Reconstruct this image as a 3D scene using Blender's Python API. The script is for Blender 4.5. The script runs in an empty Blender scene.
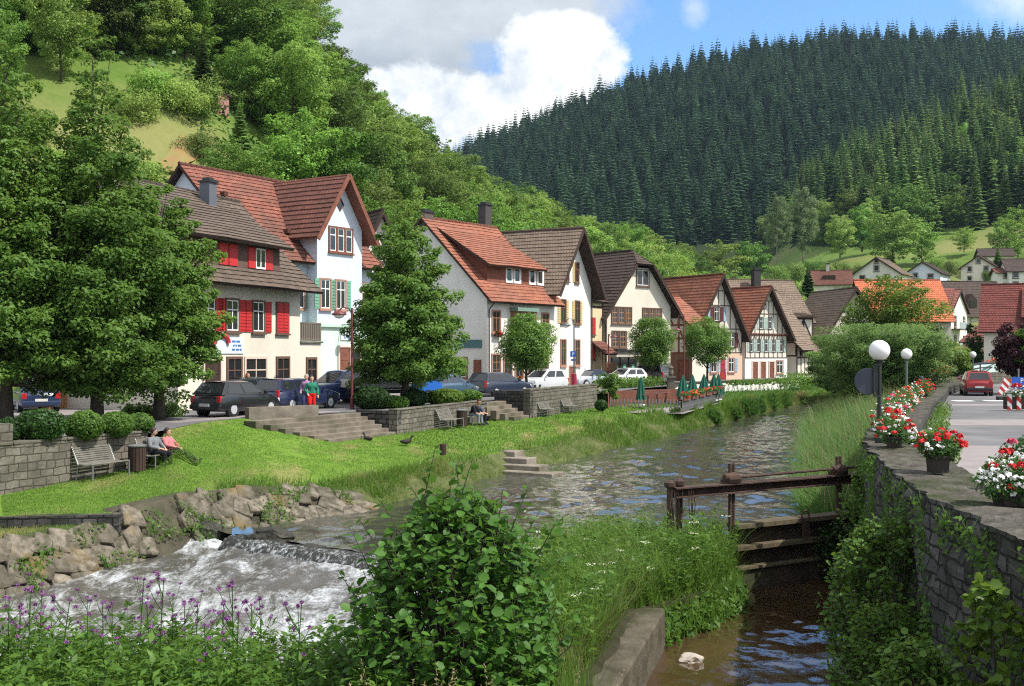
import bpy, bmesh, math, random
import numpy as np
from mathutils import Vector, Matrix, noise as mnoise
SC = bpy.context.scene
COL = SC.collection
F, CZ, HY = 1100.0, 2.6, 354.0
PI = math.pi
rad = math.radians
# survey helpers: a point on level z seen at a pixel, a point at distance Y
def G(px, py, z=0.0):
    Y = F*(CZ-z)/(py-HY)
    return Vector(((px-512)*Y/F, Y, z))
def P(px, py, Y):
    return Vector(((px-512)*Y/F, Y, CZ-(py-HY)*Y/F))
def XY(px, Y, z=0.0):
    return Vector(((px-512)*Y/F, Y, z))

# ---------------------------------------------------------------- materials
MATS = {}
def new_mat(name):
    m = bpy.data.materials.new(name); m.use_nodes = True
    nt = m.node_tree; nt.nodes.clear()
    return m, nt
class NT:
    def __init__(s, nt): s.nt = nt
    def n(s, t, **kw):
        nd = s.nt.nodes.new(t)
        for k, v in kw.items():
            if k == 'ins':
                for kk, vv in v.items():
                    nd.inputs[kk].default_value = vv
            else: setattr(nd, k, v)
        return nd
    def l(s, a, b): s.nt.links.new(a, b)
    def math(s, op, a, b=None, c=None, clamp=False):
        nd = s.nt.nodes.new('ShaderNodeMath'); nd.operation = op; nd.use_clamp = clamp
        for i, v in enumerate((a, b, c)):
            if v is None: continue
            if isinstance(v, (int, float)): nd.inputs[i].default_value = v
            else: s.l(v, nd.inputs[i])
        return nd.outputs[0]
    def mix(s, fac, a, b, blend='MIX'):
        nd = s.nt.nodes.new('ShaderNodeMix'); nd.data_type = 'RGBA'; nd.blend_type = blend
        for i, v in ((0, fac), (6, a), (7, b)):
            if isinstance(v, (int, float)): nd.inputs[i].default_value = v
            elif isinstance(v, (tuple, list)): nd.inputs[i].default_value = (*v[:3], 1)
            else: s.l(v, nd.inputs[i])
        return nd.outputs[2]
    def ramp(s, fac, stops, interp='LINEAR'):
        nd = s.nt.nodes.new('ShaderNodeValToRGB'); cr = nd.color_ramp; cr.interpolation = interp
        while len(cr.elements) < len(stops): cr.elements.new(0.5)
        for e, (p, c) in zip(cr.elements, stops):
            e.position = p
            e.color = (c, c, c, 1) if isinstance(c, (int, float)) else (*c[:3], 1)
        s.l(fac, nd.inputs[0]); return nd.outputs[0]
    def noise(s, vec, scale, detail=4, rough=0.55, dist=0.0):
        nd = s.n('ShaderNodeTexNoise'); nd.inputs['Scale'].default_value = scale
        nd.inputs['Detail'].default_value = detail; nd.inputs['Roughness'].default_value = rough
        nd.inputs['Distortion'].default_value = dist
        if vec is not None: s.l(vec, nd.inputs['Vector'])
        return nd.outputs['Fac']
    def coord(s, kind='Object'):
        if kind == 'World': return s.n('ShaderNodeNewGeometry').outputs['Position']
        return s.n('ShaderNodeTexCoord').outputs[kind]
    def scale(s, vec, sc):
        nd = s.n('ShaderNodeMapping'); nd.inputs['Scale'].default_value = sc
        s.l(vec, nd.inputs['Vector']); return nd.outputs[0]
    def out(s, col, rough=0.7, spec=0.3, bump=None, bstr=0.5, bdist=0.02, metal=0.0, coat=0.0):
        b = s.n('ShaderNodeBsdfPrincipled'); o = s.n('ShaderNodeOutputMaterial')
        if isinstance(col, (tuple, list)): b.inputs['Base Color'].default_value = (*col[:3], 1)
        else: s.l(col, b.inputs['Base Color'])
        if isinstance(rough, (int, float)): b.inputs['Roughness'].default_value = rough
        else: s.l(rough, b.inputs['Roughness'])
        b.inputs['Specular IOR Level'].default_value = spec
        b.inputs['Metallic'].default_value = metal; b.inputs['Coat Weight'].default_value = coat
        if bump is not None:
            bp = s.n('ShaderNodeBump'); bp.inputs['Strength'].default_value = bstr; bp.inputs['Distance'].default_value = bdist
            s.l(bump, bp.inputs['Height']); s.l(bp.outputs[0], b.inputs['Normal'])
        s.l(b.outputs[0], o.inputs[0]); return b
def pmat(name, c1, c2=None, scale=3.0, rough=0.7, spec=0.3, bump=0.3, bscale=None, coord='World', detail=6, metal=0.0, coat=0.0, c3=None, stretch=None, bdist=0.02):
    if name in MATS: return MATS[name]
    m, nt = new_mat(name); t = NT(nt)
    v = t.coord(coord)
    if stretch: v = t.scale(v, stretch)
    f = t.noise(v, scale, detail)
    c2 = c2 or tuple(min(1, x*1.25) for x in c1)
    col = t.mix(t.ramp(f, [(0.32, 0.0), (0.68, 1.0)]), c1, c2)
    if c3:
        f3 = t.noise(v, scale*0.23, 5); col = t.mix(t.ramp(f3, [(0.5, 0.0), (0.66, 1.0)]), col, c3)
    hb = t.noise(v, bscale or scale*6, 5) if bump else None
    t.out(col, rough, spec, hb, bump, bdist, metal, coat)
    MATS[name] = m; return m
def flat(name, c, rough=0.5, spec=0.4, metal=0.0, coat=0.0):
    if name in MATS: return MATS[name]
    m, nt = new_mat(name); t = NT(nt)
    v = t.coord('Object'); f = t.noise(v, 9.0, 3)
    col = t.mix(f, tuple(x*0.9 for x in c), tuple(min(1, x*1.1) for x in c))
    t.out(col, rough, spec, None, metal=metal, coat=coat); MATS[name] = m; return m

def leaf_mat(name, dark, light, transl=0.35, rand=0.35, hue2=None, rough=0.5, dry=None):
    if name in MATS: return MATS[name]
    m, nt = new_mat(name); t = NT(nt)
    at = t.n('ShaderNodeAttribute'); at.attribute_name = 'tint'
    oi = t.n('ShaderNodeObjectInfo')
    col = t.mix(at.outputs['Fac'], dark, light)
    if hue2:
        col = t.mix(t.math('MULTIPLY', oi.outputs['Random'], 1.0), col, t.mix(at.outputs['Fac'], tuple(x*0.7 for x in hue2), hue2))
    if dry:
        wv = t.coord('World'); nd = t.noise(t.scale(wv, (1, 0.35, 1)), 0.55, 7, 0.62); col = t.mix(t.ramp(nd, [(0.54, 0), (0.67, 0.75)]), col, dry)
    hs = t.n('ShaderNodeHueSaturation'); t.l(col, hs.inputs['Color'])
    rr = t.math('FRACT', t.math('MULTIPLY', oi.outputs['Random'], 7.31))
    t.l(t.math('MULTIPLY_ADD', rr, rand*2, 1.0-rand), hs.inputs['Value'])
    hs.inputs['Saturation'].default_value = 1.0
    b = t.n('ShaderNodeBsdfPrincipled'); t.l(hs.outputs[0], b.inputs['Base Color'])
    b.inputs['Roughness'].default_value = rough; b.inputs['Specular IOR Level'].default_value = 0.25
    tr = t.n('ShaderNodeBsdfTranslucent')
    hs2 = t.n('ShaderNodeHueSaturation'); t.l(hs.outputs[0], hs2.inputs['Color']); hs2.inputs['Hue'].default_value = 0.48; hs2.inputs['Value'].default_value = 1.5
    t.l(hs2.outputs[0], tr.inputs['Color'])
    mx = t.n('ShaderNodeMixShader'); mx.inputs[0].default_value = transl
    t.l(b.outputs[0], mx.inputs[1]); t.l(tr.outputs[0], mx.inputs[2])
    o = t.n('ShaderNodeOutputMaterial'); t.l(mx.outputs[0], o.inputs[0])
    MATS[name] = m; return m

# ---------------------------------------------------------------- mesh builder
class MB:
    def __init__(s): s.v = []; s.f = []; s.m = []; s.uv = []
    def face(s, pts, mi=0, uv=None):
        i = len(s.v); s.v += [tuple(p) for p in pts]; s.f.append(tuple(range(i, i+len(pts)))); s.m.append(mi); s.uv.append(uv)
    def box(s, c, size, rz=0.0, mi=0, mat=None):
        hx, hy, hz = size[0]/2, size[1]/2, size[2]/2
        M = mat if mat is not None else Matrix.Rotation(rz, 3, 'Z'); c = Vector(c); i = len(s.v)
        for x in (-1, 1):
            for y in (-1, 1):
                for z in (-1, 1): s.v.append(tuple(c + M @ Vector((x*hx, y*hy, z*hz))))
        for q in ((0,1,3,2), (4,6,7,5), (0,4,5,1), (2,3,7,6), (0,2,6,4), (1,5,7,3)):
            s.f.append(tuple(i+k for k in q)); s.m.append(mi); s.uv.append(None)
    def bar(s, p0, p1, w, h, mi=0, up=(0, 0, 1)):
        p0, p1 = Vector(p0), Vector(p1); d = p1-p0; L = d.length
        if L < 1e-6: return
        x = d/L; u = Vector(up)
        if abs(x.dot(u)) > 0.99: u = Vector((1, 0, 0))
        y = u.cross(x).normalized(); z = x.cross(y)
        M = Matrix((x, y, z)).transposed()
        s.box((p0+p1)/2, (L, w, h), mi=mi, mat=M)
    def tube(s, pts, rs, n=8, mi=0, cap=True):
        pts = [Vector(p) for p in pts]
        if isinstance(rs, (int, float)): rs = [rs]*len(pts)
        base = len(s.v); prev = None
        for k, p in enumerate(pts):
            d = (pts[min(k+1, len(pts)-1)]-pts[max(k-1, 0)]).normalized()
            a = Vector((0, 0, 1)) if abs(d.z) < 0.9 else Vector((1, 0, 0))
            if prev is None: x = a.cross(d).normalized()
            else: x = (prev - d*prev.dot(d)).normalized()
            y = d.cross(x); prev = x
            for j in range(n):
                t = 2*PI*j/n; s.v.append(tuple(p + (x*math.cos(t)+y*math.sin(t))*rs[k]))
        for k in range(len(pts)-1):
            for j in range(n):
                a = base+k*n+j; b = base+k*n+(j+1) % n
                s.f.append((a, b, b+n, a+n)); s.m.append(mi); s.uv.append(None)
        if cap:
            s.f.append(tuple(base+j for j in reversed(range(n)))); s.m.append(mi); s.uv.append(None)
            s.f.append(tuple(base+(len(pts)-1)*n+j for j in range(n))); s.m.append(mi); s.uv.append(None)
    def lathe(s, c, prof, n=16, mi=0, axis='Z', cap=True):
        c = Vector(c); base = len(s.v)
        for r, h in prof:
            for j in range(n):
                t = 2*PI*j/n
                o = Vector((r*math.cos(t), r*math.sin(t), h))
                if axis == 'Y': o = Vector((o.x, h, o.y))
                if axis == 'X': o = Vector((h, o.x, o.y))
                s.v.append(tuple(c+o))
        for k in range(len(prof)-1):
            for j in range(n):
                a = base+k*n+j; b = base+k*n+(j+1) % n
                s.f.append((a, b, b+n, a+n)); s.m.append(mi); s.uv.append(None)
        if cap:
            s.f.append(tuple(base+j for j in reversed(range(n)))); s.m.append(mi); s.uv.append(None)
            s.f.append(tuple(base+(len(prof)-1)*n+j for j in range(n))); s.m.append(mi); s.uv.append(None)
    def prism(s, poly, vec, mi=0):
        vec = Vector(vec); a = [Vector(p) for p in poly]; b = [p+vec for p in a]
        s.face(list(reversed(a)), mi); s.face(b, mi)
        for i in range(len(a)):
            j = (i+1) % len(a); s.face([a[i], a[j], b[j], b[i]], mi)
    def grid(s, rows, mi=0, uvs=None):
        base = len(s.v); nr, nc = len(rows), len(rows[0])
        for r in rows: s.v += [tuple(p) for p in r]
        for i in range(nr-1):
            for j in range(nc-1):
                a = base+i*nc+j; s.f.append((a, a+1, a+nc+1, a+nc)); s.m.append(mi)
                s.uv.append([uvs[i][j], uvs[i][j+1], uvs[i+1][j+1], uvs[i+1][j]] if uvs else None)
    def build(s, name, mats, parent=None, smooth=False, loc=None, rz=0.0, weld=False, bevel=0.0):
        me = bpy.data.meshes.new(name); me.from_pydata(s.v, [], s.f)
        mats = mats if isinstance(mats, (list, tuple)) else [mats]
        for m in mats: me.materials.append(m)
        if len(mats) > 1: me.polygons.foreach_set('material_index', s.m)
        if any(u is not None for u in s.uv):
            ul = me.uv_layers.new(name='UVMap'); dat = []
            for f, u in zip(s.f, s.uv):
                for k in range(len(f)): dat += list(u[k]) if u else [0.0, 0.0]
            ul.data.foreach_set('uv', dat)
        bm = bmesh.new(); bm.from_mesh(me)
        if weld: bmesh.ops.remove_doubles(bm, verts=bm.verts, dist=1e-4)
        bmesh.ops.recalc_face_normals(bm, faces=bm.faces)
        bm.to_mesh(me); bm.free()
        if smooth: me.polygons.foreach_set('use_smooth', [True]*len(me.polygons))
        me.update()
        o = bpy.data.objects.new(name, me); COL.objects.link(o)
        if parent is not None: o.parent = parent
        if loc is not None: o.location = loc
        if rz: o.rotation_euler = (0, 0, rz)
        if bevel:
            b = o.modifiers.new('Bevel', 'BEVEL'); b.width = bevel; b.segments = 2; b.limit_method = 'ANGLE'
        return o

def np_mesh(name, verts, quads, mats, midx=None, tint=None, parent=None, smooth=False, link=True, loc=None):
    me = bpy.data.meshes.new(name)
    verts = np.asarray(verts, np.float32); quads = np.asarray(quads, np.int32); k = quads.shape[1]
    me.vertices.add(len(verts)); me.vertices.foreach_set('co', verts.ravel())
    me.loops.add(quads.size); me.loops.foreach_set('vertex_index', quads.ravel())
    me.polygons.add(len(quads)); me.polygons.foreach_set('loop_start', np.arange(0, quads.size, k, dtype=np.int32))
    try: me.polygons.foreach_set('loop_total', np.full(len(quads), k, np.int32))
    except Exception: pass
    for m in (mats if isinstance(mats, (list, tuple)) else [mats]): me.materials.append(m)
    if midx is not None: me.polygons.foreach_set('material_index', np.asarray(midx, np.int32))
    if smooth: me.polygons.foreach_set('use_smooth', np.ones(len(quads), bool))
    if tint is not None:
        a = me.attributes.new('tint', 'FLOAT', 'FACE'); a.data.foreach_set('value', np.asarray(tint, np.float32))
    me.update(calc_edges=True); me.validate()
    if not link: return me
    o = bpy.data.objects.new(name, me); COL.objects.link(o)
    if parent is not None: o.parent = parent
    if loc is not None: o.location = loc
    return o

def thing(name, label, cat, loc=(0, 0, 0), rz=0.0, group=None):
    o = bpy.data.objects.new(name, None); COL.objects.link(o); o.empty_display_size = 0.2
    o.location = loc; o.rotation_euler = (0, 0, rz); return tag(o, label, cat, group)
def tag(o, label, cat, group=None):
    o['label'] = label; o['category'] = cat
    if group: o['group'] = group
    return o
def struct(o): o['kind'] = 'structure'; return o
def stuff(o): o['kind'] = 'stuff'; return o
def dup(root, loc=None, rz=None, scale=None, label=None, group=None):
    r = root.copy(); COL.objects.link(r)
    if loc is not None: r.location = loc
    if rz is not None: r.rotation_euler = (0, 0, rz)
    if scale is not None: r.scale = scale if isinstance(scale, (tuple, list)) else (scale,)*3
    if label: r['label'] = label
    if group: r['group'] = group
    for ch in list(root.children):
        c = ch.copy(); COL.objects.link(c); c.parent = r
        for g in list(ch.children):
            d = g.copy(); COL.objects.link(d); d.parent = c
    return r
def part(name, me, parent):
    o = bpy.data.objects.new(name, me); COL.objects.link(o); o.parent = parent; return o
def lerp(a, b, t): return a+(b-a)*t
def interp(x, xs, ys): return float(np.interp(x, xs, ys))
def wcyl(mb, c, r, w, n=18, mi=0):
    mb.lathe(c, [(r, -w/2), (r, w/2)], n, mi, 'Y')
def txt_mesh(cu, loc, parent, name='lettering', rz=0.0):
    o = bpy.data.objects.new(name, cu); COL.objects.link(o); bpy.context.view_layer.update(); dg = bpy.context.evaluated_depsgraph_get(); me = bpy.data.meshes.new_from_object(o.evaluated_get(dg)); bpy.data.objects.remove(o); me.transform(Matrix.Rotation(PI/2, 4, 'X')); p = part(name, me, parent); p.location = loc; p.rotation_euler = (0, 0, rz); return p
# ---------------------------------------------------------------- camera, sky, sun
SC.render.engine = 'CYCLES'
SC.cycles.use_denoising = False; SC.cycles.use_adaptive_sampling = False; SC.cycles.filter_width = 1.15
SC.cycles.max_bounces = 6; SC.cycles.diffuse_bounces = 3; SC.cycles.glossy_bounces = 3
SC.cycles.transmission_bounces = 4; SC.cycles.transparent_max_bounces = 6; SC.cycles.volume_bounces = 0
SC.cycles.sample_clamp_indirect = 3.0; SC.cycles.sample_clamp_direct = 2.2
SC.view_settings.view_transform = 'Standard'; SC.view_settings.look = 'None'
SC.view_settings.exposure = 0.48; SC.view_settings.gamma = 1.0
cam_d = bpy.data.cameras.new('camera'); cam = bpy.data.objects.new('camera', cam_d); COL.objects.link(cam)
cam_d.sensor_width = 36; cam_d.lens = 36*F/1024; cam_d.shift_y = 11/1024
cam.location = (0, 0, CZ); cam.rotation_euler = (PI/2, 0, 0); cam_d.clip_start = 0.1; cam_d.clip_end = 8000
SC.camera = cam
SUN_EL = rad(53)
sun_dir = Vector((0.95*math.cos(SUN_EL), -0.312*math.cos(SUN_EL), math.sin(SUN_EL)))   # direction towards the sun
sd = bpy.data.lights.new('sun', 'SUN'); sd.energy = 4.5; sd.angle = rad(0.6); sd.color = (1.0, 0.955, 0.88)
so = bpy.data.objects.new('sun', sd); COL.objects.link(so); so.rotation_euler = (-sun_dir).to_track_quat('-Z', 'Y').to_euler(); so.location = (60, -20, 90)
w = bpy.data.worlds.new('World'); SC.world = w; w.use_nodes = True
def build_world():
    nt = w.node_tree; nt.nodes.clear(); t = NT(nt)
    sky = t.n('ShaderNodeTexSky'); sky.sky_type = 'NISHITA'; sky.sun_disc = False
    sky.sun_elevation = SUN_EL; sky.sun_rotation = math.atan2(sun_dir.x, sun_dir.y)
    sky.air_density = 1.1; sky.dust_density = 0.6; sky.ozone_density = 1.6
    d = t.coord('Generated')
    # clouds live on a sphere of directions; azimuth/elevation tangents
    sep = t.n('ShaderNodeSeparateXYZ'); t.l(d, sep.inputs[0])
    yy = t.math('MAXIMUM', sep.outputs[1], 0.05)
    u = t.math('DIVIDE', sep.outputs[0], yy); v = t.math('DIVIDE', sep.outputs[2], yy)
    n1 = t.noise(t.scale(d, (1, 1, 1.6)), 9.0, 9, 0.6); n2 = t.noise(d, 26.0, 8, 0.62); n3 = t.noise(t.scale(d, (1, 1, 2.2)), 4.2, 7, 0.55)
    def blob(u0, v0, ru, rv):
        a = t.math('DIVIDE', t.math('SUBTRACT', u, u0), ru); b = t.math('DIVIDE', t.math('SUBTRACT', v, v0), rv)
        return t.math('SUBTRACT', 1.0, t.math('SQRT', t.math('ADD', t.math('MULTIPLY', a, a), t.math('MULTIPLY', b, b))))
    def cloud(shape, amp1, amp2, soft):
        q = t.math('ADD', shape, t.math('ADD', t.math('MULTIPLY', t.math('SUBTRACT', n1, 0.5), amp1), t.math('MULTIPLY', t.math('SUBTRACT', n2, 0.5), amp2)))
        return t.math('DIVIDE', q, soft, clamp=True)
    big = t.math('MAXIMUM', blob(-0.10, 0.335, 0.235, 0.085), blob(-0.16, 0.25, 0.20, 0.12))
    m_big = cloud(big, 0.9, 0.35, 0.35)
    cum = t.math('MAXIMUM', t.math('MAXIMUM', blob(0.042, 0.262, 0.066, 0.048), blob(0.0, 0.225, 0.075, 0.04)), blob(-0.09, 0.225, 0.08, 0.045))
    m_cum = cloud(cum, 0.75, 0.6, 0.16)
    wisp = t.math('MAXIMUM', blob(0.165, 0.314, 0.016, 0.022), blob(0.47, 0.325, 0.06, 0.03))
    m_w = t.math('MULTIPLY', cloud(wisp, 1.2, 0.8, 0.8), 0.5)
    far = t.math('MULTIPLY', t.ramp(n3, [(0.48, 0.0), (0.62, 1.0)]), t.ramp(t.math('ABSOLUTE', t.math('SUBTRACT', u, 0.3)), [(0.45, 0.0), (0.8, 0.85)]))   # broken cloud added beyond the view, brightened as fill light
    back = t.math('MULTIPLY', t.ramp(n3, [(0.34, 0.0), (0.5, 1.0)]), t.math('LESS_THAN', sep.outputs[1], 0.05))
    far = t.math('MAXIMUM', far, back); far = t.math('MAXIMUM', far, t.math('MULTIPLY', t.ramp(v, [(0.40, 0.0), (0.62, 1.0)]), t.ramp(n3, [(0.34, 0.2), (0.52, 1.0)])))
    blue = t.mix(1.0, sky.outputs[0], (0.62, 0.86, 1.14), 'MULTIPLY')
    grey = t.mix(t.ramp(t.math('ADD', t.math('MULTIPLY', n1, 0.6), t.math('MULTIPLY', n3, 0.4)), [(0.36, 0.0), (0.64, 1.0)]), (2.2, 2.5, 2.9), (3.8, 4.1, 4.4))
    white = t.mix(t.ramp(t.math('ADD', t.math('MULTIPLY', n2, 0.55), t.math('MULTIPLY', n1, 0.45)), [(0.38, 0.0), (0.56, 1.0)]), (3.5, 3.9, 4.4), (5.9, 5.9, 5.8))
    col = t.mix(far, blue, t.mix(0.65, grey, (6.6, 6.7, 6.8))); col = t.mix(m_big, col, grey); col = t.mix(m_cum, col, white); col = t.mix(m_w, col, white)  # added surrounding cloud is lifted well above the visible grey for fill
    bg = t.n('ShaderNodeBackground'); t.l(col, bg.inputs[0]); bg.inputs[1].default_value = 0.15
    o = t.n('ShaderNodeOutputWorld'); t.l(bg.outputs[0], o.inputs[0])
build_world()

# ---------------------------------------------------------------- terrain
LPX = [-300, 0, 180, 300, 350, 400, 450, 500, 560, 620, 700, 760, 800]
L_YB = [62, 63, 68, 76, 82, 88, 94, 98, 105, 116, 131, 142, 150]
L_YC = [150, 160, 165, 172, 182, 192, 206, 220, 240, 256, 280, 300, 320]
L_ZC = [72, 70, 64, 52, 41, 36, 31, 27, 26, 23.5, 17.5, 12, 6]
RPX = [740, 760, 800, 850, 900, 960, 1024, 1150, 1400]
R_PROF = {
    740: [(130, 0), (220, 2), (320, 8), (420, 18), (540, 30), (600, 26)],
    760: [(130, 0), (220, 4), (320, 14), (420, 30), (540, 44), (600, 36)],
    800: [(130, 0), (200, 4), (300, 20), (380, 36), (500, 66), (580, 58)],
    850: [(130, 0), (215, 8), (310, 27), (390, 46), (520, 84), (600, 78)],
    900: [(130, 0), (225, 12), (320, 32), (400, 54), (530, 98), (620, 92)],
    960: [(130, 1), (240, 14.5), (330, 37), (400, 58), (530, 110), (640, 108)],
    1024: [(125, 2), (230, 17), (330, 41), (400, 62), (530, 120), (640, 124)],
    1150: [(120, 4), (230, 28), (330, 54), (400, 76), (530, 136), (640, 146)],
    1400: [(110, 8), (230, 40), (330, 70), (400, 96), (530, 160), (640, 176)],
}
FPX = [200, 300, 400, 440, 480, 520, 560, 600, 650, 690, 720, 760, 830, 900, 960, 1024, 1200, 1500]
FPY = [230, 196, 160, 142, 122, 106, 90, 73, 58, 45, 38, 27, 19, 15, 16, 24, 30, 40]
FAR_Y0, FAR_Y1 = 470.0, 930.0
def terrain(x, y):
    if y < 1.0: px = -300.0 if x < 0 else 1400.0
    else: px = 512+F*x/y
    floor = -4.2 if y < 108 else lerp(-4.2, -0.15, min(1, (y-108)/14.0))
    h = floor
    if px < 800:
        yb, yc, zc = interp(px, LPX, L_YB), interp(px, LPX, L_YC), interp(px, LPX, L_ZC)
        if y > yb:
            s = (y-yb)/(yc-yb)
            hl = zc*(s**0.92) if s <= 1 else max(-2, zc-0.12*(y-yc))
            h = max(h, hl)
    if px > 740:
        i = max(0, min(len(RPX)-2, int(np.searchsorted(RPX, px))-1)); a, b = RPX[i], RPX[i+1]
        k = min(1, max(0, (px-a)/(b-a)))
        za = interp(y, [p[0] for p in R_PROF[a]], [p[1] for p in R_PROF[a]]); zb = interp(y, [p[0] for p in R_PROF[b]], [p[1] for p in R_PROF[b]])
        hr = lerp(za, zb, k)
        if y > 132: h = max(h, hr)
    if y > FAR_Y0:
        pxc = max(200, min(1500, px))
        zr = CZ+(HY-interp(pxc, FPX, FPY))/F*FAR_Y1-24
        s = (y-FAR_Y0)/(FAR_Y1-FAR_Y0)
        hf = lerp(10, zr, min(1, s)**0.95)-max(0, s-1)*70
        h = max(h, hf)
    h += (mnoise.noise((x*0.02, y*0.02, 3.1))*2.2+mnoise.noise((x*0.09, y*0.09, 1.0))*0.5)*min(1, max(0, (h-1)/8))
    return h
def make_terrain():
    xs = list(np.concatenate([np.linspace(-640, -240, 30, False), np.linspace(-240, 360, 150, False), np.linspace(360, 900, 50)]))
    ys = list(np.concatenate([np.linspace(-60, 50, 12, False), np.linspace(50, 330, 110, False), np.linspace(330, 1180, 86)]))
    mb = MB(); mb.grid([[(x, y, terrain(x, y)) for x in xs] for y in ys])
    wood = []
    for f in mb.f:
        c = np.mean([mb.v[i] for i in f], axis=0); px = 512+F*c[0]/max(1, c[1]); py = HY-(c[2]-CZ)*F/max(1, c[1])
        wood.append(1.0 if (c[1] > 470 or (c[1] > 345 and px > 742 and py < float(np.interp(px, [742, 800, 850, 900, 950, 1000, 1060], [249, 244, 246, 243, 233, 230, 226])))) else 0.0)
    m, nt = new_mat('hill_grass'); t = NT(nt); v = t.coord('World')
    n1 = t.noise(v, 0.03, 6); n2 = t.noise(v, 0.22, 8, 0.65); n3 = t.noise(v, 1.6, 6, 0.7)
    c = t.mix(t.ramp(n2, [(0.35, 0), (0.65, 1)]), (0.095, 0.165, 0.028), (0.16, 0.215, 0.05))
    c = t.mix(t.ramp(n1, [(0.5, 0), (0.62, 1)]), c, (0.25, 0.235, 0.09))
    c = t.mix(t.math('MULTIPLY', n3, 0.6), c, (0.05, 0.10, 0.015))
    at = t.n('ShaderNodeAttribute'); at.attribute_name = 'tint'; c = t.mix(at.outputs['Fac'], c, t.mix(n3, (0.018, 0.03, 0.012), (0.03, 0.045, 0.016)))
    t.out(c, 0.9, 0.1, n3, 0.6, 0.3)
    o = mb.build('terrain', m, smooth=True); a_ = o.data.attributes.new('tint', 'FLOAT', 'FACE'); a_.data.foreach_set('value', wood); return struct(o)
make_terrain()

# ---------------------------------------------------------------- ground materials
def grass_mat():
    m, nt = new_mat('lawn_grass'); t = NT(nt); v = t.coord('World')
    n1 = t.noise(t.scale(v, (0.35, 0.16, 1)), 1.0, 6, 0.6); n2 = t.noise(v, 1.3, 6, 0.65); n3 = t.noise(v, 14.0, 4, 0.7); n4 = t.noise(t.scale(v, (1, 0.35, 1)), 0.55, 7, 0.62)
    c = t.mix(t.ramp(n2, [(0.35, 0), (0.65, 1)]), (0.115, 0.215, 0.026), (0.17, 0.265, 0.042))
    c = t.mix(t.ramp(n4, [(0.54, 0), (0.67, 0.8)]), c, (0.28, 0.24, 0.10))
    c = t.mix(t.ramp(n1, [(0.6, 0), (0.72, 0.5)]), c, (0.085, 0.19, 0.02))
    c = t.mix(t.ramp(n3, [(0.3, 0.55), (0.6, 0)]), c, (0.05, 0.12, 0.01))
    t.out(c, 0.9, 0.1, n3, 0.9, 0.05); return m
LAWN = grass_mat()
BANK = pmat('bank_soil', (0.06, 0.075, 0.025), (0.11, 0.12, 0.05), 1.5, 0.95, 0.1, 0.8, 5.0, bdist=0.08)
ASPH = pmat('asphalt', (0.105, 0.102, 0.106), (0.15, 0.146, 0.148), 0.8, 0.85, 0.25, 0.35, 60, c3=(0.18, 0.172, 0.17), bdist=0.008)
PAVE = pmat('paving', (0.215, 0.19, 0.185), (0.27, 0.24, 0.232), 1.2, 0.85, 0.2, 0.3, 25, bdist=0.008)
CONC = pmat('weathered_concrete', (0.10, 0.09, 0.072), (0.185, 0.168, 0.138), 1.6, 0.9, 0.15, 0.6, 14, c3=(0.065, 0.07, 0.04), bdist=0.03)
def stone_mat(name, c1, c2, mortar, sx=0.5, sy=0.25, dirty=(0.07, 0.075, 0.05), bstr=0.9):
    # squared rubble courses laid out in metres along the wall (UV), rough faces, dirty joints
    m, nt = new_mat(name); t = NT(nt); uv = t.coord('UV')
    wn = t.n('ShaderNodeTexNoise'); wn.inputs['Scale'].default_value = 2.2; wn.inputs['Detail'].default_value = 3; t.l(uv, wn.inputs['Vector'])
    off = t.n('ShaderNodeVectorMath', operation='MULTIPLY_ADD'); t.l(wn.outputs['Color'], off.inputs[0]); off.inputs[1].default_value = (0.12, 0.12, 0); t.l(uv, off.inputs[2])
    b = t.n('ShaderNodeTexBrick'); t.l(off.outputs[0], b.inputs['Vector']); b.inputs['Scale'].default_value = 1.0
    b.inputs['Brick Width'].default_value = sx; b.inputs['Row Height'].default_value = sy; b.inputs['Mortar Size'].default_value = 0.018; b.inputs['Mortar Smooth'].default_value = 0.4
    b.inputs['Color1'].default_value = (*c1, 1); b.inputs['Color2'].default_value = (*c2, 1); b.inputs['Mortar'].default_value = (*mortar, 1); b.offset = 0.43; b.squash = 0.7; b.squash_frequency = 3
    n = t.noise(t.coord('World'), 1.1, 7, 0.65); n2 = t.noise(t.coord('World'), 11.0, 6, 0.7)
    c = t.mix(t.ramp(n, [(0.42, 0), (0.68, 0.75)]), b.outputs['Color'], dirty)
    c = t.mix(t.ramp(n2, [(0.3, 0.45), (0.6, 0)]), c, tuple(x*0.45 for x in c1))
    hgt = t.math('SUBTRACT', t.math('MULTIPLY', n2, 0.6), b.outputs['Fac'])
    t.out(c, 0.92, 0.15, hgt, bstr, 0.05); return m
STONE_G = stone_mat('grey_ashlar', (0.15, 0.135, 0.11), (0.225, 0.20, 0.165), (0.07, 0.062, 0.05), 0.48, 0.23, (0.075, 0.07, 0.05), 1.0)
STONE_D = stone_mat('dark_quay_stone', (0.06, 0.056, 0.056), (0.14, 0.132, 0.13), (0.024, 0.023, 0.022), 0.36, 0.2, (0.035, 0.038, 0.026), 1.0)
BRICK = stone_mat('red_brick', (0.20, 0.062, 0.04), (0.27, 0.09, 0.06), (0.2, 0.16, 0.13), 0.4, 0.14, (0.12, 0.06, 0.045))

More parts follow.
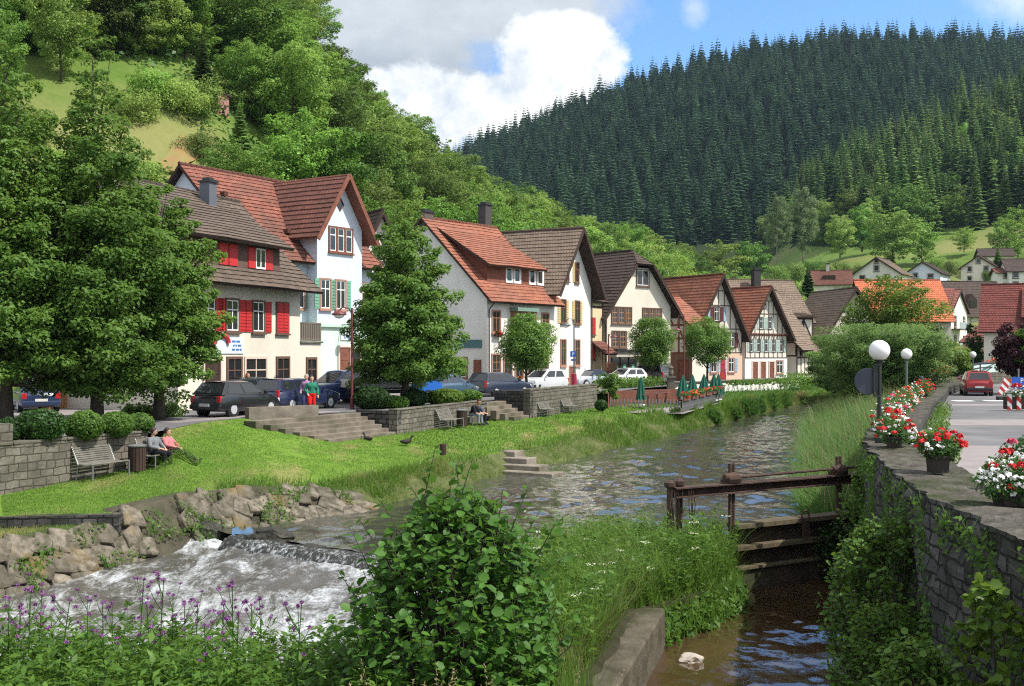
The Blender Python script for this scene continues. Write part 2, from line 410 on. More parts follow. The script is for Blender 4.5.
# ---------------------------------------------------------------- lawn and banks
LP = [  # street side, top of bank, water edge
    ((-15.9, 27.3, -1.42), (-15.8, 27.2, -1.42), (-13.0, 20.8, -3.0)),
    ((-14.3, 30.8, -1.35), (-12.6, 27.2, -1.42), (-11.0, 25.0, -3.0)),
    ((-12.9, 33.8, -1.2), (-10.2, 27.6, -1.42), (-9.7, 27.6, -3.0)),
    ((-11.9, 36.15, -1.0), (-9.2, 30.6, -1.32), (-8.4, 29.8, -3.0)),
    ((-11.85, 37.6, -0.02), (-8.5, 31.8, -1.30), (-7.7, 30.4, -2.7)),
    ((-11.78, 41.9, 0.0), (-7.6, 33.0, -1.32), (-6.8, 31.2, -2.6)),
    ((-10.88, 44.5, 0.0), (-6.0, 34.4, -1.55), (-5.3, 32.6, -2.6)),
    ((-8.0, 46.8, -0.75), (-4.2, 37, -1.5), (-3.4, 35.8, -2.6)),
    ((-5.0, 48.4, -0.95), (-2.6, 41, -1.5), (-1.6, 40.2, -2.6)),
    ((-3.2, 53.3, -0.95), (-0.6, 45.5, -1.5), (0.2, 44.4, -2.6)),
    ((-1.2, 58.5, -0.95), (1.6, 50.0, -1.5), (2.4, 48.2, -2.6)),
    ((1.2, 61.2, -0.95), (3.8, 55.4, -1.4), (4.7, 54, -2.6)),
    ((5.6, 72.5, -0.95), (9.2, 67.4, -1.4), (10.5, 66.2, -2.6)),
    ((12, 84, -0.9), (15.8, 80, -1.4), (17.2, 82, -2.6)),
    ((17, 96, -0.8), (21, 92, -1.4), (22.6, 94, -2.6)),
    ((24, 107, -0.8), (26.5, 102, -1.4), (28.5, 106, -2.6)),
    ((33, 120, -0.8), (35, 112, -1.5), (37, 116, -2.6)),
]
def subdiv(rows, n):
    out = []
    for a, b in zip(rows[:-1], rows[1:]):
        for k in range(n): out.append(lerp(np.array(a, float), np.array(b, float), k/n))
    out.append(np.array(rows[-1], float)); return out
def lawn_z(x, y): return 0.05*mnoise.noise((x*0.5, y*0.5, 0))+0.03*mnoise.noise((x*1.7, y*1.7, 4))
def make_lawn():
    O = subdiv([p[0] for p in LP], 6); B = subdiv([p[1] for p in LP], 6); W = subdiv([p[2] for p in LP], 6)
    rows = []
    for i_, (o, b, wv) in enumerate(zip(O, B, W)):
        r = []; ex = 2.6 if i_ < 27 else max(1.0, 2.6-(i_-27)*.3)
        for k in range(13):
            t = k/12; p = lerp(o, b, t); e = math.sin(PI*t); zz = lerp(o[2], b[2], 1-(1-t)**ex)
            r.append((p[0], p[1], zz+lawn_z(p[0], p[1])*e*1.6))
        rows.append(r)
    mb = MB(); mb.grid(rows); struct(mb.build('lawn', LAWN, smooth=True))
    rows = []
    for b, wv in zip(B[12:], W[12:]):
        r = []
        for k in range(7):
            t = k/6; p = lerp(b, wv, t); n = mnoise.noise((p[0]*1.3, p[1]*1.3, 2))*0.14*math.sin(PI*t)
            r.append((p[0]+n, p[1]-n, p[2]+0.10*math.sin(PI*t)+n))
        rows.append(r)
    mb = MB(); mb.grid(rows); struct(mb.build('river_bank', BANK, smooth=True))
    mb = MB()   # lower grass terrace beside the wall
    back = subdiv([(-15.9, 27.15, -1.7), (-12.6, 27.1, -1.72), (-9.9, 27.45, -1.66)], 6); fr = subdiv([(-17.5, 18, -1.8), (-12.0, 24.4, -1.78), (-10.2, 27.3, -1.7)], 6)
    mb.grid([[lerp(a, b, k/4) for k in range(5)] for a, b in zip(back, fr)]); struct(mb.build('grass_terrace', LAWN, smooth=True))
make_lawn()

# ---------------------------------------------------------------- streets
def poly_sheet(name, pts, z, m, uvn=None):
    bm = bmesh.new(); vs = [bm.verts.new((p[0], p[1], z)) for p in pts]; f = bm.faces.new(vs)
    bmesh.ops.triangulate(bm, faces=[f]); me = bpy.data.meshes.new(name); bm.to_mesh(me); bm.free(); me.materials.append(m)
    o = bpy.data.objects.new(name, me); COL.objects.link(o); return struct(o)
STREET_EDGE = [(-26, 4), (-15.9, 27.3), (-11.9, 36.2), (-11.8, 42), (-10.9, 44.6), (-7.3, 49.2), (-5.1, 48.3), (-1.3, 58.4), (-2.9, 59.6), (-0.9, 62.2), (1.0, 61.1), (5.6, 72.4), (10, 84), (14.5, 93), (21, 105), (31, 116), (42, 126)]
poly_sheet('street', STREET_EDGE+[(42, 150), (0, 150), (-40, 120), (-70, 60), (-70, 4)], 0.0, ASPH)
QW = [(4.75, 4.0, .62), (5.1, 8.0, .62), (5.45, 11.8, .62), (5.8, 15, .61), (6.35, 17.9, .60), (7.0, 20.9, .60), (7.75, 24, .58), (9.2, 28.6, .56), (12.2, 36, .55), (16.9, 47.5, .5), (21.5, 58, .5), (26.5, 70, .5), (31, 79, .5)]
poly_sheet('road', [(q[0]+0.45, q[1]) for q in QW]+[(34, 84), (44, 98), (58, 110), (80, 118), (100, 60), (60, 4)], 0.0, ASPH)
def band(name, pts, z, m): return poly_sheet(name, pts, z, m)
def strip(a, b, w):
    a, b = Vector(a), Vector(b); d = (b-a).normalized(); n = Vector((-d.y, d.x))*w/2
    return [a+n, b+n, b-n, a-n]
band('pavement', [(6.4, 14.5), (8.0, 20.6), (9.6, 27.0), (11.2, 31.2), (60, 31.2), (60, 10)], 0.004, PAVE)
band('crossing_strip', [(14.6, 40.0), (16.0, 43.6), (60, 43.6), (60, 40.0)], 0.004, PAVE)
band('crossing_strip', [(20.9, 55.2), (21.7, 57.2), (60, 57.2), (60, 55.2)], 0.004, PAVE)
WHITE_P = pmat('road_paint', (0.62, 0.62, 0.6), (0.75, 0.75, 0.73), 4, 0.7, 0.2, 0.2, 40)
for q in ((22.6, 60.4), (24.4, 60.4), (26.2, 60.5)): band('road_marking', [(q[0], q[1]), (q[0]+1.1, q[1]), (q[0]+1.25, q[1]+1.3), (q[0]+.15, q[1]+1.3)], 0.006, WHITE_P)
band('parking_strip', [(-12.6, 41.5), (-10.95, 45.0), (-7.6, 49.6), (-8.6, 50.2), (-11.8, 46), (-13.5, 42)], 0.004, PAVE)
band('pavement', [(-26, 40), (-15.2, 50.2), (-11.0, 60), (-9.0, 60), (-6.5, 66), (-0.3, 73.6), (4, 79.0), (8, 82), (8.4, 94.5), (14.6, 99), (14, 101), (-26, 78)], 0.004, PAVE)

# ---------------------------------------------------------------- walls
def wall_run(name, pts, bottoms, thick, m, label, cat='wall', top_mat=None, cap=0.0, side=1, bumpy=0.02, step=0.3, nz=5, cap_name='coping'):
    """a wall along pts (x, y, ztop); bottoms = z of its foot at each point; thick extends to the street side"""
    P3 = subdiv(pts, 1); L = [0]
    for a, b in zip(P3[:-1], P3[1:]): L.append(L[-1]+math.hypot(b[0]-a[0], b[1]-a[1]))
    n = max(2, int(L[-1]/step)); rows_f = []; rows_t = []; rows_b = []; uvf = []; uvt = []
    for k in range(n+1):
        s = L[-1]*k/n
        p = np.array([np.interp(s, L, [q[i] for q in P3]) for i in range(3)]); zb = np.interp(s, L, bottoms)
        p2 = np.array([np.interp(min(s+.1, L[-1]), L, [q[i] for q in P3]) for i in range(2)]); p1 = np.array([np.interp(max(s-.1, 0), L, [q[i] for q in P3]) for i in range(2)])
        d = p2-p1; d /= max(1e-6, np.hypot(*d)); nn = np.array([-d[1], d[0]])*side
        r = []; u = []
        for j in range(nz+1):
            z = lerp(zb, p[2], j/nz); nz_ = bumpy*2*mnoise.noise((p[0]*2.1, p[1]*2.1, z*2.6))+bumpy*mnoise.noise((p[0]*6, p[1]*6, z*6))
            r.append((p[0]-nn[0]*nz_, p[1]-nn[1]*nz_, z)); u.append((s, z))
        rows_f.append(r); uvf.append(u); rt = []; ut = []
        for j in range(4):
            q = thick*j/3; zz = p[2]+(bumpy*1.3*mnoise.noise((p[0]*1.8+q, p[1]*1.8, 9.0)) if 0 < j else 0)
            rt.append((p[0]+nn[0]*q-(nn[0]*nz_ if j == 0 else 0), p[1]+nn[1]*q-(nn[1]*nz_ if j == 0 else 0), zz)); ut.append((s, z+q+.1))
        rows_t.append(rt); uvt.append(ut)
        rows_b.append([rt[-1], (rt[-1][0], rt[-1][1], zb)])
    mb = MB(); mb.grid(rows_f, 0, uvf); mb.grid(rows_t, 1 if top_mat else 0, uvt); mb.grid(rows_b, 0, [[(i*step, 0), (i*step, 1)] for i in range(n+1)])
    for r, bk in ((rows_f[0], rows_b[0]), (rows_f[-1], rows_b[-1])): mb.face([r[0], r[-1], bk[0], bk[1]], 0, [(0, r[0][2]), (0, r[-1][2]), (thick, bk[0][2]), (thick, bk[1][2])])
    root = thing(name, label, cat, (0, 0, 0))
    o = mb.build('masonry', [m, top_mat or m], root)
    if cap:
        cb = MB(); i = 0
        rng = random.Random(len(pts)*7+int(thick*100))
        s = 0.0
        while s < L[-1]-0.05:
            e = min(L[-1], s+rng.uniform(.7, 1.15))
            a = np.array([np.interp(s+.01, L, [q[i] for q in P3]) for i in range(3)]); b = np.array([np.interp(e-.01, L, [q[i] for q in P3]) for i in range(3)])
            d = b[:2]-a[:2]; d /= np.hypot(*d); nn = np.array([-d[1], d[0]])*side
            c = (a+b)/2; cb.box((c[0]+nn[0]*thick/2, c[1]+nn[1]*thick/2, c[2]+cap/2+rng.uniform(.003, .015)), (np.hypot(*(b[:2]-a[:2])), thick+.06, cap), math.atan2(d[1], d[0])); s = e
        cb.build(cap_name, CONC, root, bevel=0.015)
    return root
TOPM = pmat('mossy_wall_top', (0.05, 0.046, 0.037), (0.13, 0.118, 0.10), 4.0, 0.95, 0.1, 1.0, 11, c3=(0.04, 0.05, 0.02), bdist=0.08)
wall_run('retaining_wall', [(-19, 20, .02), (-14.35, 30.7, .02), (-11.95, 36.1, .02)], [-1.7, -1.6, -1.3], 0.45, STONE_G, 'grey block retaining wall behind the empty slatted bench, under the clipped round shrubs', cap=0.08)
wall_run('gate_pier', [(-14.75, 30.05, .62), (-14.15, 31.2, .62)], [-1.5, -1.5], 0.6, STONE_G, 'taller grey stone pier ending the retaining wall by the parked navy car', 'pier')
wall_run('retaining_wall', [(-5.05, 48.3, .1), (-3.2, 53.3, .1), (-1.35, 58.4, .1)], [-1.2]*3, 0.4, STONE_G, 'low grey block wall behind the bench where a couple sits leaning forward', cap=0.06)
wall_run('stair_wall', [(-7.0, 49.2, .095), (-5.06, 48.32, .095)], [-1.2, -1.2], 0.4, STONE_D, 'short shaded wall flanking the broad lawn stairs with shrubs on top', side=1)  # end face in shade, so it gets the darker stone colour
wall_run('retaining_wall', [(1.0, 61.1, .55), (3.2, 66.5, .55), (5.6, 72.4, .55)], [-1.2]*3, 0.4, STONE_G, 'tall grey block wall above two weathered benches beside the garden stairs', cap=0.1)
wall_run('stair_wall', [(-1.0, 62.3, .545), (0.98, 61.12, .545)], [-1.2, -1.2], 0.4, STONE_D, 'dark shaded end of the tall block wall next to narrow steps', side=1)  # shade of this end is put into its darker stone
wall_run('terrace_edge', [(-15.8, 27.15, -1.40), (-12.6, 27.05, -1.41), (-9.75, 27.3, -1.38)], [-1.85]*3, 0.3, STONE_D, 'low dark stone ledge stepping down to the small grass terrace', 'ledge', step=.25, top_mat=TOPM)
o_q = wall_run('quay_wall', QW, [-3.6]*7+[-2.9, -1.6, -.8, -.6, -.4, -.3], 1.2, STONE_D, 'dark rough stone quay wall with mossy top carrying the flower boxes', side=-1, bumpy=0.075, step=0.14, nz=22, top_mat=TOPM)
STAIRP = pmat('parapet_stone', (.14, .12, .095), (.23, .20, .16), 1.8, .9, .15, .7, 13, bdist=.025)
wall_run('parapet_block', [(-10.7, 44.75, .42), (-8.25, 46.9, .42)], [-.3, -.3], 0.35, STAIRP, 'low concrete parapet block in front of the woman in red trousers', 'parapet', bumpy=.006)
def bank_wall():
    """river wall of rough pitched stones, each stone modelled"""
    rng = random.Random(5)
    top = [(-17.5, 17.6, -1.78), (-12.05, 24.3, -1.76), (-10.25, 27.25, -1.62), (-9.95, 27.75, -1.36), (-9.1, 30.3, -1.30), (-7.5, 32.6, -1.33), (-6.0, 33.9, -1.6), (-4.9, 34.5, -1.9)]
    bot = [(-16.6, 17.1, -3.1), (-11.2, 23.6, -3.05), (-9.3, 26.9, -3.0), (-9.0, 27.3, -3.0), (-8.0, 29.4, -2.95), (-6.5, 31.0, -2.5), (-5.2, 32.4, -2.45), (-4.4, 33.4, -2.4)]
    T = subdiv(top, 8); B = subdiv(bot, 8)
    mb = MB(); rows = []; uvs = []; s = 0; prev = None
    for a, b in zip(T, B):
        if prev is not None: s += np.hypot(*(a-prev)[:2])
        prev = a; r = []; u = []
        for k in range(9):
            t = k/8; p = lerp(b, a, t); n = 0.07*mnoise.noise((p[0]*2.2, p[1]*2.2, p[2]*2.2)); r.append((p[0]+n+.05, p[1]-n+.08, p[2])); u.append((s, t*1.6))
        r.append((a[0]-.5, a[1]+.5, a[2]+.0)); u.append((s, 2.2)); rows.append(r); uvs.append(u)
    mb.grid(rows, 0, uvs)
    root = thing('river_wall', 'low river wall of pitched brown stones along the lawn and the white rapids', 'wall')
    m0 = pmat('mortar_dirt', (0.045, 0.042, 0.03), (0.085, 0.075, 0.052), 2.5, 0.95, 0.1, 0.8, 9)
    mb.build('backing', m0, root, smooth=True)
    m1, nt = new_mat('pitched_stone'); t = NT(nt); v = t.coord('World'); at = t.n('ShaderNodeAttribute'); at.attribute_name = 'tint'
    n = t.noise(v, 4, 7, 0.65); c = t.mix(at.outputs['Fac'], (0.125, 0.108, 0.085), (0.25, 0.215, 0.17)); c = t.mix(t.ramp(n, [(0.4, 0.85), (0.62, 0)]), c, (0.06, 0.055, 0.036))
    n9 = t.noise(v, 0.9, 4); c = t.mix(t.ramp(n9, [(0.56, 0), (0.68, 0.7)]), c, (0.17, 0.12, 0.045))
    t.out(c, 0.92, 0.15, t.noise(v, 14, 6), 0.9, 0.04)
    V = []; Q = []; tint = []
    L = 0.0; NT_ = len(T)
    ico = bmesh.new(); bmesh.ops.create_cube(ico, size=2.0); bmesh.ops.subdivide_edges(ico, edges=ico.edges[:], cuts=3, use_grid_fill=True)
    cv = np.array([v.co[:] for v in ico.verts]); cf = np.array([[v.index for v in f.verts] for f in ico.faces]); ico.free()
    k = 0.0
    while k < NT_-1.2:
        i = int(k); t_ = k-i; a = lerp(T[i], T[i+1], t_); b = lerp(B[i], B[i+1], t_); d = T[min(i+2, NT_-1)]-T[i]; d /= np.linalg.norm(d)
        seg = np.linalg.norm(T[min(i+1, NT_-1)]-T[i]); wdt = rng.uniform(.34, .72); rowsN = 4 if a[2] > -1.5 else 3; z0 = 0.02
        for r_ in range(rowsN):
            h = (1.0/rowsN); tc = (r_+.5)/rowsN+rng.uniform(-.04, .04); c = lerp(b, a, tc); up = (a-b); ul = np.linalg.norm(up); up = up/ul
            nrm = np.cross(d, up); sx = wdt*rng.uniform(.47, .60); sz = ul*h*rng.uniform(.46, .60); rot = rng.uniform(-.5, .18)
            pv = cv.copy(); l = np.linalg.norm(pv, axis=1, keepdims=True); pv = pv/np.maximum(1, l/1.6)
            sh_ = rng.uniform(-.45, .45); pv = np.stack([pv[:, 0]*(1+.22*pv[:, 2]*sh_)+sh_*pv[:, 2]*.5, pv[:, 1], pv[:, 2]*(1+.2*pv[:, 0]*rng.uniform(-1, 1))], 1)*np.array([sx, .09, sz])
            pv = pv*(1+np.array([[mnoise.noise((float(q[0])*3+k*7, float(q[1])*3+r_*5, float(q[2])*3))] for q in pv])*0.08+np.array([[mnoise.noise((float(q[0])*11+k*7, float(q[1])*11+r_*5, float(q[2])*11))] for q in pv])*0.07)
            x = pv[:, 0]*math.cos(rot)-pv[:, 2]*math.sin(rot); z = pv[:, 0]*math.sin(rot)+pv[:, 2]*math.cos(rot)
            off = (r_ % 2)*wdt*.5
            w3 = c+nrm/np.linalg.norm(nrm)*.085+d*(off)+np.outer(x, d)+np.outer(pv[:, 1], nrm)+np.outer(z, up)
            if rng.random() < .93: Q.append(cf+len(V)*len(cv)); V.append(w3); tint += [rng.random()]*len(cf)
        k += wdt/max(.05, seg)
    np_mesh('pitched_stone', np.concatenate(V), np.concatenate(Q), m1, tint=tint, parent=root)
bank_wall()

# ---------------------------------------------------------------- stairs
STAIRM = pmat('worn_stair_stone', (.125, .105, .08), (.215, .185, .145), 1.8, .9, .15, .7, 13, c3=(.085, .08, .05), bdist=.025)
def stairs(name, corner, u, asc, length, n, rise, tread, z0, label):
    root = thing(name, label, 'stairs')
    u = Vector((*u, 0)).normalized(); a = Vector((*asc, 0)).normalized()
    for k in range(n):
        zt = z0+rise*(k+1); back = tread*k; ln = length+k*0.45
        mb = MB(); c = Vector((*corner, 0))+a*(back+(tread+.25)/2)-u*ln/2; c.z = zt-rise/2-.15
        mb.box(c, (ln, tread+.25, rise+.3), math.atan2(u.y, u.x)); mb.build('step', STAIRM, root, bevel=0.015)
stairs('lawn_stairs', (-5.1, 48.22), (.45, .89), (-.89, .45), 4.9, 6, .16, .36, -0.97, 'broad weathered stone stairs climbing from the lawn to the parked cars')
stairs('garden_stairs', (0.95, 61.05), (.37, .93), (-.93, .37), 2.2, 5, .19, .34, -0.97, 'narrow stone steps between the two block walls beside the seated couple')
def river_steps():
    root = thing('river_steps', 'old stone landing steps going down the bank into the river', 'steps')
    for x, y, z, w_, d_ in ((-.6, 46.6, -1.46, 2.1, .9), (-.2, 45.8, -1.68, 2.3, .9), (.2, 45.0, -1.9, 2.5, .9), (.6, 44.2, -2.1, 2.8, 1.1)):
        mb = MB(); mb.box((x, y, z-.3), (w_, d_, .6), rad(-28)); mb.build('step', STEPM, root, bevel=.03)
STEPM = pmat('worn_sandstone', (.17, .145, .115), (.27, .235, .19), 2, .9, .15, .8, 12, c3=(.10, .095, .06), bdist=.03)
river_steps()

# ---------------------------------------------------------------- water
def river_mat(name='river_water', k0=(0.040, 0.039, 0.032), k1=(0.062, 0.060, 0.049), bd=0.02):
    m, nt = new_mat(name); t = NT(nt); v = t.coord('World')
    vs = t.scale(v, (1, 0.55, 1)); n1 = t.noise(vs, 1.6, 5, 0.6, 0.4); n2 = t.noise(vs, 5.0, 4, 0.6, 0.3); n3 = t.noise(v, 0.16, 4)
    n5 = t.noise(t.scale(v, (1, .7, 1)), 11.0, 3, 0.6, 0.2); h = t.math('ADD', n1, t.math('ADD', t.math('MULTIPLY', n2, 0.5), t.math('MULTIPLY', n5, 0.07))); h = t.math('MULTIPLY', h, t.ramp(n3, [(0.3, 0.55), (0.65, 1.0)]))
    c = t.mix(t.ramp(n3, [(0.4, 0), (0.6, 1)]), k0, k1)
    b = t.out(c, 0.03, 0.75, h, 1.0, bd); b.inputs['IOR'].default_value = 1.7; return m
def rapid_mat(name, amt, d0=(0.045, 0.041, 0.034), d1=(0.115, 0.106, 0.09)):
    m, nt = new_mat(name); t = NT(nt); v = t.coord('World')
    n1 = t.noise(t.scale(v, (0.9, 0.42, 1)), 1.5, 8, 0.68, 0.9); n2 = t.noise(t.scale(v, (1, 0.6, 1)), 6.0, 6, 0.7, 0.6); n3 = t.noise(t.scale(v, (1, .5, 1)), 0.45, 3)
    at = t.n('ShaderNodeAttribute'); at.attribute_name = 'tint'
    q = t.math('ADD', t.math('ADD', t.math('MULTIPLY', n1, 0.75), t.math('MULTIPLY', n2, 0.4)), t.math('MULTIPLY', n3, 0.35))
    q = t.math('ADD', q, t.math('MULTIPLY', at.outputs['Fac'], 0.55))
    n4 = t.noise(t.scale(v, (1, .45, 1)), 19.0, 5, 0.75, 0.4); q = t.math('ADD', q, t.math('MULTIPLY', t.math('SUBTRACT', n4, .5), .38)); foam = t.ramp(q, [(0.98-amt, 0.0), (1.12-amt, .45), (1.36-amt, 1.0)])
    c = t.mix(foam, t.mix(n1, d0, d1), (0.66, 0.69, 0.71))
    b = t.out(c, t.mix(foam, (0.13,)*3, (0.6,)*3), 0.5, n1, 1.0, 0.07); b.inputs['IOR'].default_value = 1.75; return m
def sheet(name, poly_rows, m, amp=0.0, fr=1.0, tintf=None):
    V = []; nr, nc = len(poly_rows), len(poly_rows[0])
    for r in poly_rows:
        for p in r:
            n = amp*(mnoise.noise((p[0]*fr, p[1]*fr*.6, 0))+.5*mnoise.noise((p[0]*fr*2.6, p[1]*fr*1.8, 3))) if amp else 0
            V.append((p[0], p[1], p[2]+n))
    Q = [(i*nc+j, i*nc+j+1, (i+1)*nc+j+1, (i+1)*nc+j) for i in range(nr-1) for j in range(nc-1)]
    tint = [tintf(*V[q[0]]) for q in Q] if tintf else None
    return struct(np_mesh(name, V, Q, m, tint=tint, smooth=True))
WEIR = [(-8.2, 29.9), (-7.35, 29.2), (-5.6, 27.9), (-3.7, 26.7), (-1.6, 25.3), (1.0, 23.6)]
def weir_y(x): return interp(x, [p[0] for p in WEIR], [p[1] for p in WEIR])
def make_water():
    rows = []
    lx = lambda y: interp(y, [23, 30, 34, 45, 66, 94, 120], [-9, -9, -7.5, -2, 7.5, 20, 34])
    rx = lambda y: interp(y, [23, 27.6, 33, 45, 61, 91, 120], [8.5, 9.4, 10.5, 14, 19, 30, 44])
    ys = list(np.linspace(0, 1, 420))
    xs = np.linspace(0, 1, 150)
    for t in ys:
        r = []
        for s in xs:
            far = 24+96*t**1.6; x = lerp(lx(far), rx(far), s)
            lo = weir_y(min(x, 1.0)) if x < 1.0 else lerp(23.6, 28.05, min(1, max(0, (x-1.0)/7.6)))
            y = max(far, lo) if t > 0 else lo
            r.append((x, y, -2.2))
        rows.append(r)
    sheet('river', rows, river_mat(), 0.075, 1.1)
    rows = []
    for y in np.linspace(0, 1, 90):
        r = []
        for x in np.linspace(-19, 1.2, 100):
            hi = weir_y(x)-.1 if x > -8.2 else 29.8; yy = lerp(9, hi, y); d = hi-yy
            r.append((x, yy, -2.41-0.47*min(1, d/9)))
        rows.append(r)
    sheet('rapids', rows, rapid_mat('white_water', 0.25), 0.12, 1.5, lambda x, y, z: 0.55*math.exp(-max(0, weir_y(x)-.1-y)/0.55)+(0.0 if y > 24 else 0.08))
    rows = [[(x, y, -2.92) for x in np.linspace(1.0, 9.6, 110)] for y in np.linspace(6, 28.2, 220)]
    sheet('mill_channel', rows, river_mat('channel_water', (0.034, 0.020, 0.009), (0.075, 0.046, 0.022), 0.014), 0.04, 1.7)
make_water()
def make_weir():
    root = thing('weir', 'low dark mossy weir sill with white water below it', 'weir')
    m = pmat('wet_mossy_stone', (0.016, 0.015, 0.011), (0.045, 0.042, 0.028), 3, 0.6, 0.4, 1.0, 12, bdist=.05)
    mb = MB(); rows = []
    for q in subdiv([(*p, 0) for p in WEIR[1:]], 10):
        n = mnoise.noise((q[0]*2, q[1]*2, 0))*.07+mnoise.noise((q[0]*7, q[1]*7, 0))*.03; n2 = abs(mnoise.noise((q[0]*6, q[1]*6, 1)))*.07
        rows.append([(q[0]-.33, q[1]-.5, -2.75), (q[0]-.2-n, q[1]-.34, -2.5-n2), (q[0]-.08-n, q[1]-.12, -2.205+n*.6), (q[0]+.1, q[1]+.14, -2.19+n*.6), (q[0]+.25, q[1]+.35, -2.35)])
    mb.grid(rows); mb.build('sill', m, root, smooth=True)
    fm, nt = new_mat('falling_water'); t = NT(nt); v = t.coord('World'); f1 = t.noise(t.scale(v, (7, 7, .7)), 1.6, 5, .7); f2 = t.noise(v, 1.1, 3)
    ft = t.ramp(t.math('ADD', f1, t.math('MULTIPLY', t.math('SUBTRACT', f2, .5), .5)), [(.50, 0), (.76, 1)])
    t.out(t.mix(ft, (.022, .021, .016), (.58, .61, .62)), .25, .6, f1, .8, .05)
    mb = MB(); rows2 = [[(r[2][0], r[2][1], r[2][2]+.012), (r[2][0]-.13, r[2][1]-.2, r[2][2]-.05), (r[1][0]-.09, r[1][1]-.14, -2.42), (r[0][0]-.08, r[0][1]-.14, -2.75)] for r in rows]
    mb.grid(rows2); mb.build('falling_water', fm, root, smooth=True)
    def boulder(name, c, s, parent, mt, seed, top=False, lab=None):
        bm = bmesh.new(); bmesh.ops.create_icosphere(bm, subdivisions=3, radius=1)
        for v in bm.verts:
            n = mnoise.noise(v.co*1.3+Vector((seed, 0, 0)))*.45+mnoise.noise(v.co*3.7+Vector((seed, 5, 0)))*.14; v.co *= (1+n); v.co = Vector((v.co.x*s[0], v.co.y*s[1], v.co.z*s[2]))
        me = bpy.data.meshes.new(name); bm.to_mesh(me); bm.free(); me.materials.append(mt); o = bpy.data.objects.new(name, me); COL.objects.link(o); o.location = c; return o
    p = G(270, 536, -2.15); tag(boulder('boulder', p, (.55, .34, .26), None, m, 2), 'flat dark wet boulder sitting on the end of the weir sill', 'boulder')
    p = G(208, 534, -2.3); tag(boulder('boulder', p, (.42, .4, .4), None, m, 9), 'black wet boulder tucked against the river wall by the rapids', 'boulder')
    p = G(690, 660, -2.9); tag(boulder('boulder', p, (.22, .15, .12), None, pmat('pale_stone', (.34, .29, .24), (.45, .4, .34), 5), 4), 'small pale stone poking out of the shallow mill channel', 'stone')
    p = G(245, 538, -2.35)
    tag(boulder('boulder', p, (.4, .3, .22), None, m, 14), 'wet stone at the foot of the weir with blue litter caught on it', 'boulder')
    mb = MB(); rng = random.Random(3); rows = []
    for i in range(7):
        rows.append([(p.x-.25+.09*i+rng.uniform(-.03, .03), p.y-.3-.05*j+rng.uniform(-.03, .03), -2.05-.09*j+.06*math.sin(i*1.7+j)) for j in range(5)])
    mb.grid(rows); o = mb.build('plastic_sheet', flat('blue_plastic', (.09, .17, .28), .45), smooth=True); tag(o, 'crumpled blue plastic sheet caught on the stones of the weir', 'litter')
    return boulder
boulder = make_weir()
GRAVEL = pmat('earth', (0.024, 0.022, 0.014), (0.045, 0.04, 0.025), 2, 0.95, 0.1, 0.8, 12, bdist=.05)
def make_spits():
    # spit of land between the river and the mill channel
    left = [(-16, 14.6), (-9, 15.6), (-4, 16.8), (-1.2, 19.5), (0.2, 23.4), (0.7, 26.2), (1.6, 28.4), (3.0, 28.8)]; right = [(1.0, 3), (1.05, 8), (1.1, 15), (1.75, 17.6), (2.45, 20.6), (3.7, 22.2), (4.7, 24.0), (4.9, 26.6)]
    A = subdiv([(*p, -2.45) for p in left], 5); B = subdiv([(*p, -2.25) for p in right], 5)
    rows = [[(lerp(a, b, k/10)[0], lerp(a, b, k/10)[1], lerp(a, b, k/10)[2]+.3*math.sin(PI*k/10)**.6+.06*mnoise.noise((lerp(a, b, k/10)[0]*2, lerp(a, b, k/10)[1]*2, 0))) for k in range(11)] for a, b in zip(A, B)]
    rows = [[(r[0][0]-.3, r[0][1]+.3, -3.1)]+r+[(r[-1][0], r[-1][1], -3.2)] for r in rows]
    mb = MB(); mb.grid(rows); mb.grid([[(-16, 14.6, -2.45), (-16, 3, -2.2)], [(1.0, 3, -2.25), (1, 2.9, -2.25)]]); struct(mb.build('river_spit', GRAVEL, smooth=True))
    # concrete side wall of the mill channel
    root = thing('channel_wall', 'weathered concrete side wall of the mill channel edging the weedy spit', 'wall')
    mb = MB(); rows = []
    pts = subdiv([(0.75, 12, 0), (1.42, 16.0, 0), (2.75, 20.75, 0)], 12)
    for q in pts:
        n = .008*mnoise.noise((q[0]*4, q[1]*4, 0)); rows.append([(q[0]-.42, q[1]+.1, -2.6), (q[0]-.42+n, q[1]+.1, -2.2+n), (q[0]+.1+n, q[1]-.02, -2.19-n), (q[0]+.13, q[1]-.04, -2.24), (q[0]+.15+n, q[1]-.05, -3.2)])
    mb.grid(rows); mb.face(list(reversed(rows[-1]))); mb.build('concrete', pmat('mossy_concrete', (.06, .052, .036), (.125, .11, .082), 2.2, .95, .1, .9, 12, c3=(.035, .042, .018), bdist=.04), root)
    # right bank under the quay wall
    R = [(8.9, 27.6, -2.5), (8.4, 32.8, -2.5), (11.9, 45.5, -2.5), (14.6, 56.8, -2.5), (16.2, 61.4, -2.5), (24.6, 91, -2.5), (33, 106, -2.5), (44, 116, -2.5)]
    W_ = [(9.4, 28.3, -2.2), (11.2, 33.4, -1.4), (16.0, 45.8, -.9), (20.6, 56.6, -.5), (23, 62, -.4), (36, 91, -.3), (44, 100, -.3), (54, 108, -.3)]
    a = subdiv(R, 5); b = subdiv(W_, 5); mb = MB(); mb.grid([[lerp(p, q, k/6)+np.array([0, 0, .25*math.sin(PI*k/6)]) for k in range(7)] for p, q in zip(a, b)]); struct(mb.build('right_bank', BANK, smooth=True))
make_spits()
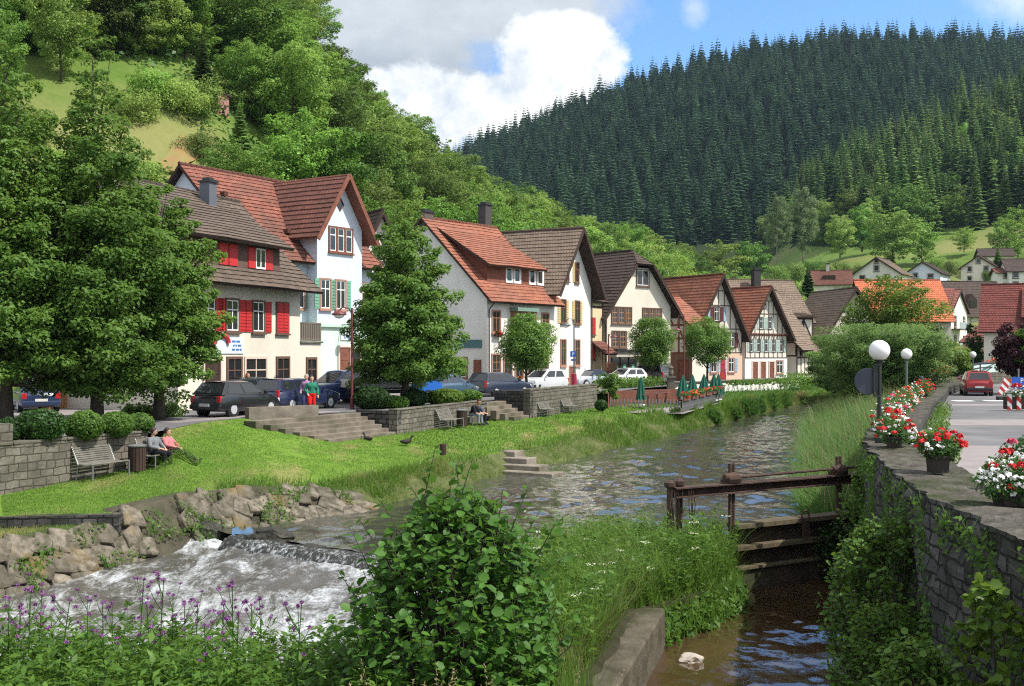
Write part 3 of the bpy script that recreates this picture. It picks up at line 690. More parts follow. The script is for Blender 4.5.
# ---------------------------------------------------------------- houses
def tile_mat(name, c1, c2, stain, moss=0.5):
    m, nt = new_mat(name); t = NT(nt); uv = t.coord('UV'); v = t.coord('World')
    b = t.n('ShaderNodeTexBrick'); t.l(uv, b.inputs['Vector']); b.inputs['Scale'].default_value = 1.0; b.offset = 0.5
    b.inputs['Brick Width'].default_value = 0.24; b.inputs['Row Height'].default_value = 0.36; b.inputs['Mortar Size'].default_value = 0.022; b.inputs['Mortar Smooth'].default_value = 0.3
    b.inputs['Color1'].default_value = (*c1, 1); b.inputs['Color2'].default_value = (*c2, 1); b.inputs['Mortar'].default_value = (*[x*0.42 for x in c1], 1)
    n = t.noise(v, 0.55, 7, 0.65); n2 = t.noise(v, 3.2, 6, 0.7)
    c = t.mix(t.ramp(n, [(0.42, 0), (0.66, moss)]), b.outputs['Color'], stain)
    c = t.mix(t.ramp(n2, [(0.35, 0.5), (0.6, 0)]), c, tuple(x*0.55 for x in stain))
    t.out(c, 0.85, 0.2, t.math('SUBTRACT', n2, t.math('MULTIPLY', b.outputs['Fac'], 0.8)), 0.7, 0.03); return m
T_ORANGE = tile_mat('orange_roof_tile', (0.32, 0.110, 0.066), (0.42, 0.17, 0.105), (0.21, 0.10, 0.07), 0.6)
T_NEW = tile_mat('bright_roof_tile', (0.55, 0.155, 0.075), (0.63, 0.20, 0.10), (0.45, 0.14, 0.075), 0.3)
T_RED = tile_mat('weathered_red_tile', (0.25, 0.085, 0.058), (0.34, 0.13, 0.09), (0.13, 0.07, 0.055), 0.8)
T_REDBR = tile_mat('red_brown_tile', (0.17, 0.068, 0.05), (0.225, 0.095, 0.07), (0.12, 0.06, 0.047), 0.6)
T_BROWN = tile_mat('brown_roof_tile', (0.125, 0.092, 0.072), (0.19, 0.14, 0.11), (0.095, 0.078, 0.064), 0.5)
T_DARK = tile_mat('dark_brown_tile', (0.085, 0.06, 0.05), (0.125, 0.09, 0.075), (0.07, 0.055, 0.048), 0.5)
T_GREYB = tile_mat('grey_brown_tile', (0.21, 0.155, 0.115), (0.28, 0.205, 0.155), (0.15, 0.12, 0.092), 0.5)
T_PINK = tile_mat('pinkish_roof_tile', (0.32, 0.125, 0.095), (0.38, 0.16, 0.125), (0.26, 0.12, 0.1), 0.4)
T_DKRED = tile_mat('dark_red_tile', (0.17, 0.045, 0.035), (0.22, 0.065, 0.05), (0.12, 0.045, 0.04), 0.5)
def plaster(name, c): return pmat(name, tuple(x*.90 for x in c), c, 0.9, 0.9, 0.15, 0.45, 26, c3=tuple(x*k for x, k in zip(c, (.80, .79, .77))), stretch=(1, 1, .45), bdist=.012)
W_WHITE = plaster('white_plaster', (0.78, 0.765, 0.72)); W_CREAM = plaster('cream_plaster', (0.71, 0.66, 0.555)); W_BLUE = plaster('bluish_plaster', (0.62, 0.68, 0.77))
W_MINT = plaster('mint_plaster', (0.62, 0.78, 0.66)); W_BEIGE = plaster('beige_plaster', (0.62, 0.52, 0.33)); W_GREY = plaster('grey_plaster', (0.5, 0.48, 0.43)); W_PEACH = plaster('peach_plaster', (0.78, 0.56, 0.42)); W_OFF = plaster('off_white_plaster', (0.70, 0.65, 0.56)); W_BRN = plaster('brown_plaster', (0.23, 0.125, 0.095))
WOOD_D = pmat('dark_timber', (0.035, 0.022, 0.017), (0.065, 0.042, 0.033), 3, 0.8, 0.2, 0.5, 14, stretch=(1, 1, .2))
WOOD_R = pmat('red_brown_timber', (0.16, 0.055, 0.035), (0.22, 0.085, 0.055), 3, 0.7, 0.3, 0.3, 14)
WOOD_B = pmat('brown_wood', (0.19, 0.095, 0.05), (0.26, 0.14, 0.075), 3, 0.7, 0.3, 0.3, 14)
WOOD_T = pmat('aged_timber', (0.085, 0.062, 0.052), (0.14, 0.105, 0.09), 3, 0.8, 0.2, 0.5, 14)
SH_RED = flat('red_shutter_paint', (0.48, 0.028, 0.03), .5); SH_GREEN = flat('green_shutter_paint', (0.17, 0.36, 0.25), .5); SH_OCHRE = flat('ochre_shutter_paint', (0.55, 0.42, 0.20), .5); SH_BLUE = flat('pale_blue_paint', (0.30, 0.41, 0.50), .5); SH_DKRED = flat('dark_red_paint', (0.12, 0.03, 0.03), .5); SH_LG = flat('pale_green_paint', (0.42, 0.52, 0.47), .5)
SASH = flat('white_sash', (0.78, 0.78, 0.76), .5); STONE_F = flat('sandstone_surround', (0.36, 0.20, 0.15), .8); BRN_F = flat('brown_surround', (0.13, 0.075, 0.055), .7); PALE_F = flat('pale_surround', (0.62, 0.5, 0.42), .8)
METAL_D = flat('dark_metal', (0.03, 0.03, 0.033), .45, .5, .3); ZINC = flat('zinc', (0.28, 0.29, 0.3), .45, .5, .6)
def glass_mat():
    m, nt = new_mat('window_glass'); t = NT(nt); v = t.coord('World'); n = t.noise(v, 0.7, 2)
    c = t.mix(n, (0.012, 0.014, 0.016), (0.05, 0.052, 0.05)); t.out(c, 0.06, 0.6); return m
GLASS = glass_mat()
CURT = flat('curtain', (0.55, 0.54, 0.5), .9)

class House:
    def __init__(s, name, label, FL, FR, depth, wallm, cat='house', group=None, z0=0.0):
        FL, FR = Vector((FL.x, FL.y)), Vector((FR.x, FR.y)); d = FR-FL
        s.w = d.length; s.d = depth; s.rz = math.atan2(d.y, d.x)
        s.root = thing(name, label, cat, (FL.x, FL.y, z0), s.rz, group); s.wallm = wallm
        s.M = Matrix.Translation((FL.x, FL.y, z0)) @ Matrix.Rotation(s.rz, 4, 'Z')
    def pt(s, face, a, z, off=0.0):
        if face == 'front': return Vector((a, -off, z))
        if face == 'left': return Vector((-off, a, z))
        if face == 'right': return Vector((s.w+off, a, z))
        return Vector((a, s.d+off, z))
    def body(s, eave, ridge, axis, base=-0.3, lower=None, eave_r=None, wallm=None, cut=0):
        """axis 'front': gable looks to the street; 'side': ridge runs along the street"""
        s.eave, s.ridge, s.axis = eave, ridge, axis; er = eave_r if eave_r is not None else eave; s.er = er
        w, d = s.w, s.d; mb = MB()
        if axis == 'front':
            prof = [(0, base), (w, base), (w, er), (w/2, ridge), (0, eave)]
            if cut: kx = w/2*cut/(ridge-eave); prof = prof[:3]+[(w/2+kx, ridge-cut), (w/2-kx, ridge-cut)]+prof[4:]
            mb.prism([(x, 0, z) for x, z in prof], (0, d, 0))
        else:
            prof = [(0, base), (d, base), (d, er), (d/2, ridge), (0, eave)]
            mb.prism([(0, y, z) for y, z in prof], (w, 0, 0))
        s.wall = mb.build('wall', wallm or s.wallm, s.root)
        return s
    def slope(s, name, e0, e1, r0, r1, m, trim=None, course=0.36, thick=0.13, parent=None, edge=WOOD_D):
        """one tiled slope from eave e0-e1 up to ridge r0-r1; trim(v)->(u0,u1)"""
        e0, e1, r0, r1 = map(Vector, (e0, e1, r0, r1)); L = ((r0-e0).length+(r1-e1).length)/2; n = max(2, int(L/course))
        nrm = (e1-e0).cross(r0-e0); 
        if nrm.length < 1e-6: nrm = (e1-e0).cross(r1-e1)
        nrm.normalize()
        if nrm.z < 0: nrm = -nrm
        trim = trim or (lambda v: (0, 1)); mb = MB(); W = max((e1-e0).length, (r1-r0).length)
        def p(u, v):
            q = lerp(lerp(e0, e1, u), lerp(r0, r1, u), v); return q+nrm*(.05*mnoise.noise((q.x*.45, q.y*.45, q.z*.45))+.018*mnoise.noise((q.x*2.1, q.y*2.1, q.z*2.1)))
        rng = random.Random(n*13+int(W*10))
        for k in range(n):
            v0, v1 = k/n, (k+1)/n; a0, a1 = trim(v0); b0, b1 = trim(v1); lift = nrm*(0.055+rng.uniform(-.008, .008)); m_ = max(2, int(W/0.9))
            for j in range(m_):
                ta, tb = j/m_, (j+1)/m_
                q = [p(lerp(a0, a1, ta), v0)+lift, p(lerp(a0, a1, tb), v0)+lift, p(lerp(b0, b1, tb), v1)+nrm*.012, p(lerp(b0, b1, ta), v1)+nrm*.012]
                mb.face(q, 0, [(ta*W*(a1-a0), k*.36+.02), (tb*W*(a1-a0), k*.36+.02), (tb*W*(a1-a0), k*.36+.34), (ta*W*(a1-a0), k*.36+.34)])
                mb.face([p(lerp(a0, a1, ta), v0)-nrm*.01, p(lerp(a0, a1, tb), v0)-nrm*.01, q[1], q[0]], 0, [(0, 0), (.1, 0), (.1, .02), (0, .02)])
        # boarding below the tiles and its edges, following the trim
        vs = [0, 1] if trim(0.5) == (0, 1) else [k/8 for k in range(9)]
        for v0, v1 in zip(vs[:-1], vs[1:]):
            a0, a1 = trim(v0); b0, b1 = trim(v1)
            lo = [p(a0, v0)-nrm*thick, p(a1, v0)-nrm*thick, p(b1, v1)-nrm*thick, p(b0, v1)-nrm*thick]; hi = [p(a0, v0)-nrm*.015, p(a1, v0)-nrm*.015, p(b1, v1)-nrm*.015, p(b0, v1)-nrm*.015]
            mb.face(lo, 1)
            mb.face([lo[0], lo[3], hi[3]+nrm*.05, hi[0]+nrm*.05], 1); mb.face([lo[1], lo[2], hi[2]+nrm*.05, hi[1]+nrm*.05], 1)
            if v0 == 0: mb.face([lo[0], lo[1], hi[1], hi[0]], 1)
        return mb.build(name, [m, edge], parent or s.root)
    def roof(s, m, over=0.5, verge=0.6, flare=0.0, hip=None, ridge_m=None, skip=()):
        w, d, e, er, r = s.w, s.d, s.eave, s.er, s.ridge
        if s.axis == 'front':
            k1 = (r-e)/(w/2); k2 = (r-er)/(w/2); o = over
            tr = None
            if hip:
                hd, hh = hip; vh = 1-hh/(r-e+k1*o)
                L = d+2*verge
                tr = lambda v: (0 if v < vh else (v-vh)/(1-vh)*hd/L, 1)
                tr2 = tr
            y0, y1 = -verge, d+verge*.6
            if 'left' not in skip: s.slope('roof', (-o, y0, e-k1*o+.12), (-o, y1, e-k1*o+.12), (w/2, y0, r+.12), (w/2, y1, r+.12), m, tr)
            if 'right' not in skip: s.slope('roof', (w+o, y0, er-k2*o+.12), (w+o, y1, er-k2*o+.12), (w/2, y0, r+.12), (w/2, y1, r+.12), m, tr)
            ry0 = y0
            if hip:
                hd, hh = hip; zz = r-hh+.12; xx = (w/2)*hh/(r-e)
                s.slope('roof', (w/2-xx, y0, zz), (w/2+xx, y0, zz), (w/2, y0+hd, r+.13), (w/2, y0+hd, r+.13), m); ry0 = y0+hd
            p0, p1 = (w/2, ry0, r+.15), (w/2, y1, r+.15)
            if 'barge' not in skip:
                mb = MB()
                lo = 0.0 if not hip else hip[1]
                for sx, ee, kk in ((-1, e, k1), (1, er, k2)):
                    a = Vector((w/2+sx*(w/2+o), y0-.03, ee-kk*o)); b = Vector((w/2+sx*(lo/kk if kk else 0), y0-.03, r-lo+.02)); mb.bar(a, b, .05, .26, up=(0, -1, 0) if False else (0, 0, 1))
                mb.build('barge_board', WOOD_D, s.root)
        else:
            k1 = (r-e)/(d/2); k2 = (r-er)/(d/2); o = over; x0, x1 = -verge, w+verge
            if 'front' not in skip: s.slope('roof', (x0, -o, e-k1*o+.12), (x1, -o, e-k1*o+.12), (x0, d/2, r+.12), (x1, d/2, r+.12), m)
            s.slope('roof', (x0, d+o, er-k2*o+.12), (x1, d+o, er-k2*o+.12), (x0, d/2, r+.12), (x1, d/2, r+.12), m)
            p0, p1 = (x0, d/2, r+.15), (x1, d/2, r+.15)
        mb = MB(); p0, p1 = Vector(p0), Vector(p1); n = max(2, int((p1-p0).length/.4))
        for k in range(n): mb.tube([lerp(p0, p1, k/n), lerp(p0, p1, (k+.97)/n)], [.13, .105], 7)
        mb.build('ridge_cap', m, s.root)
        return s
    def window(s, face, a, z, w, h, surround=BRN_F, sash=SASH, nx=2, nz=2, sw=.09, sill=True, glass=None, shutters=None, name='window', split=.68, box=None):
        mb = MB(); P_ = lambda aa, zz, o: s.pt(face, aa, zz, o)
        def rect(mb, a0, a1, z0, z1, o0, o1, mi=0):
            q = [P_(a0, z0, o0), P_(a1, z0, o0), P_(a1, z1, o0), P_(a0, z1, o0)]; n = P_(0, 0, o1)-P_(0, 0, o0); mb.prism(q, n, mi)
        for (a0, a1, z0, z1) in ((a-w/2-sw, a-w/2, z-sw, z+h+sw), (a+w/2, a+w/2+sw, z-sw, z+h+sw), (a-w/2, a+w/2, z+h, z+h+sw), (a-w/2, a+w/2, z-sw, z)): rect(mb, a0, a1, z0, z1, -.05, .075)
        fr = mb.build(name, surround, s.root)
        mb = MB(); t = .06
        for k in range(nx+1):
            x = a-w/2+t/2+(w-t)*k/nx; rect(mb, x-t/2, x+t/2, z, z+h, -.05, .035)
        zs = [z+t/2, z+h-t/2]+([z+h*split] if nz == 2 else [z+h*k/nz for k in range(1, nz)] if nz > 2 else [])
        for zz in zs:
            for k in range(nx):
                x0 = a-w/2+t+(w-t)*k/nx; x1 = a-w/2+(w-t)*(k+1)/nx; rect(mb, x0, x1, zz-t/2, zz+t/2, -.05, .033)
        mb.build('sash', sash, fr)
        mb = MB(); rect(mb, a-w/2, a+w/2, z, z+h, -.05, .012); mb.build('pane', glass or GLASS, fr)
        if sill:
            mb = MB(); rect(mb, a-w/2-sw-.05, a+w/2+sw+.05, z-sw-.07, z-sw, -.05, .14); mb.build('sill', surround, fr)
        if shutters:
            sm, wd, which = shutters[0], shutters[1], shutters[2] if len(shutters) > 2 else 'LR'
            sh = []
            if 'L' in which: sh.append(a-w/2-sw-.02-wd/2)
            if 'R' in which: sh.append(a+w/2+sw+.02+wd/2)
            if 'C' in which: sh += [a-w/4, a+w/4]; 
            for x in sh:
                ww = wd if 'C' not in which else w/2-.02; o0 = .0 if 'C' not in which else .04
                mb = MB(); rect(mb, x-ww/2, x+ww/2, z-.04, z+h+.04, o0-.02, o0+.05)
                for k in range(9):
                    zz = z+h*(k+.5)/9; rect(mb, x-ww/2+.07, x+ww/2-.07, zz-.035, zz+.025, o0+.05, o0+.07)
                mb.build('shutter', sm, s.root)
        if box:
            flower_box_part(s, P_, a, z, w, box)
        return fr
    def door(s, face, a, z, w, h, m, frame=BRN_F, glassy=False):
        mb = MB()
        def rect(mb, a0, a1, z0, z1, o0, o1):
            q = [s.pt(face, a0, z0, o0), s.pt(face, a1, z0, o0), s.pt(face, a1, z1, o0), s.pt(face, a0, z1, o0)]; mb.prism(q, s.pt(face, 0, 0, o1)-s.pt(face, 0, 0, o0))
        rect(mb, a-w/2, a+w/2, z, z+h, -.05, .02)
        if not glassy:
            for k in range(3): rect(mb, a-w/2+.12, a+w/2-.12, z+.15+k*h/3.1, z+h/3.1*(k+1), .02, .04)
        dr = mb.build('door', m, s.root)
        mb = MB()
        for q in ((a-w/2-.13, a-w/2, z, z+h+.13), (a+w/2, a+w/2+.13, z, z+h+.13), (a-w/2, a+w/2, z+h, z+h+.13)): rect(mb, *q, -.05, .07)
        if glassy: rect(mb, a-.03, a+.03, z, z+h, -.05, .05); rect(mb, a-w/2, a+w/2, z+h*.75, z+h*.75+.06, -.05, .048)
        mb.build('frame', frame, dr)
        mb = MB(); p = s.pt(face, a+w/2-.12, z+1.0, .07); mb.box(p, (.05, .05, .14)); mb.build('handle', METAL_D, dr)
    def beams(s, face, segs, m=WOOD_D, wd=.17, name='timber_frame', off=.035):
        """half-timbering: each segment (a0,z0,a1,z1)"""
        mb = MB()
        for i, (a0, z0, a1, z1) in enumerate(segs):
            p0 = s.pt(face, a0, z0, 0); p1 = s.pt(face, a1, z1, 0); dd = (p1-p0).normalized(); n = s.pt(face, 0, 0, 1)-s.pt(face, 0, 0, 0); side = dd.cross(n)*wd/2
            o = off+0.0025*(i % 5)
            q = [p0+side-n*.03, p1+side-n*.03, p1-side-n*.03, p0-side-n*.03]; mb.prism(q, n*(o+.03))
        mb.build(name, m, s.root)
    def rect(s, name, face, a0, a1, z0, z1, o0, o1, m, parent=None):
        mb = MB(); q = [s.pt(face, a0, z0, o0), s.pt(face, a1, z0, o0), s.pt(face, a1, z1, o0), s.pt(face, a0, z1, o0)]
        mb.prism(q, s.pt(face, 0, 0, o1)-s.pt(face, 0, 0, o0)); return mb.build(name, m, parent or s.root)
    def chimney(s, x, y, z0, z1, sx=.6, sy=.6, m=None, cap=True):
        mb = MB(); mb.box((x, y, (z0+z1)/2), (sx, sy, z1-z0)); c = mb.build('chimney', m or W_GREY, s.root)
        if cap: mb = MB(); mb.box((x, y, z1+.06), (sx+.16, sy+.16, .1)); mb.box((x, y, z1+.2), (sx*.7, sy*.7, .14)); mb.build('cap', METAL_D, c)
    def gutter(s, face='front', a0=0, a1=None, z=None, drop=None):
        mb = MB(); a1 = a1 if a1 is not None else s.w; off = .62
        mb.tube([s.pt(face, a0, z, off), s.pt(face, a1, z, off)], .065, 7)
        if drop is not None:
            mb.tube([s.pt(face, drop, z, off), s.pt(face, drop, z-.5, .1), s.pt(face, drop, 0, .1)], .05, 7)
        mb.build('gutter', METAL_D, s.root)
    def text(s, face, a, z, size, txt, m, off=.06, parent=None, name='lettering'):
        c = bpy.data.curves.new(name, 'FONT'); c.body = txt; c.size = size; c.align_x = 'CENTER'; c.extrude = .012; c.materials.append(m)
        return txt_mesh(c, s.pt(face, a, z, off), parent or s.root, name, {'front': 0, 'left': -PI/2, 'right': PI/2}[face])
GER_LEAF = leaf_mat('geranium_leaf', (0.035, 0.09, 0.015), (0.08, 0.17, 0.03)); GER_RED = flat('red_petal', (0.62, 0.02, 0.02), .6); GER_PINK = flat('pink_petal', (0.65, 0.22, 0.25), .6); GER_WHITE = flat('white_petal', (0.8, 0.8, 0.76), .6); GER_ORANGE = flat('orange_petal', (0.72, 0.10, 0.025), .6)
def tuft_cloud(rng, n, c, ext, size, up=0.4):
    c = np.array(c, float); ext = np.array(ext, float)
    d = rng.normal(size=(n, 3)); d /= np.linalg.norm(d, axis=1, keepdims=True); r = rng.random((n, 1))**.4
    p = c+d*r*ext; nn = d*.6+rng.normal(size=(n, 3))*.5+np.array([0, 0, up]); return leaf_quads(rng, p, nn, size)
def leaf_quads(rng, p, nn, size, aspect=0.62, fold=0.18, axis=None):
    n = len(p); nn = nn/np.maximum(1e-6, np.linalg.norm(nn, axis=1, keepdims=True))
    a = rng.normal(size=(n, 3)) if axis is None else axis
    a = a-nn*np.sum(a*nn, axis=1, keepdims=True); a /= np.maximum(1e-6, np.linalg.norm(a, axis=1, keepdims=True)); b = np.cross(nn, a)
    s = (size*(0.65+0.7*rng.random((n, 1)))) if np.isscalar(size) else size
    v0 = p-a*s*.5; v2 = p+a*s*.5; v1 = p+b*s*aspect*.5+nn*s*fold-a*s*.06; v3 = p-b*s*aspect*.5+nn*s*fold-a*s*.06
    V = np.stack([v0, v1, v2, v3], 1).reshape(-1, 3); Q = np.arange(n*4).reshape(n, 4); return V, Q
def flower_box_part(s, P_, a, z, w, box):
    c = P_(a, z-.12, .22); n = P_(0, 0, 1)-P_(0, 0, 0); al = P_(1, 0, 0)-P_(0, 0, 0)
    mb = MB(); mb.bar(P_(a-w/2, z-.2, .22), P_(a+w/2, z-.2, .22), .18, .16); bx = mb.build('flower_box', WOOD_D, s.root)
    rng = np.random.default_rng(int(a*100)+7); ext = np.abs(np.array(al))*w*.55+np.abs(np.array(n))*.2+np.array([0, 0, .22])
    V, Q = tuft_cloud(rng, 90, c, ext, .16); np_mesh('foliage', V, Q, GER_LEAF, tint=rng.random(len(Q)), parent=bx)
    V, Q = tuft_cloud(rng, 60, c+Vector((0, 0, .04))+n*.08, ext, .15); np_mesh('blossom', V, Q, box, parent=bx)

LATT = pmat('lattice_wood', (.30, .16, .08), (.42, .24, .12), 3, .7, .3, .3, 14)
# --- house with the red shutters
H = House('village_house', 'cream house with red shutters and dark mansard roof beside the big lime trees', XY(178, 50.2), XY(300, 59.5), 9.0, W_CREAM)
h1 = H; L1 = H.w
H.body(6.35, 11.0, 'side'); H.roof(T_BROWN, over=.85, verge=.75, skip=('front',))
# flared lower front slope, upper slope carried out over a long dormer
k = (11.3-6.35)/4.5
H.slope('roof', (-.75, -1.0, 5.95), (L1+.75, -1.0, 5.95), (-.75, 1.0, 7.62), (L1+.75, 1.0, 7.62), T_BROWN)
H.slope('roof', (L1-1.6, 1.0, 7.62), (L1+.75, 1.0, 7.62), (L1-1.6, 4.5, 11.12), (L1+.75, 4.5, 11.12), T_BROWN)
dm = H.rect('dormer', 'front', -.3, L1-1.75, 6.7, 8.35, -3.0, -.12, pmat('dormer_boards', (.10, .062, .052), (.15, .095, .08), 3, .8, .2, .3, 14))
H.slope('roof', (-.75, -.55, 8.15), (L1-1.35, -.55, 8.15), (-.75, 4.5, 11.17), (L1-1.35, 4.5, 11.17), T_BROWN)
def on_dormer(a, w_, m, kind):
    off = -.1
    H.rect('shutter', 'front', a-w_/2, a+w_/2, 6.95, 8.0, -.12, -.07, m, dm) if kind == 's' else H.rect('window', 'front', a-w_/2, a+w_/2, 6.95, 8.0, -.12, -.07, m, dm)
fl = (L1)
def h1x(px):   # along the front at a pixel column
    lo, hi = -4.0, L1+6
    for _ in range(40):
        mid = (lo+hi)/2; p = H.M @ Vector((mid, 0, 0)); 
        if 512+F*p.x/p.y < px: lo = mid
        else: hi = mid
    return lo
for px in (226, 234): on_dormer(h1x(px), .82, SH_RED, 's')
for px in (253.5, 270.5): on_dormer(h1x(px), .62, SH_RED, 's')
a_ = h1x(262); H.rect('window', 'front', a_-.42, a_+.42, 6.95, 8.0, -.12, -.065, SASH, dm)
for q in (-.2, .2): H.rect('pane', 'front', a_+q-.15, a_+q+.15, 7.05, 7.9, -.1, -.058, GLASS, dm)
for px, kind in ((232, 'w'), (258, 'w'), (282, 's')):
    a_ = h1x(px)
    if kind == 'w': H.window('front', a_, 3.75, .95, 1.5, BRN_F, nx=2, nz=2, shutters=(SH_RED, .55))
    else: H.window('front', a_, 3.75, 1.0, 1.5, BRN_F, nx=2, nz=1, shutters=(SH_RED, .5, 'C'))
for px in (208,):
    a_ = h1x(px); H.window('front', a_, 3.75, .95, 1.5, BRN_F, shutters=(SH_RED, .55))
for px, w_ in ((234, 1.0), (255.5, 1.7), (282.5, 1.0)): H.door('front', h1x(px), 0, w_, 2.35, flat('shop_dark_glass', (.02, .02, .022), .1, .6), PALE_F if w_ > 1.2 else BRN_F, glassy=True)
H.door('front', h1x(212), 0, 1.2, 2.3, WOOD_D, PALE_F)
bn = H.rect('banner', 'front', h1x(215), h1x(243), 2.62, 3.42, 0.01, .05, flat('banner_white', (.62, .70, .80), .6))
rng_ = random.Random(2)
for i, zz in enumerate((3.22, 3.02, 2.82)):   # three lines of blue script, too small to read
    x = h1x(231)+.1*(i % 2)
    while x < h1x(239):
        l = rng_.uniform(.10, .3); H.rect('lettering', 'front', x, x+l, zz-.045, zz+.045, .05, .062, flat('banner_blue', (.05, .16, .42), .6), bn); x += l+.07
mb = MB(); c = H.pt('front', h1x(220), 3.1, .09)
mb.tube([c+Vector((.55*math.cos(t_), 0, .42*math.sin(t_))) for t_ in np.linspace(.1, PI*1.02, 12)], .13, 6); mb.build('emblem', flat('banner_red', (.55, .04, .05), .6), H.root)
# annex with roof terrace
mb = MB(); mb.box((L1+1.05, 1.9, 1.45), (2.1, 3.8, 3.5)); mb.build('annex', W_CREAM, H.root)
H.rect('annex_coping', 'front', L1-.02, L1+2.2, 3.2, 3.3, -3.9, .1, CONC)
mb = MB()
for i in range(12): mb.box((L1+.1+i*.185, .05, 3.82), (.13, .035, 1.0))
mb.box((L1+1.08, .05, 3.42), (2.15, .05, .08)); mb.box((L1+1.08, .05, 4.3), (2.15, .06, .08)); mb.build('railing', flat('weathered_rail', (.16, .135, .11), .8), H.root)
H.door('front', L1+1.1, 0, .8, 2.3, flat('shop_dark_glass2', (.02, .02, .022), .1, .6), BRN_F, glassy=True)
CX_ = next(x for x in np.arange(0, L1, .05) if 512+F*(H.M @ Vector((x, 3.4, 0))).x/(H.M @ Vector((x, 3.4, 0))).y > 208); H.chimney(CX_, 3.4, 9.8, 11.55, .62, .62, flat('slate_clad', (.10, .11, .13), .6)); H.gutter('front', -.7, L1+.7, 5.95)
for a_ in (1.5, 5.5): H.window('left', a_, 3.7, .9, 1.4, BRN_F, shutters=(SH_RED, .5))

# --- blue-white gable house
H = House('village_house', 'pale blue house with steep gable, triple window and green shutters next to the red shutters', XY(247, 60.9), XY(372, 69.8), 10.0, W_BLUE)
def colx(H, px, y=0.0):
    lo, hi = -20.0, H.w+20
    for _ in range(40):
        mid = (lo+hi)/2; p = H.M @ Vector((mid, y, 0))
        if 512+F*p.x/p.y < px: lo = mid
        else: hi = mid
    return lo
H.body(8.5, 13.4, 'side'); H.roof(T_RED, over=.7, verge=.5)
g0, g1 = colx(H, 307), colx(H, 352); gw = g1-g0; gc = (g0+g1)/2
mb = MB(); mb.prism([(g0, -.8, -.3), (g1, -.8, -.3), (g1, -.8, 10.3), (gc, -.8, 13.25), (g0, -.8, 10.3)], (0, 5.75, 0)); mb.build('gable_wall', W_BLUE, H.root)
ok = (13.25-10.3)/(gw/2)
for sx in (-1, 1): H.slope('roof', (gc+sx*(gw/2+.7), -1.55, 10.3-ok*.7+.12), (gc+sx*(gw/2+.7), 5, 10.3-ok*.7+.12), (gc, -1.55, 13.37), (gc, 5, 13.37), T_REDBR, edge=WOOD_R)
mb = MB()
for sx in (-1, 1): mb.bar((gc+sx*(gw/2+.72), -1.57, 10.3-ok*.72), (gc, -1.57, 13.3), .06, .26)
mb.build('barge_board', WOOD_R, H.root)
def shifted(H, dy): H.pt0 = H.pt; H.pt = lambda f, a, z, off=0.0: H.pt0(f, a, z, off+(dy if f == 'front' else 0))
shifted(H, .8)
for q in (-.72, 0, .72): H.window('front', gc+q+.05, 8.75, .56, 1.4, WOOD_R, nx=1, nz=2, sw=.08)
mb = MB(); c = H.pt('front', gc, 11.6, 0); mb.prism([c+Vector((0, 0, -.42)), c+Vector((.34, 0, 0)), c+Vector((0, 0, .42)), c+Vector((-.34, 0, 0))], (0, -.06, 0)); dw = mb.build('diamond_window', BRN_F, H.root)
mb = MB(); mb.prism([c+Vector((0, -.03, -.28)), c+Vector((.22, -.03, 0)), c+Vector((0, -.03, .28)), c+Vector((-.22, -.03, 0))], (0, -.05, 0)); mb.build('pane', GLASS, dw)
for px in (315, 330.5): H.window('front', colx(H, px), 5.3, .8, 1.7, STONE_F, nx=2, nz=2, shutters=(SH_GREEN, .38))
H.pt = H.pt0
H.window('front', colx(H, 299), 5.3, .8, 1.7, STONE_F, nx=2, nz=2, shutters=(SH_GREEN, .36, 'R'))
H.window('front', colx(H, 366), 5.3, .8, 1.7, STONE_F, nx=2, nz=2, shutters=(SH_GREEN, .36))
H.rect('mint_ground_floor', 'front', g0-1.9, g1+1.6, 0, 4.2, -.02, .84, W_MINT); H.rect('cornice', 'front', g0-1.95, g1+1.7, 4.2, 4.36, -.02, 1.0, flat('mint_trim', (.45, .62, .5), .7))
shifted(H, .85)
sg = H.rect('shop_sign', 'front', colx(H, 330), colx(H, 344), 3.45, 4.1, .0, .06, flat('sign_white', (.72, .76, .80), .5))
H.text('front', colx(H, 337), 3.56, .5, 'bigz', flat('sign_blue', (.12, .25, .45), .5), .08, sg)
H.door('front', colx(H, 334), .4, .95, 2.6, WOOD_R, PALE_F); H.window('front', colx(H, 345), .9, .9, 1.9, PALE_F, nx=1, nz=1); H.door('front', colx(H, 357), 0, 1.2, 2.5, flat('shop_dark_glass3', (.02, .02, .022), .1, .6), PALE_F, True)
mb = MB(); mb.tube([H.pt('front', colx(H, 330), 4.35, 0), H.pt('front', colx(H, 330), 4.35, 1.1)], .03, 6); mb.lathe(H.pt('front', colx(H, 330), 4.3, 1.1), [(.02, -.16), (.17, -.08), (.17, .08), (.02, .16)], 10); mb.build('wall_lantern', METAL_D, H.root)
H.pt = H.pt0
for px in (200, 265): pass
mb = MB()
for px, vz in ((230, 10.6), (262, 11.6), (300, 9.6)):
    a_ = colx(H, px); yy = (vz-8.5)/(13.4-8.5)*5; mb.box((a_, yy-.1, vz+.25), (.3, .35, .25))
mb.build('roof_vent', T_REDBR, H.root)

# --- low house behind the tree
H = House('village_house', 'white house with dark brown roof peeping out behind the pyramidal lime tree', XY(356, 84), XY(405, 86), 8, W_WHITE)
H.body(9.2, 13.6, 'front'); H.roof(T_DARK, .5, .5)
H.window('front', H.w*.5, 9.8, .9, 1.1, BRN_F)
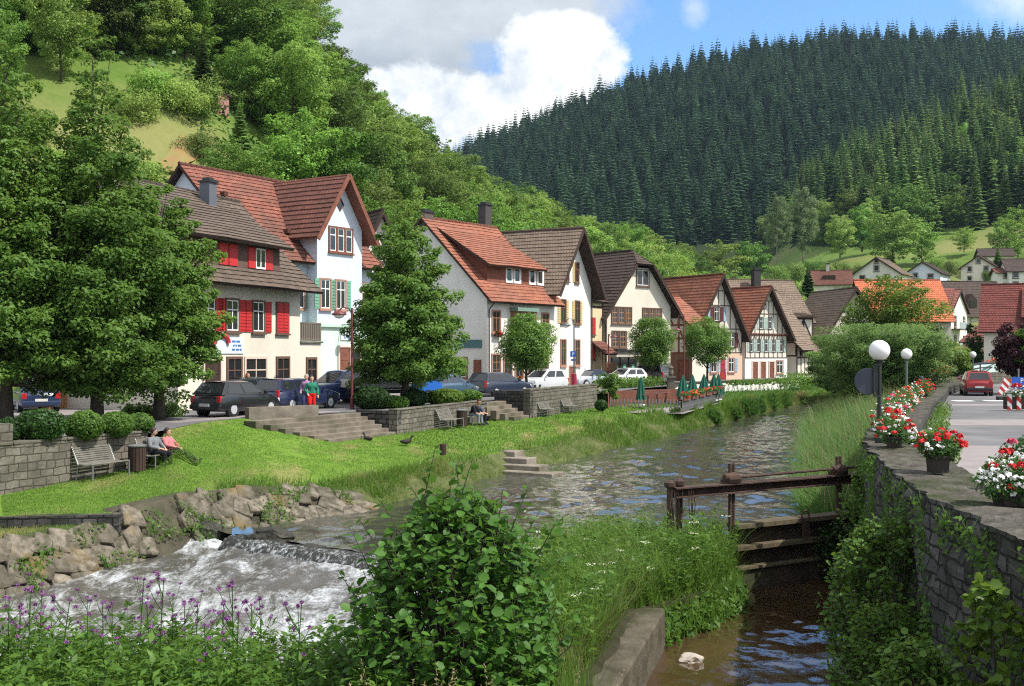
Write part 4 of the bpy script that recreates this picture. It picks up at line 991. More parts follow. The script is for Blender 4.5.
# --- inn with orange roof
H = House('inn', 'white inn with orange roof, long dormer and dark lettering behind the small round tree', XY(487, 75), XY(553.5, 81.2), 11.4, W_WHITE)
H.body(6.75, 12.2, 'side'); H.roof(T_ORANGE, over=.75, verge=.45)
kf = (12.2-6.75)/5.7
dz0 = 7.2; dx0, dx1 = .95, H.w-1.2
mb = MB(); y0_ = .75; mb.prism([(dx0, y0_, 7.2), (dx0, y0_, 8.95), (dx0, 4.4, 11.0), (dx0, 4.4, 10.6)], (dx1-dx0, 0, 0)); dm = mb.build('dormer', WOOD_R, H.root)
H.slope('roof', (dx0-.6, .1, 8.75), (dx1+.6, .1, 8.75), (dx0-.6, 4.9, 11.62), (dx1+.6, 4.9, 11.62), T_ORANGE)
Hpt = H.pt; H.pt = lambda f, a, z, off=0.0: Hpt(f, a, z, off-y0_)
for px in (509, 517, 532, 540):
    a_ = colx(H, px, y0_); H.window('front', a_, 7.75, .62, .98, SASH, SASH, nx=1, nz=1, sw=.1, sill=False)
H.pt = Hpt
for px in (496, 545): H.window('front', colx(H, px), 4.1, .8, 1.45, STONE_F, nx=2, nz=2, sash=WOOD_B, box=GER_RED if px < 500 else None)
bay = H.rect('bay_window', 'front', colx(H, 510.5), colx(H, 530), 3.7, 5.6, -.02, .62, WOOD_B)
H.rect('bay_cornice', 'front', colx(H, 509.5), colx(H, 531), 5.6, 5.85, -.02, .75, flat('green_copper', (.16, .25, .2), .6), bay)
for k_ in range(3):
    a0 = lerp(colx(H, 511.5), colx(H, 529), k_/3); a1 = lerp(colx(H, 511.5), colx(H, 529), (k_+1)/3); H.rect('pane', 'front', a0+.06, a1-.06, 4.2, 5.5, .6, .64, GLASS, bay)
for px in (496, 507.5, 519, 531, 544): H.window('front', colx(H, px), .95, .85, 1.6, STONE_F, nx=2, nz=2, sash=WOOD_B, box=GER_RED if px in (507.5, 531) else GER_ORANGE)
H.text('front', colx(H, 506), 3.05, .75, 'GAST', METAL_D, .08)
mb = MB(); p = H.pt('front', colx(H, 504), 4.5, 0); mb.bar(p, p+Vector((0, -1.0, 0)), .05, .05); mb.box(p+Vector((0, -.8, -.5)), (.06, .5, .8)); mb.build('hanging_sign', flat('inn_gold', (.42, .30, .16), .5), H.root)
H.gutter('front', -.4, H.w+.5, 6.15, drop=.12)
mb = MB(); mb.box(H.pt('left', 1.6, 3.3, .06), (.08, 2.3, .55)); mb.build('street_plaque', flat('plaque_teal', (.07, .16, .17), .5), H.root)
H.window('left', 3.6, 3.9, .85, 1.3, STONE_F); H.window('left', 3.0, 1.0, 2.4, 1.3, WOOD_B, nx=4)
H.rect('showcase', 'left', .5, 1.1, 1.0, 2.2, -.01, .12, WOOD_R)
H.chimney(7.3, 6.1, 11.3, 14.0, .75, .75, flat('chimney_dark', (.05, .045, .045), .7)); H.chimney(.3, 5.9, 11.7, 12.7, 1.0, .7, flat('chimney_dark2', (.09, .07, .06), .7))
# --- narrow gabled house
H = House('village_house', 'narrow white gabled house with ochre shutters and brown tiled roof beside the inn', XY(553.5, 81.4), XY(591, 87.2), 10.5, W_WHITE)
H.body(7.9, 12.1, 'front'); H.roof(T_GREYB, .85, .95)
for px in (563, 577): H.window('front', colx(H, px), 4.95, .75, 1.7, BRN_F, nx=2, nz=2, sash=WOOD_R, shutters=(SH_OCHRE, .42))
for px in (566.5, 576.5): H.window('front', colx(H, px), 8.15, .62, 1.45, BRN_F, nx=2, nz=2, sash=WOOD_R, shutters=(SH_OCHRE, .28, 'L'))
for px in (563, 577): H.window('front', colx(H, px), 1.75, .8, 1.9, STONE_F, nx=2, nz=2, sash=WOOD_B)
H.window('front', colx(H, 571), 10.8, .35, .55, BRN_F, nx=1, nz=1, sill=False)
H.window('front', colx(H, 555.5), .4, .7, .8, PALE_F, nx=1, nz=1); H.door('front', colx(H, 572), 0, .9, 1.6, WOOD_R, STONE_F)
for px in (581, 586): H.rect('notice_board', 'front', colx(H, px)-.28, colx(H, px)+.28, .75, 1.55, -.01, .09, SASH)
H.gutter('front', H.w-.05, H.w, 7.3, drop=H.w-.05)
# --- slim piece of red-shuttered house in the gap
H = House('village_house', 'sliver of half timbered house with red shutters squeezed between two white gables', XY(590, 92.5), XY(603, 94.5), 6, W_BEIGE)
H.body(7.2, 9.4, 'side'); H.roof(T_BROWN, .4, .2); H.beams('front', [(0.05, 0, .05, 7), (H.w-.1, 0, H.w-.1, 7), (0, 3.6, H.w, 3.6), (0, 6.6, H.w, 6.6)])
for z_ in (4.0, 1.9): H.window('front', .55, z_+.3, .5, 1.3, BRN_F, nx=1, shutters=(SH_RED, .5, 'C'))
H.slope('porch_roof', (.15, -1.4, 2.6), (H.w, -1.4, 2.6), (.15, 0, 3.7), (H.w, 0, 3.7), T_REDBR)
H.rect('gate', 'front', .25, H.w-.1, 0, 1.9, 1.3, 1.4, WOOD_B)
# --- big white house with dark half-hipped roof
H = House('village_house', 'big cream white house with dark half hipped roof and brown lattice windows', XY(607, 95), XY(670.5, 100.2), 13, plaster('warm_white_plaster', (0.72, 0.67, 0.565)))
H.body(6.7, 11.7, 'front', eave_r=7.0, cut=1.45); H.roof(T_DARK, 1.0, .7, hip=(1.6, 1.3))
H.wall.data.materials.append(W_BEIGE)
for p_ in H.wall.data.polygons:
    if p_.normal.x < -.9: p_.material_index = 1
H.window('front', colx(H, 642.5), 8.7, .62*2.4, 1.35, BRN_F, nx=2, nz=1)
for px in (620.5, 651): 
    for z_ in (5.4,): [H.window('front', colx(H, px+1)+q, z_-.1, .66, 1.35, BRN_F, LATT, nx=2, nz=3, sw=.09) for q in (-.86, 0, .86)]
for px in (617,): [H.window('front', colx(H, px+2)+q, 3.2, .72, 1.35, BRN_F, LATT, nx=2, nz=3, sw=.09) for q in (-.47, .47)]
[H.window('front', colx(H, 653)+q, 3.2, .72, 1.35, BRN_F, LATT, nx=2, nz=3, sw=.09) for q in (-.9, 0, .9)]
H.rect('awning_box', 'front', colx(H, 611.5), colx(H, 664), 2.35, 2.85, -.02, .6, flat('pale_canopy', (.5, .46, .4), .8)); H.rect('canopy_roof', 'front', colx(H, 611), colx(H, 665), 2.85, 3.0, -.02, .8, METAL_D)
for px in (615.5, 624, 632.5, 645, 655):
    sw_ = H.rect('shop_window', 'front', colx(H, px)-.48, colx(H, px)+.48, .25, 2.15, -.02, .05, GLASS)
    H.rect('frame', 'front', colx(H, px)-.58, colx(H, px)-.48, .1, 2.3, -.02, .09, WOOD_D, sw_); H.rect('poster', 'front', colx(H, px)-.2, colx(H, px)+.2, .4, 1.0, .05, .07, SASH, sw_)
    H.rect('poster', 'front', colx(H, px)-.16, colx(H, px)+.16, 1.3, 1.7, .05, .07, flat('poster_green', (.2, .5, .35), .6), sw_)
mb = MB(); p = H.pt('left', .6, 4.2, 0); mb.bar(p, p+Vector((-1.0, 0, 0)), .05, .05); mb.box(p+Vector((-.7, 0, -.45)), (.5, .08, .6)); mb.build('hanging_sign', PALE_F, H.root); H.gutter('left', -.3, 10, 5.7, drop=.1)
mb = MB()
for i in range(9): mb.box((1.05, .3+i*.42, 8.4), (.1, .16, .12))
mb.build('snow_guard', METAL_D, H.root)
mb = MB(); q = Vector((4, 7, 11.7)); mb.tube([q, q+Vector((0, 0, 2.6))], .025, 5)
for k_ in range(5): mb.tube([q+Vector((-.5, 0, 1.6+k_*.2)), q+Vector((.5, 0, 1.6+k_*.2))], .012, 4)
mb.build('aerial', ZINC, H.root)
def fach(H, face, a0, a1, zs, n, diag=(), rake=None, posts=True):
    segs = []
    for z in zs: 
        b0, b1 = (a0, a1) if rake is None else rake(z); segs.append((b0, z, b1, z))
    for z0, z1 in zip(zs[:-1], zs[1:]):
        for k in range(n+1):
            a = lerp(a0, a1, k/n); t = z1
            if rake is not None:
                c0, c1 = rake(z0); 
                if a < c0 or a > c1: continue
                while t > z0+.1 and not (rake(t)[0] <= a <= rake(t)[1]): t -= .1
            segs.append((a, z0, a, t))
    return segs+list(diag)
# --- half-timbered annex
H = House('timbered_annex', 'low half timbered annex with orange lean roof and brown ground floor behind the round tree', XY(692, 105), XY(707, 106.9), 7.2, W_OFF, 'annex')
H.body(5.3, 8.2, 'side'); H.roof(T_ORANGE, .6, .5)
r_ = lambda z: (0, 7.2) if z <= 5.3 else ((z-5.3)/2.9*3.6, 7.2-(z-5.3)/2.9*3.6)
H.beams('left', fach(H, 'left', .1, 7.1, [2.7, 4.1, 5.4, 6.6], 5, [(.3, 2.8, 1.4, 4.9), (2.6, 2.8, 1.6, 5.2), (3.2, 2.8, 4.2, 5.2), (5.6, 2.8, 4.6, 5.2), (2.2, 5.5, 3.4, 7.6), (5.0, 5.5, 3.8, 7.6)], r_), WOOD_R)
H.rect('ground_floor', 'left', -.02, 7.2, -.3, 2.65, -.02, .006, W_BRN); H.door('left', 1.0, 0, 1.0, 2.0, WOOD_R)
# --- first orange gable
def gable_rake(w, e, r, er=None):
    er = er if er is not None else e
    return lambda z: ((max(0, z-e)/(r-e))*w/2, w-(max(0, z-er)/(r-er))*w/2)
H = House('timbered_house', 'half timbered house with tall orange roof and pale blue shutters, next to the annex', XY(694, 109), XY(742, 113), 12, W_OFF)
w_ = H.w; H.body(4.9, 10.5, 'front', eave_r=4.6); H.roof(T_ORANGE, .5, .75)
rk = gable_rake(w_, 4.9, 10.5, 4.6)
H.beams('front', fach(H, 'front', .08, w_-.08, [2.75, 5.15, 7.5, 9.0], 8, [(.2, 2.9, .9, 5.0), (w_-.2, 2.9, w_-.9, 5.0)], rk), WOOD_T, .1)
H.rect('ground_floor', 'front', -.02, w_+.02, -.3, 2.66, -.02, .006, W_PEACH)
for px in (699, 713.5, 731): H.window('front', colx(H, px), .8, .8, 1.35, STONE_F, nx=2, nz=2, shutters=(SH_BLUE, .42))
H.door('front', colx(H, 722.5), 0, .9, 2.2, flat('red_door', (.32, .03, .03), .5), PALE_F)
for px in (722, 731.5): H.window('front', colx(H, px), 3.35, .75, 1.35, WOOD_D, nx=2, nz=2, shutters=(SH_BLUE, .4, 'L')); H.rect('shutter', 'front', colx(H, px)+.5, colx(H, px)+.9, 3.3, 4.75, .02, .07, SH_DKRED)
H.window('front', colx(H, 708), 3.35, .75, 1.35, WOOD_D, nx=2, nz=2, shutters=(SH_BLUE, .4))
H.window('front', w_/2-.25, 5.95, .75, 1.35, WOOD_D, nx=2, nz=2, shutters=(SH_DKRED, .4)); H.rect('shutter', 'front', w_/2-1.6, w_/2-1.25, 5.9, 7.35, .02, .07, SH_BLUE); H.rect('shutter', 'front', w_/2+.7, w_/2+1.05, 5.9, 7.35, .02, .07, SH_BLUE)
# --- second orange gable
H = House('timbered_house', 'half timbered house with three rows of pale green shutters under a smaller orange gable', XY(745, 116), XY(787, 120), 11, W_OFF)
w_ = H.w; H.body(4.75, 9.7, 'front'); H.roof(T_ORANGE, .55, .75); rk = gable_rake(w_, 4.75, 9.7)
H.beams('front', fach(H, 'front', .08, w_-.08, [2.2, 4.6, 6.9, 8.3], 9, [], rk), WOOD_T, .09)
H.rect('ground_floor', 'front', -.02, w_+.02, -.3, 2.12, -.02, .006, W_WHITE)
mb = MB()
for i in range(16): mb.box((.3+i*(w_-.6)/15, -.2, 4.72), (.16, .36, .16))
mb.build('beam_end', WOOD_R, H.root)
for px in (751, 758.5, 766, 773.5, 781.5): H.window('front', colx(H, px), 2.85, .5, 1.25, WOOD_D, nx=1, nz=2, sw=.06, sill=False, shutters=(SH_LG, .3))
for px in (761, 769.5): H.window('front', colx(H, px), 5.3, .55, 1.2, WOOD_D, nx=1, nz=2, sw=.06, sill=False, shutters=(SH_LG, .3))
H.window('front', w_/2-.3, 7.5, .22, .6, WOOD_D, nx=1, nz=1, sill=False)
for px in (755, 763, 771.5): H.door('front', colx(H, px), 0, .75, 1.75, WOOD_R, PALE_F)
H.window('front', colx(H, 779.5), .55, 1.0, 1.3, STONE_F, nx=2)
# --- brown side house with long falling roof
H = House('timbered_house', 'dark timber house with long falling grey brown roof right after the two orange gables', XY(797, 123), XY(812, 127), 9, W_OFF)
H.body(3.9, 10.0, 'side'); H.roof(T_GREYB, .9, .6); H.beams('left', fach(H, 'left', .1, 8.9, [2.4, 3.9, 5.6], 6, [], lambda z: (0, 9) if z < 3.9 else ((z-3.9)/6.1*4.5, 9-(z-3.9)/6.1*4.5)))
H.beams('front', fach(H, 'front', 0, H.w, [.3, 2.2, 3.6], 4)); H.window('front', 1.2, 2.3, .6, 1.0, WOOD_D, nx=1)
H.slope('porch_roof', (-1.4, -1.2, 3.0), (H.w*.4, -1.2, 3.0), (-1.4, 2.0, 6.0), (H.w*.4, 2.0, 6.0), T_GREYB)
# --- big grey-brown roof behind
H = House('village_house', 'wide house with broad grey brown roof and tall black chimney behind the timbered gables', XY(725, 134), XY(811, 137), 10, W_OFF)
H.body(7.0, 11.9, 'side'); H.roof(T_GREYB, .7, .3); H.chimney(5.9, 3.4, 9.5, 13.2, .9, .9, flat('chimney_black', (.03, .028, .028), .8))
# dormer-like timbered end
H = House('timbered_house', 'small timbered gable end with grey flat roof and cross braces', XY(794, 131), XY(813, 131.5), 5, W_OFF)
H.body(7.0, 7.4, 'side'); H.roof(T_GREYB, .5, .3); H.beams('front', [(.05, 2, .05, 6.9), (H.w-.05, 2, H.w-.05, 6.9), (H.w/2, 2, H.w/2, 6.9), (0, 4.2, H.w, 4.2), (0, 6.8, H.w, 6.8), (.1, 4.3, H.w/2, 6.7), (H.w-.1, 4.3, H.w/2, 6.7)])
# --- houses right of it
H = House('village_house', 'brown roofed house with pale gable strip behind the willow', XY(811, 142), XY(834, 143), 9, W_CREAM)
H.body(4.5, 7.0, 'side'); H.roof(T_GREYB, .5, .3)
H = House('village_house', 'house with long steep brown roof slope rising out of the willow', XY(813, 134), XY(894, 136), 11, W_CREAM)
H.body(2.6, 10.6, 'front'); H.roof(T_GREYB, .6, .8, skip=())
H.window('front', H.w*.5, 5.2, 1.0, 1.3, BRN_F)
H = House('village_house', 'house with bright orange tiled roof and shade-grey wall behind the round maple', XY(868, 137.5), XY(951, 137.5), 9.0, W_GREY)
H.body(7.1, 12.0, 'side'); H.roof(T_NEW, .55, .4); H.window('front', H.w*.86, 3.5, .8, 1.2, BRN_F)
H.wall.data.materials.append(W_WHITE)  # grey front carries its shade in the colour; left gable stays white
for p_ in H.wall.data.polygons:
    if p_.normal.x < -.9: p_.material_index = 1
mb = MB()
for a_ in (7.4, 8.6, 9.8): mb.tube([(a_, -.5, 0), (a_, -.5, 6.6)], .03, 5)
for z_ in (2.2, 4.2, 6.2): mb.tube([(7.2, -.5, z_), (10.2, -.5, z_)], .03, 5)
mb.build('scaffold_pole', ZINC, H.root)
H = House('apartment_house', 'tall white house with pinkish roof, balconies and bay beside the orange roof', XY(951, 150), XY(967, 156), 12, W_WHITE)
H.body(8.6, 11.4, 'front'); H.roof(T_PINK, .5, .3)
for z_ in (.8, 3.6, 6.3): H.window('front', H.w*.25, z_, .8, 1.5, BRN_F, nx=1); H.window('front', H.w*.8, z_, .8, 1.5, BRN_F, nx=2)
for z_ in (3.2, 5.9):
    H.rect('balcony', 'front', .1, H.w*.55, z_, z_+.15, -.02, 1.2, CONC); H.rect('railing', 'front', .1, H.w*.55, z_+.15, z_+1.05, 1.12, 1.18, flat('balcony_grey', (.35, .38, .4), .6))
H.slope('roof', (-1.6, -.4, 9.0), (-1.6, 12, 9.0), (.5, -.4, 11.6), (.5, 12, 11.6), T_PINK)
H = House('village_house', 'long low house with dark grey roof and one gabled dormer above the pink roof', XY(938, 188), XY(1010, 190), 9, W_CREAM, z0=7)
H.body(2.6, 8.2, 'side'); H.roof(T_DARK, .6, .4); a_ = H.w*.5
mb = MB(); mb.prism([(a_-.9, .6, 3.2), (a_+.9, .6, 3.2), (a_+.9, .6, 4.9), (a_, .6, 6.0), (a_-.9, .6, 4.9)], (0, 3, 0)); mb.build('dormer', WOOD_D, H.root); H.rect('window', 'front', a_-.5, a_+.5, 3.6, 4.8, -.62, -.54, GLASS)
H = House('village_house', 'cream house under a big dark red roof at the edge of the road', XY(984, 104), XY(1129, 98.8), 11, W_CREAM)
H.body(5.0, 9.3, 'side'); H.roof(T_DKRED, .6, .5); H.window('front', 2.6, 2.2, .35, .35, BRN_F, nx=1, nz=1, sill=False)
mb = MB(); mb.prism([(4.2, .5, 5.3), (4.2, 5, 8.6), (4.2, 5, 5.3)], (4, 0, 0)); mb.build('dormer', W_CREAM, H.root); H.slope('roof', (3.2, .2, 6.0), (8.6, .2, 6.0), (3.2, 4.6, 9.0), (8.6, 4.6, 9.0), T_DKRED)
H = House('outbuilding', 'low shed with flat red tiled roof between the thujas and the dark red roof', XY(963, 130), XY(1001, 122), 8, W_PEACH, 'shed')
H.body(4.2, 7.4, 'side'); H.roof(T_PINK, .4, .3)
# --- houses on the slope beyond
def hill_house(label, x0, x1, ytop, yeave, ybase, Y, wallm, tm, axis='front', depth=9, group=None, wins=(), twist=6):
    wd_ = (x1-x0)*Y/F*1.25; th_ = rad(-34) if axis == 'front' else rad(-12); a = XY(x0, Y); b = a+Vector((math.cos(th_), math.sin(th_), 0))*wd_; z0 = P(0, ybase, Y).z; H = House('hillside_house', label, a, b, depth, wallm, 'house', z0=z0)
    ze = P(0, yeave, Y).z-z0; zr = P(0, ytop, Y).z-z0; H.body(ze, zr, axis, base=-6); H.roof(tm, .5, .5)
    for (fx, py, ww, hh) in wins: H.window('front', H.w*fx, P(0, py, Y).z-z0, ww, hh, BRN_F, nx=1, nz=1, sw=.08)
    return H
hill_house('white house with grey pointed gable, highest of the white houses by the meadow edge', 853, 890, 259, 275, 292, 225, W_WHITE, T_GREYB, wins=((.5, 264, .8, .9), (.5, 272, 1.0, 1.2), (.2, 281, 1.1, 1.1), (.72, 281, 1.1, 1.1)))
hill_house('small bluish white house with dish antenna and dark roof', 905, 932, 263, 274, 285, 235, W_BLUE, T_DARK, wins=((.3, 278, 1.0, 1.0), (.72, 279, 1.2, .9)))
hill_house('cream house with symmetrical brown gable below the meadow', 961, 987, 257, 268, 284, 240, W_CREAM, T_BROWN, wins=((.5, 264, .9, 1.0), (.25, 272, .9, 1.1), (.72, 272, .9, 1.1), (.25, 281, .9, 1.0), (.72, 281, .9, 1.0)))
hill_house('white two storey house with dark hipped looking roof beside the dark red roof', 1009, 1050, 258, 271, 292, 205, W_WHITE, T_DARK, 'side', wins=((.12, 278, 1.0, 1.2), (.36, 278, 1.0, 1.2), (.12, 287, .9, 1.0), (.36, 287, .9, 1.0), (.7, 278, 1.0, 1.2)))
hill_house('white annex with low pinkish roof joined to the two storey white house', 998, 1010, 268, 273, 292, 207, W_WHITE, T_PINK, 'side', 6, wins=((.5, 278, .9, 1.1), (.5, 288, .9, .9)))
hill_house('dark brown barn half hidden behind the cream hillside house', 982, 1006, 248, 256, 270, 262, W_CREAM, T_DARK, 'side', 8)
H = hill_house('brown roofed house with dormers among the bushes below the forest', 812, 842, 270, 284, 297, 200, W_CREAM, T_REDBR, 'side', 8)
H.rect('dormer', 'front', 2, 4.2, P(0, 284, 200).z-P(0, 297, 200).z, P(0, 275, 200).z-P(0, 297, 200).z, -2.5, -1, WOOD_D); H.chimney(3, 4, 4, 6.2)
HUT_Y = float(next(Y for Y in np.arange(78, 150, .5) if HY-(terrain(XY(217, Y).x, Y)-CZ)*F/Y < 112))
H = House('garden_hut', 'small weathered pink garden hut among the trees high on the wooded slope', XY(203, HUT_Y), XY(213, HUT_Y-.9), 2.0, flat('faded_pink_boards', (.34, .17, .15), .8), 'hut', z0=P(0, 113, HUT_Y).z)
H.body(1.75, 2.0, 'side', base=-1.0); H.roof(T_DARK, .25, .2)
# --- garden walls, rail, terraces along the river row
wl = thing('white_wall', 'long white garden wall below the half timbered houses', 'wall')
mb = MB(); a, b = XY(668, 91, 0), XY(798, 112, 0); d = (b-a).normalized()
mb.bar(a+Vector((0, 0, -.55)), b+Vector((0, 0, -.55)), .3, 1.2); mb.build('masonry', W_WHITE, wl)
mb = MB(); mb.bar(a+Vector((0, 0, .12)), b+Vector((0, 0, .12)), .42, .12); mb.build('coping', WOOD_D, wl)
wl = thing('brick_wall', 'low dark red brick wall of the sunken café garden', 'wall'); mb = MB()
pts = [(6.3, 72.2), (6.9, 76.5), (15.0, 83.0)]
L_ = 0
for p_, q_ in zip(pts[:-1], pts[1:]):
    l_ = math.hypot(q_[0]-p_[0], q_[1]-p_[1]); n_ = Vector((q_[1]-p_[1], p_[0]-q_[0], 0)).normalized()*.0
    mb.face([(p_[0], p_[1], -1.1), (q_[0], q_[1], -1.1), (q_[0], q_[1], .02), (p_[0], p_[1], .02)], 0, [(L_, -1.1), (L_+l_, -1.1), (L_+l_, 0.02), (L_, .02)])
    mb.face([(p_[0], p_[1], .02), (q_[0], q_[1], .02), (q_[0]-.2, q_[1]+.3, .02), (p_[0]-.2, p_[1]+.3, .02)], 0, [(L_, 0), (L_+l_, 0), (L_+l_, .3), (L_, .3)]); L_ += l_
mb.build('masonry', BRICK, wl)
poly_sheet('terrace_floor', [(6.2, 70.2), (10.7, 68.6), (16.6, 86), (15.0, 83.2), (6.9, 76.6)], -1.12, PAVE)
# ---------------------------------------------------------------- foliage
LF_LIME = leaf_mat('lime_leaf', (0.054, 0.132, 0.020), (0.145, 0.255, 0.046), .42, .12)
LF_HILL = leaf_mat('hillside_leaf', (0.036, 0.12, 0.015), (0.135, 0.295, 0.040), .30, .55, hue2=(0.20, 0.29, 0.06))
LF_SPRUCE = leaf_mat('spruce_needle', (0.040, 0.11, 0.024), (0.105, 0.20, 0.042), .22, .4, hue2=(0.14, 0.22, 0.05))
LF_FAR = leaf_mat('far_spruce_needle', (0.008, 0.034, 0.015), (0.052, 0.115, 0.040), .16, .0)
LF_DARKB = leaf_mat('clipped_box_leaf', (0.014, 0.045, 0.008), (0.035, 0.085, 0.014), .25, .3)
LF_WILLOW = leaf_mat('willow_leaf', (0.08, 0.165, 0.03), (0.18, 0.285, 0.08), .42, .15)
LF_MAPLE = leaf_mat('maple_leaf', (0.06, 0.13, 0.014), (0.13, 0.21, 0.025), .38, .15)
LF_BIRCH = leaf_mat('birch_leaf', (0.10, 0.16, 0.06), (0.20, 0.27, 0.12), .35, .15)
LF_PURPLE = leaf_mat('purple_leaf', (0.035, 0.012, 0.016), (0.075, 0.022, 0.028), .3, .1)
LF_BUSH = leaf_mat('alder_leaf', (0.032, 0.095, 0.014), (0.085, 0.20, 0.028), .40, .1, rough=.5)
LF_WEED = leaf_mat('weed_leaf', (0.05, 0.125, 0.016), (0.12, 0.23, 0.032), .4, .12)
LF_REED = leaf_mat('reed_blade', (0.035, 0.11, 0.018), (0.105, 0.21, 0.045), .38, .1)
LF_GRASS = leaf_mat('grass_blade', (0.078, 0.168, 0.022), (0.145, 0.25, 0.04), .38, .1, dry=(.29, .26, .11))
LF_STRAW = leaf_mat('dry_grass', (0.22, 0.18, 0.085), (0.36, 0.30, 0.16), .35, .1)
LF_THIS = flat('thistle_purple', (0.24, 0.085, 0.25), .8); LF_WHITEF = flat('umbel_white', (0.55, 0.58, 0.42), .8)
BARK = pmat('bark', (0.05, 0.042, 0.033), (0.10, 0.085, 0.068), 4, 0.95, 0.1, 1.0, 16, coord='Object', stretch=(1, 1, .3), bdist=.04)
BARK_L = pmat('pale_bark', (0.22, 0.20, 0.17), (0.36, 0.33, 0.29), 3, 0.9, 0.1, .6, 12, coord='Object')

def crown(seed, H, R, prof, nclump, nleaf, leaf, z0=0.0, clump=(0.16, 0.30), flat_=0.75, sq=1.0, aspect=.62, gap=0.55):
    """leaf faces gathered in boughs spread through the crown's volume; returns verts, quads, tint, bough centres"""
    rng = np.random.default_rng(seed)
    ts = np.linspace(0, 1, 60); pr = np.array([prof(t) for t in ts]); wts = np.maximum(pr, .02)**1.3; cdf = np.cumsum(wts); cdf /= cdf[-1]
    C_ = []; Rr = []
    lob = rng.random(9)*2*PI
    for i in range(nclump):
        t = float(np.interp(rng.random(), cdf, ts)); a = rng.random()*2*PI; r = prof(t)*R*(1+.18*math.sin(a*2+lob[0])+.12*math.sin(a*3+lob[1]+t*6))
        rr = r*(rng.random()**gap); C_.append((rr*math.cos(a), rr*math.sin(a)*sq, z0+t*H)); Rr.append(R*rng.uniform(*clump)*(0.55+.6*prof(t)))
    C_ = np.array(C_); Rr = np.array(Rr); ct = rng.random(nclump)
    idx = rng.choice(nclump, nleaf, p=Rr**2/np.sum(Rr**2))
    d = rng.normal(size=(nleaf, 3)); d[:, 2] += .25; d /= np.linalg.norm(d, axis=1, keepdims=True)
    rad_ = Rr[idx][:, None]*(0.45+.62*rng.random((nleaf, 1))**.7)
    p = C_[idx]+d*rad_*np.array([1, 1, flat_])
    out = C_[idx]*np.array([1, 1, 0]); out /= np.maximum(.3, np.linalg.norm(out, axis=1, keepdims=True))
    nn = d*.75+out*.25+rng.normal(size=(nleaf, 3))*.42+np.array([0, 0, .55])
    V, Q = leaf_quads(rng, p, nn, leaf, aspect)
    tint = np.clip(ct[idx]*.55+rng.random(nleaf)*.55, 0, 1)
    return V, Q, tint, C_
def crown_b(seed, H, R, prof, nb, nleaf, leaf, z0=0.0, sq=1.0, aspect=.62, wid=.17, rise=.35, inner=.12):
    """a crown of separate leafy boughs reaching out and up from the stem, ragged at the tips"""
    rng = np.random.default_rng(seed); ts = np.linspace(0, 1, 60); pr = np.array([prof(t) for t in ts]); wts = np.maximum(pr, .10)**1.1; cdf = np.cumsum(wts); cdf /= cdf[-1]
    t = np.interp((np.arange(nb)+rng.random(nb))/nb, cdf, ts); rr = np.array([prof(x) for x in t])*R; a = np.arange(nb)*2.399+rng.normal(size=nb)*.5; lob = rng.random(4)*6.28
    L = rr*(1+.16*np.sin(2*a+lob[0]+t*3)+.12*np.sin(3*a+lob[1]-t*5))*rng.uniform(.72, 1.14, nb)+.25; up = rise*(.35+1.5*t)+rng.normal(size=nb)*.10
    d = np.stack([np.cos(a), np.sin(a)*sq, up], 1); tip = np.stack([np.zeros(nb), np.zeros(nb), z0+t*H], 1)+d*L[:, None]*np.array([1, 1, .8]); tip[:, 2] = np.minimum(tip[:, 2], z0+H*1.02); root = tip-d*L[:, None]*np.array([1, 1, 1.0]); root[:, :2] *= .3
    w = L*wid+R*.055; idx = rng.choice(nb, nleaf, p=(L+.8)*(w+.12)/np.sum((L+.8)*(w+.12))); s = inner+(1-inner)*rng.random(nleaf)**.62
    g = rng.normal(size=(nleaf, 3)); g /= np.linalg.norm(g, axis=1, keepdims=True); g *= rng.random((nleaf, 1))**.45; env = (np.sin(PI*np.clip(s, .06, 1)**1.35*.97)**.65)[:, None]
    p = root[idx]+(tip[idx]-root[idx])*s[:, None]+g*w[idx][:, None]*env*np.array([1.25, 1.25, .72]); p[:, 2] -= (L[idx]*.10*s*s)
    nn = g*.55+np.array([0, 0, .75])+d[idx]*.25+rng.normal(size=(nleaf, 3))*.40; V, Q = leaf_quads(rng, p, nn, leaf, aspect)
    bt = rng.random(nb); return V, Q, np.clip(bt[idx]*.5+rng.random(nleaf)*.6, 0, 1), root+(tip-root)*.75
def trunk_mesh(seed, H, r0, base, centres, nl=9, bend=.25, m=None):
    rng = random.Random(seed); mb = MB(); pts = []; n = 8
    for k in range(n+1):
        t = k/n; pts.append((bend*mnoise.noise((seed*3.1, t*2, 0))*t*2, bend*mnoise.noise((seed*1.7, t*2, 5))*t*2, base*0+H*t*.92))
    mb.tube(pts, [r0*(1.25 if k == 0 else 1)*(1-.88*k/n) for k in range(n+1)], 9)
    if len(centres):
        for i in range(nl):
            c = Vector(centres[rng.randrange(len(centres))]); zt = max(base*.8, c.z-H*.22*rng.uniform(.6, 1.2)); t = min(.9, zt/(H*.92)); k = int(t*n); p = lerp(Vector(pts[k]), Vector(pts[min(n, k+1)]), t*n-k)
            mid = lerp(p, c, .55)+Vector((0, 0, -.04*H*rng.random())); r = r0*(1-.85*t)*.55; mb.tube([p, mid, c], [r, r*.6, r*.2], 6)
    return mb
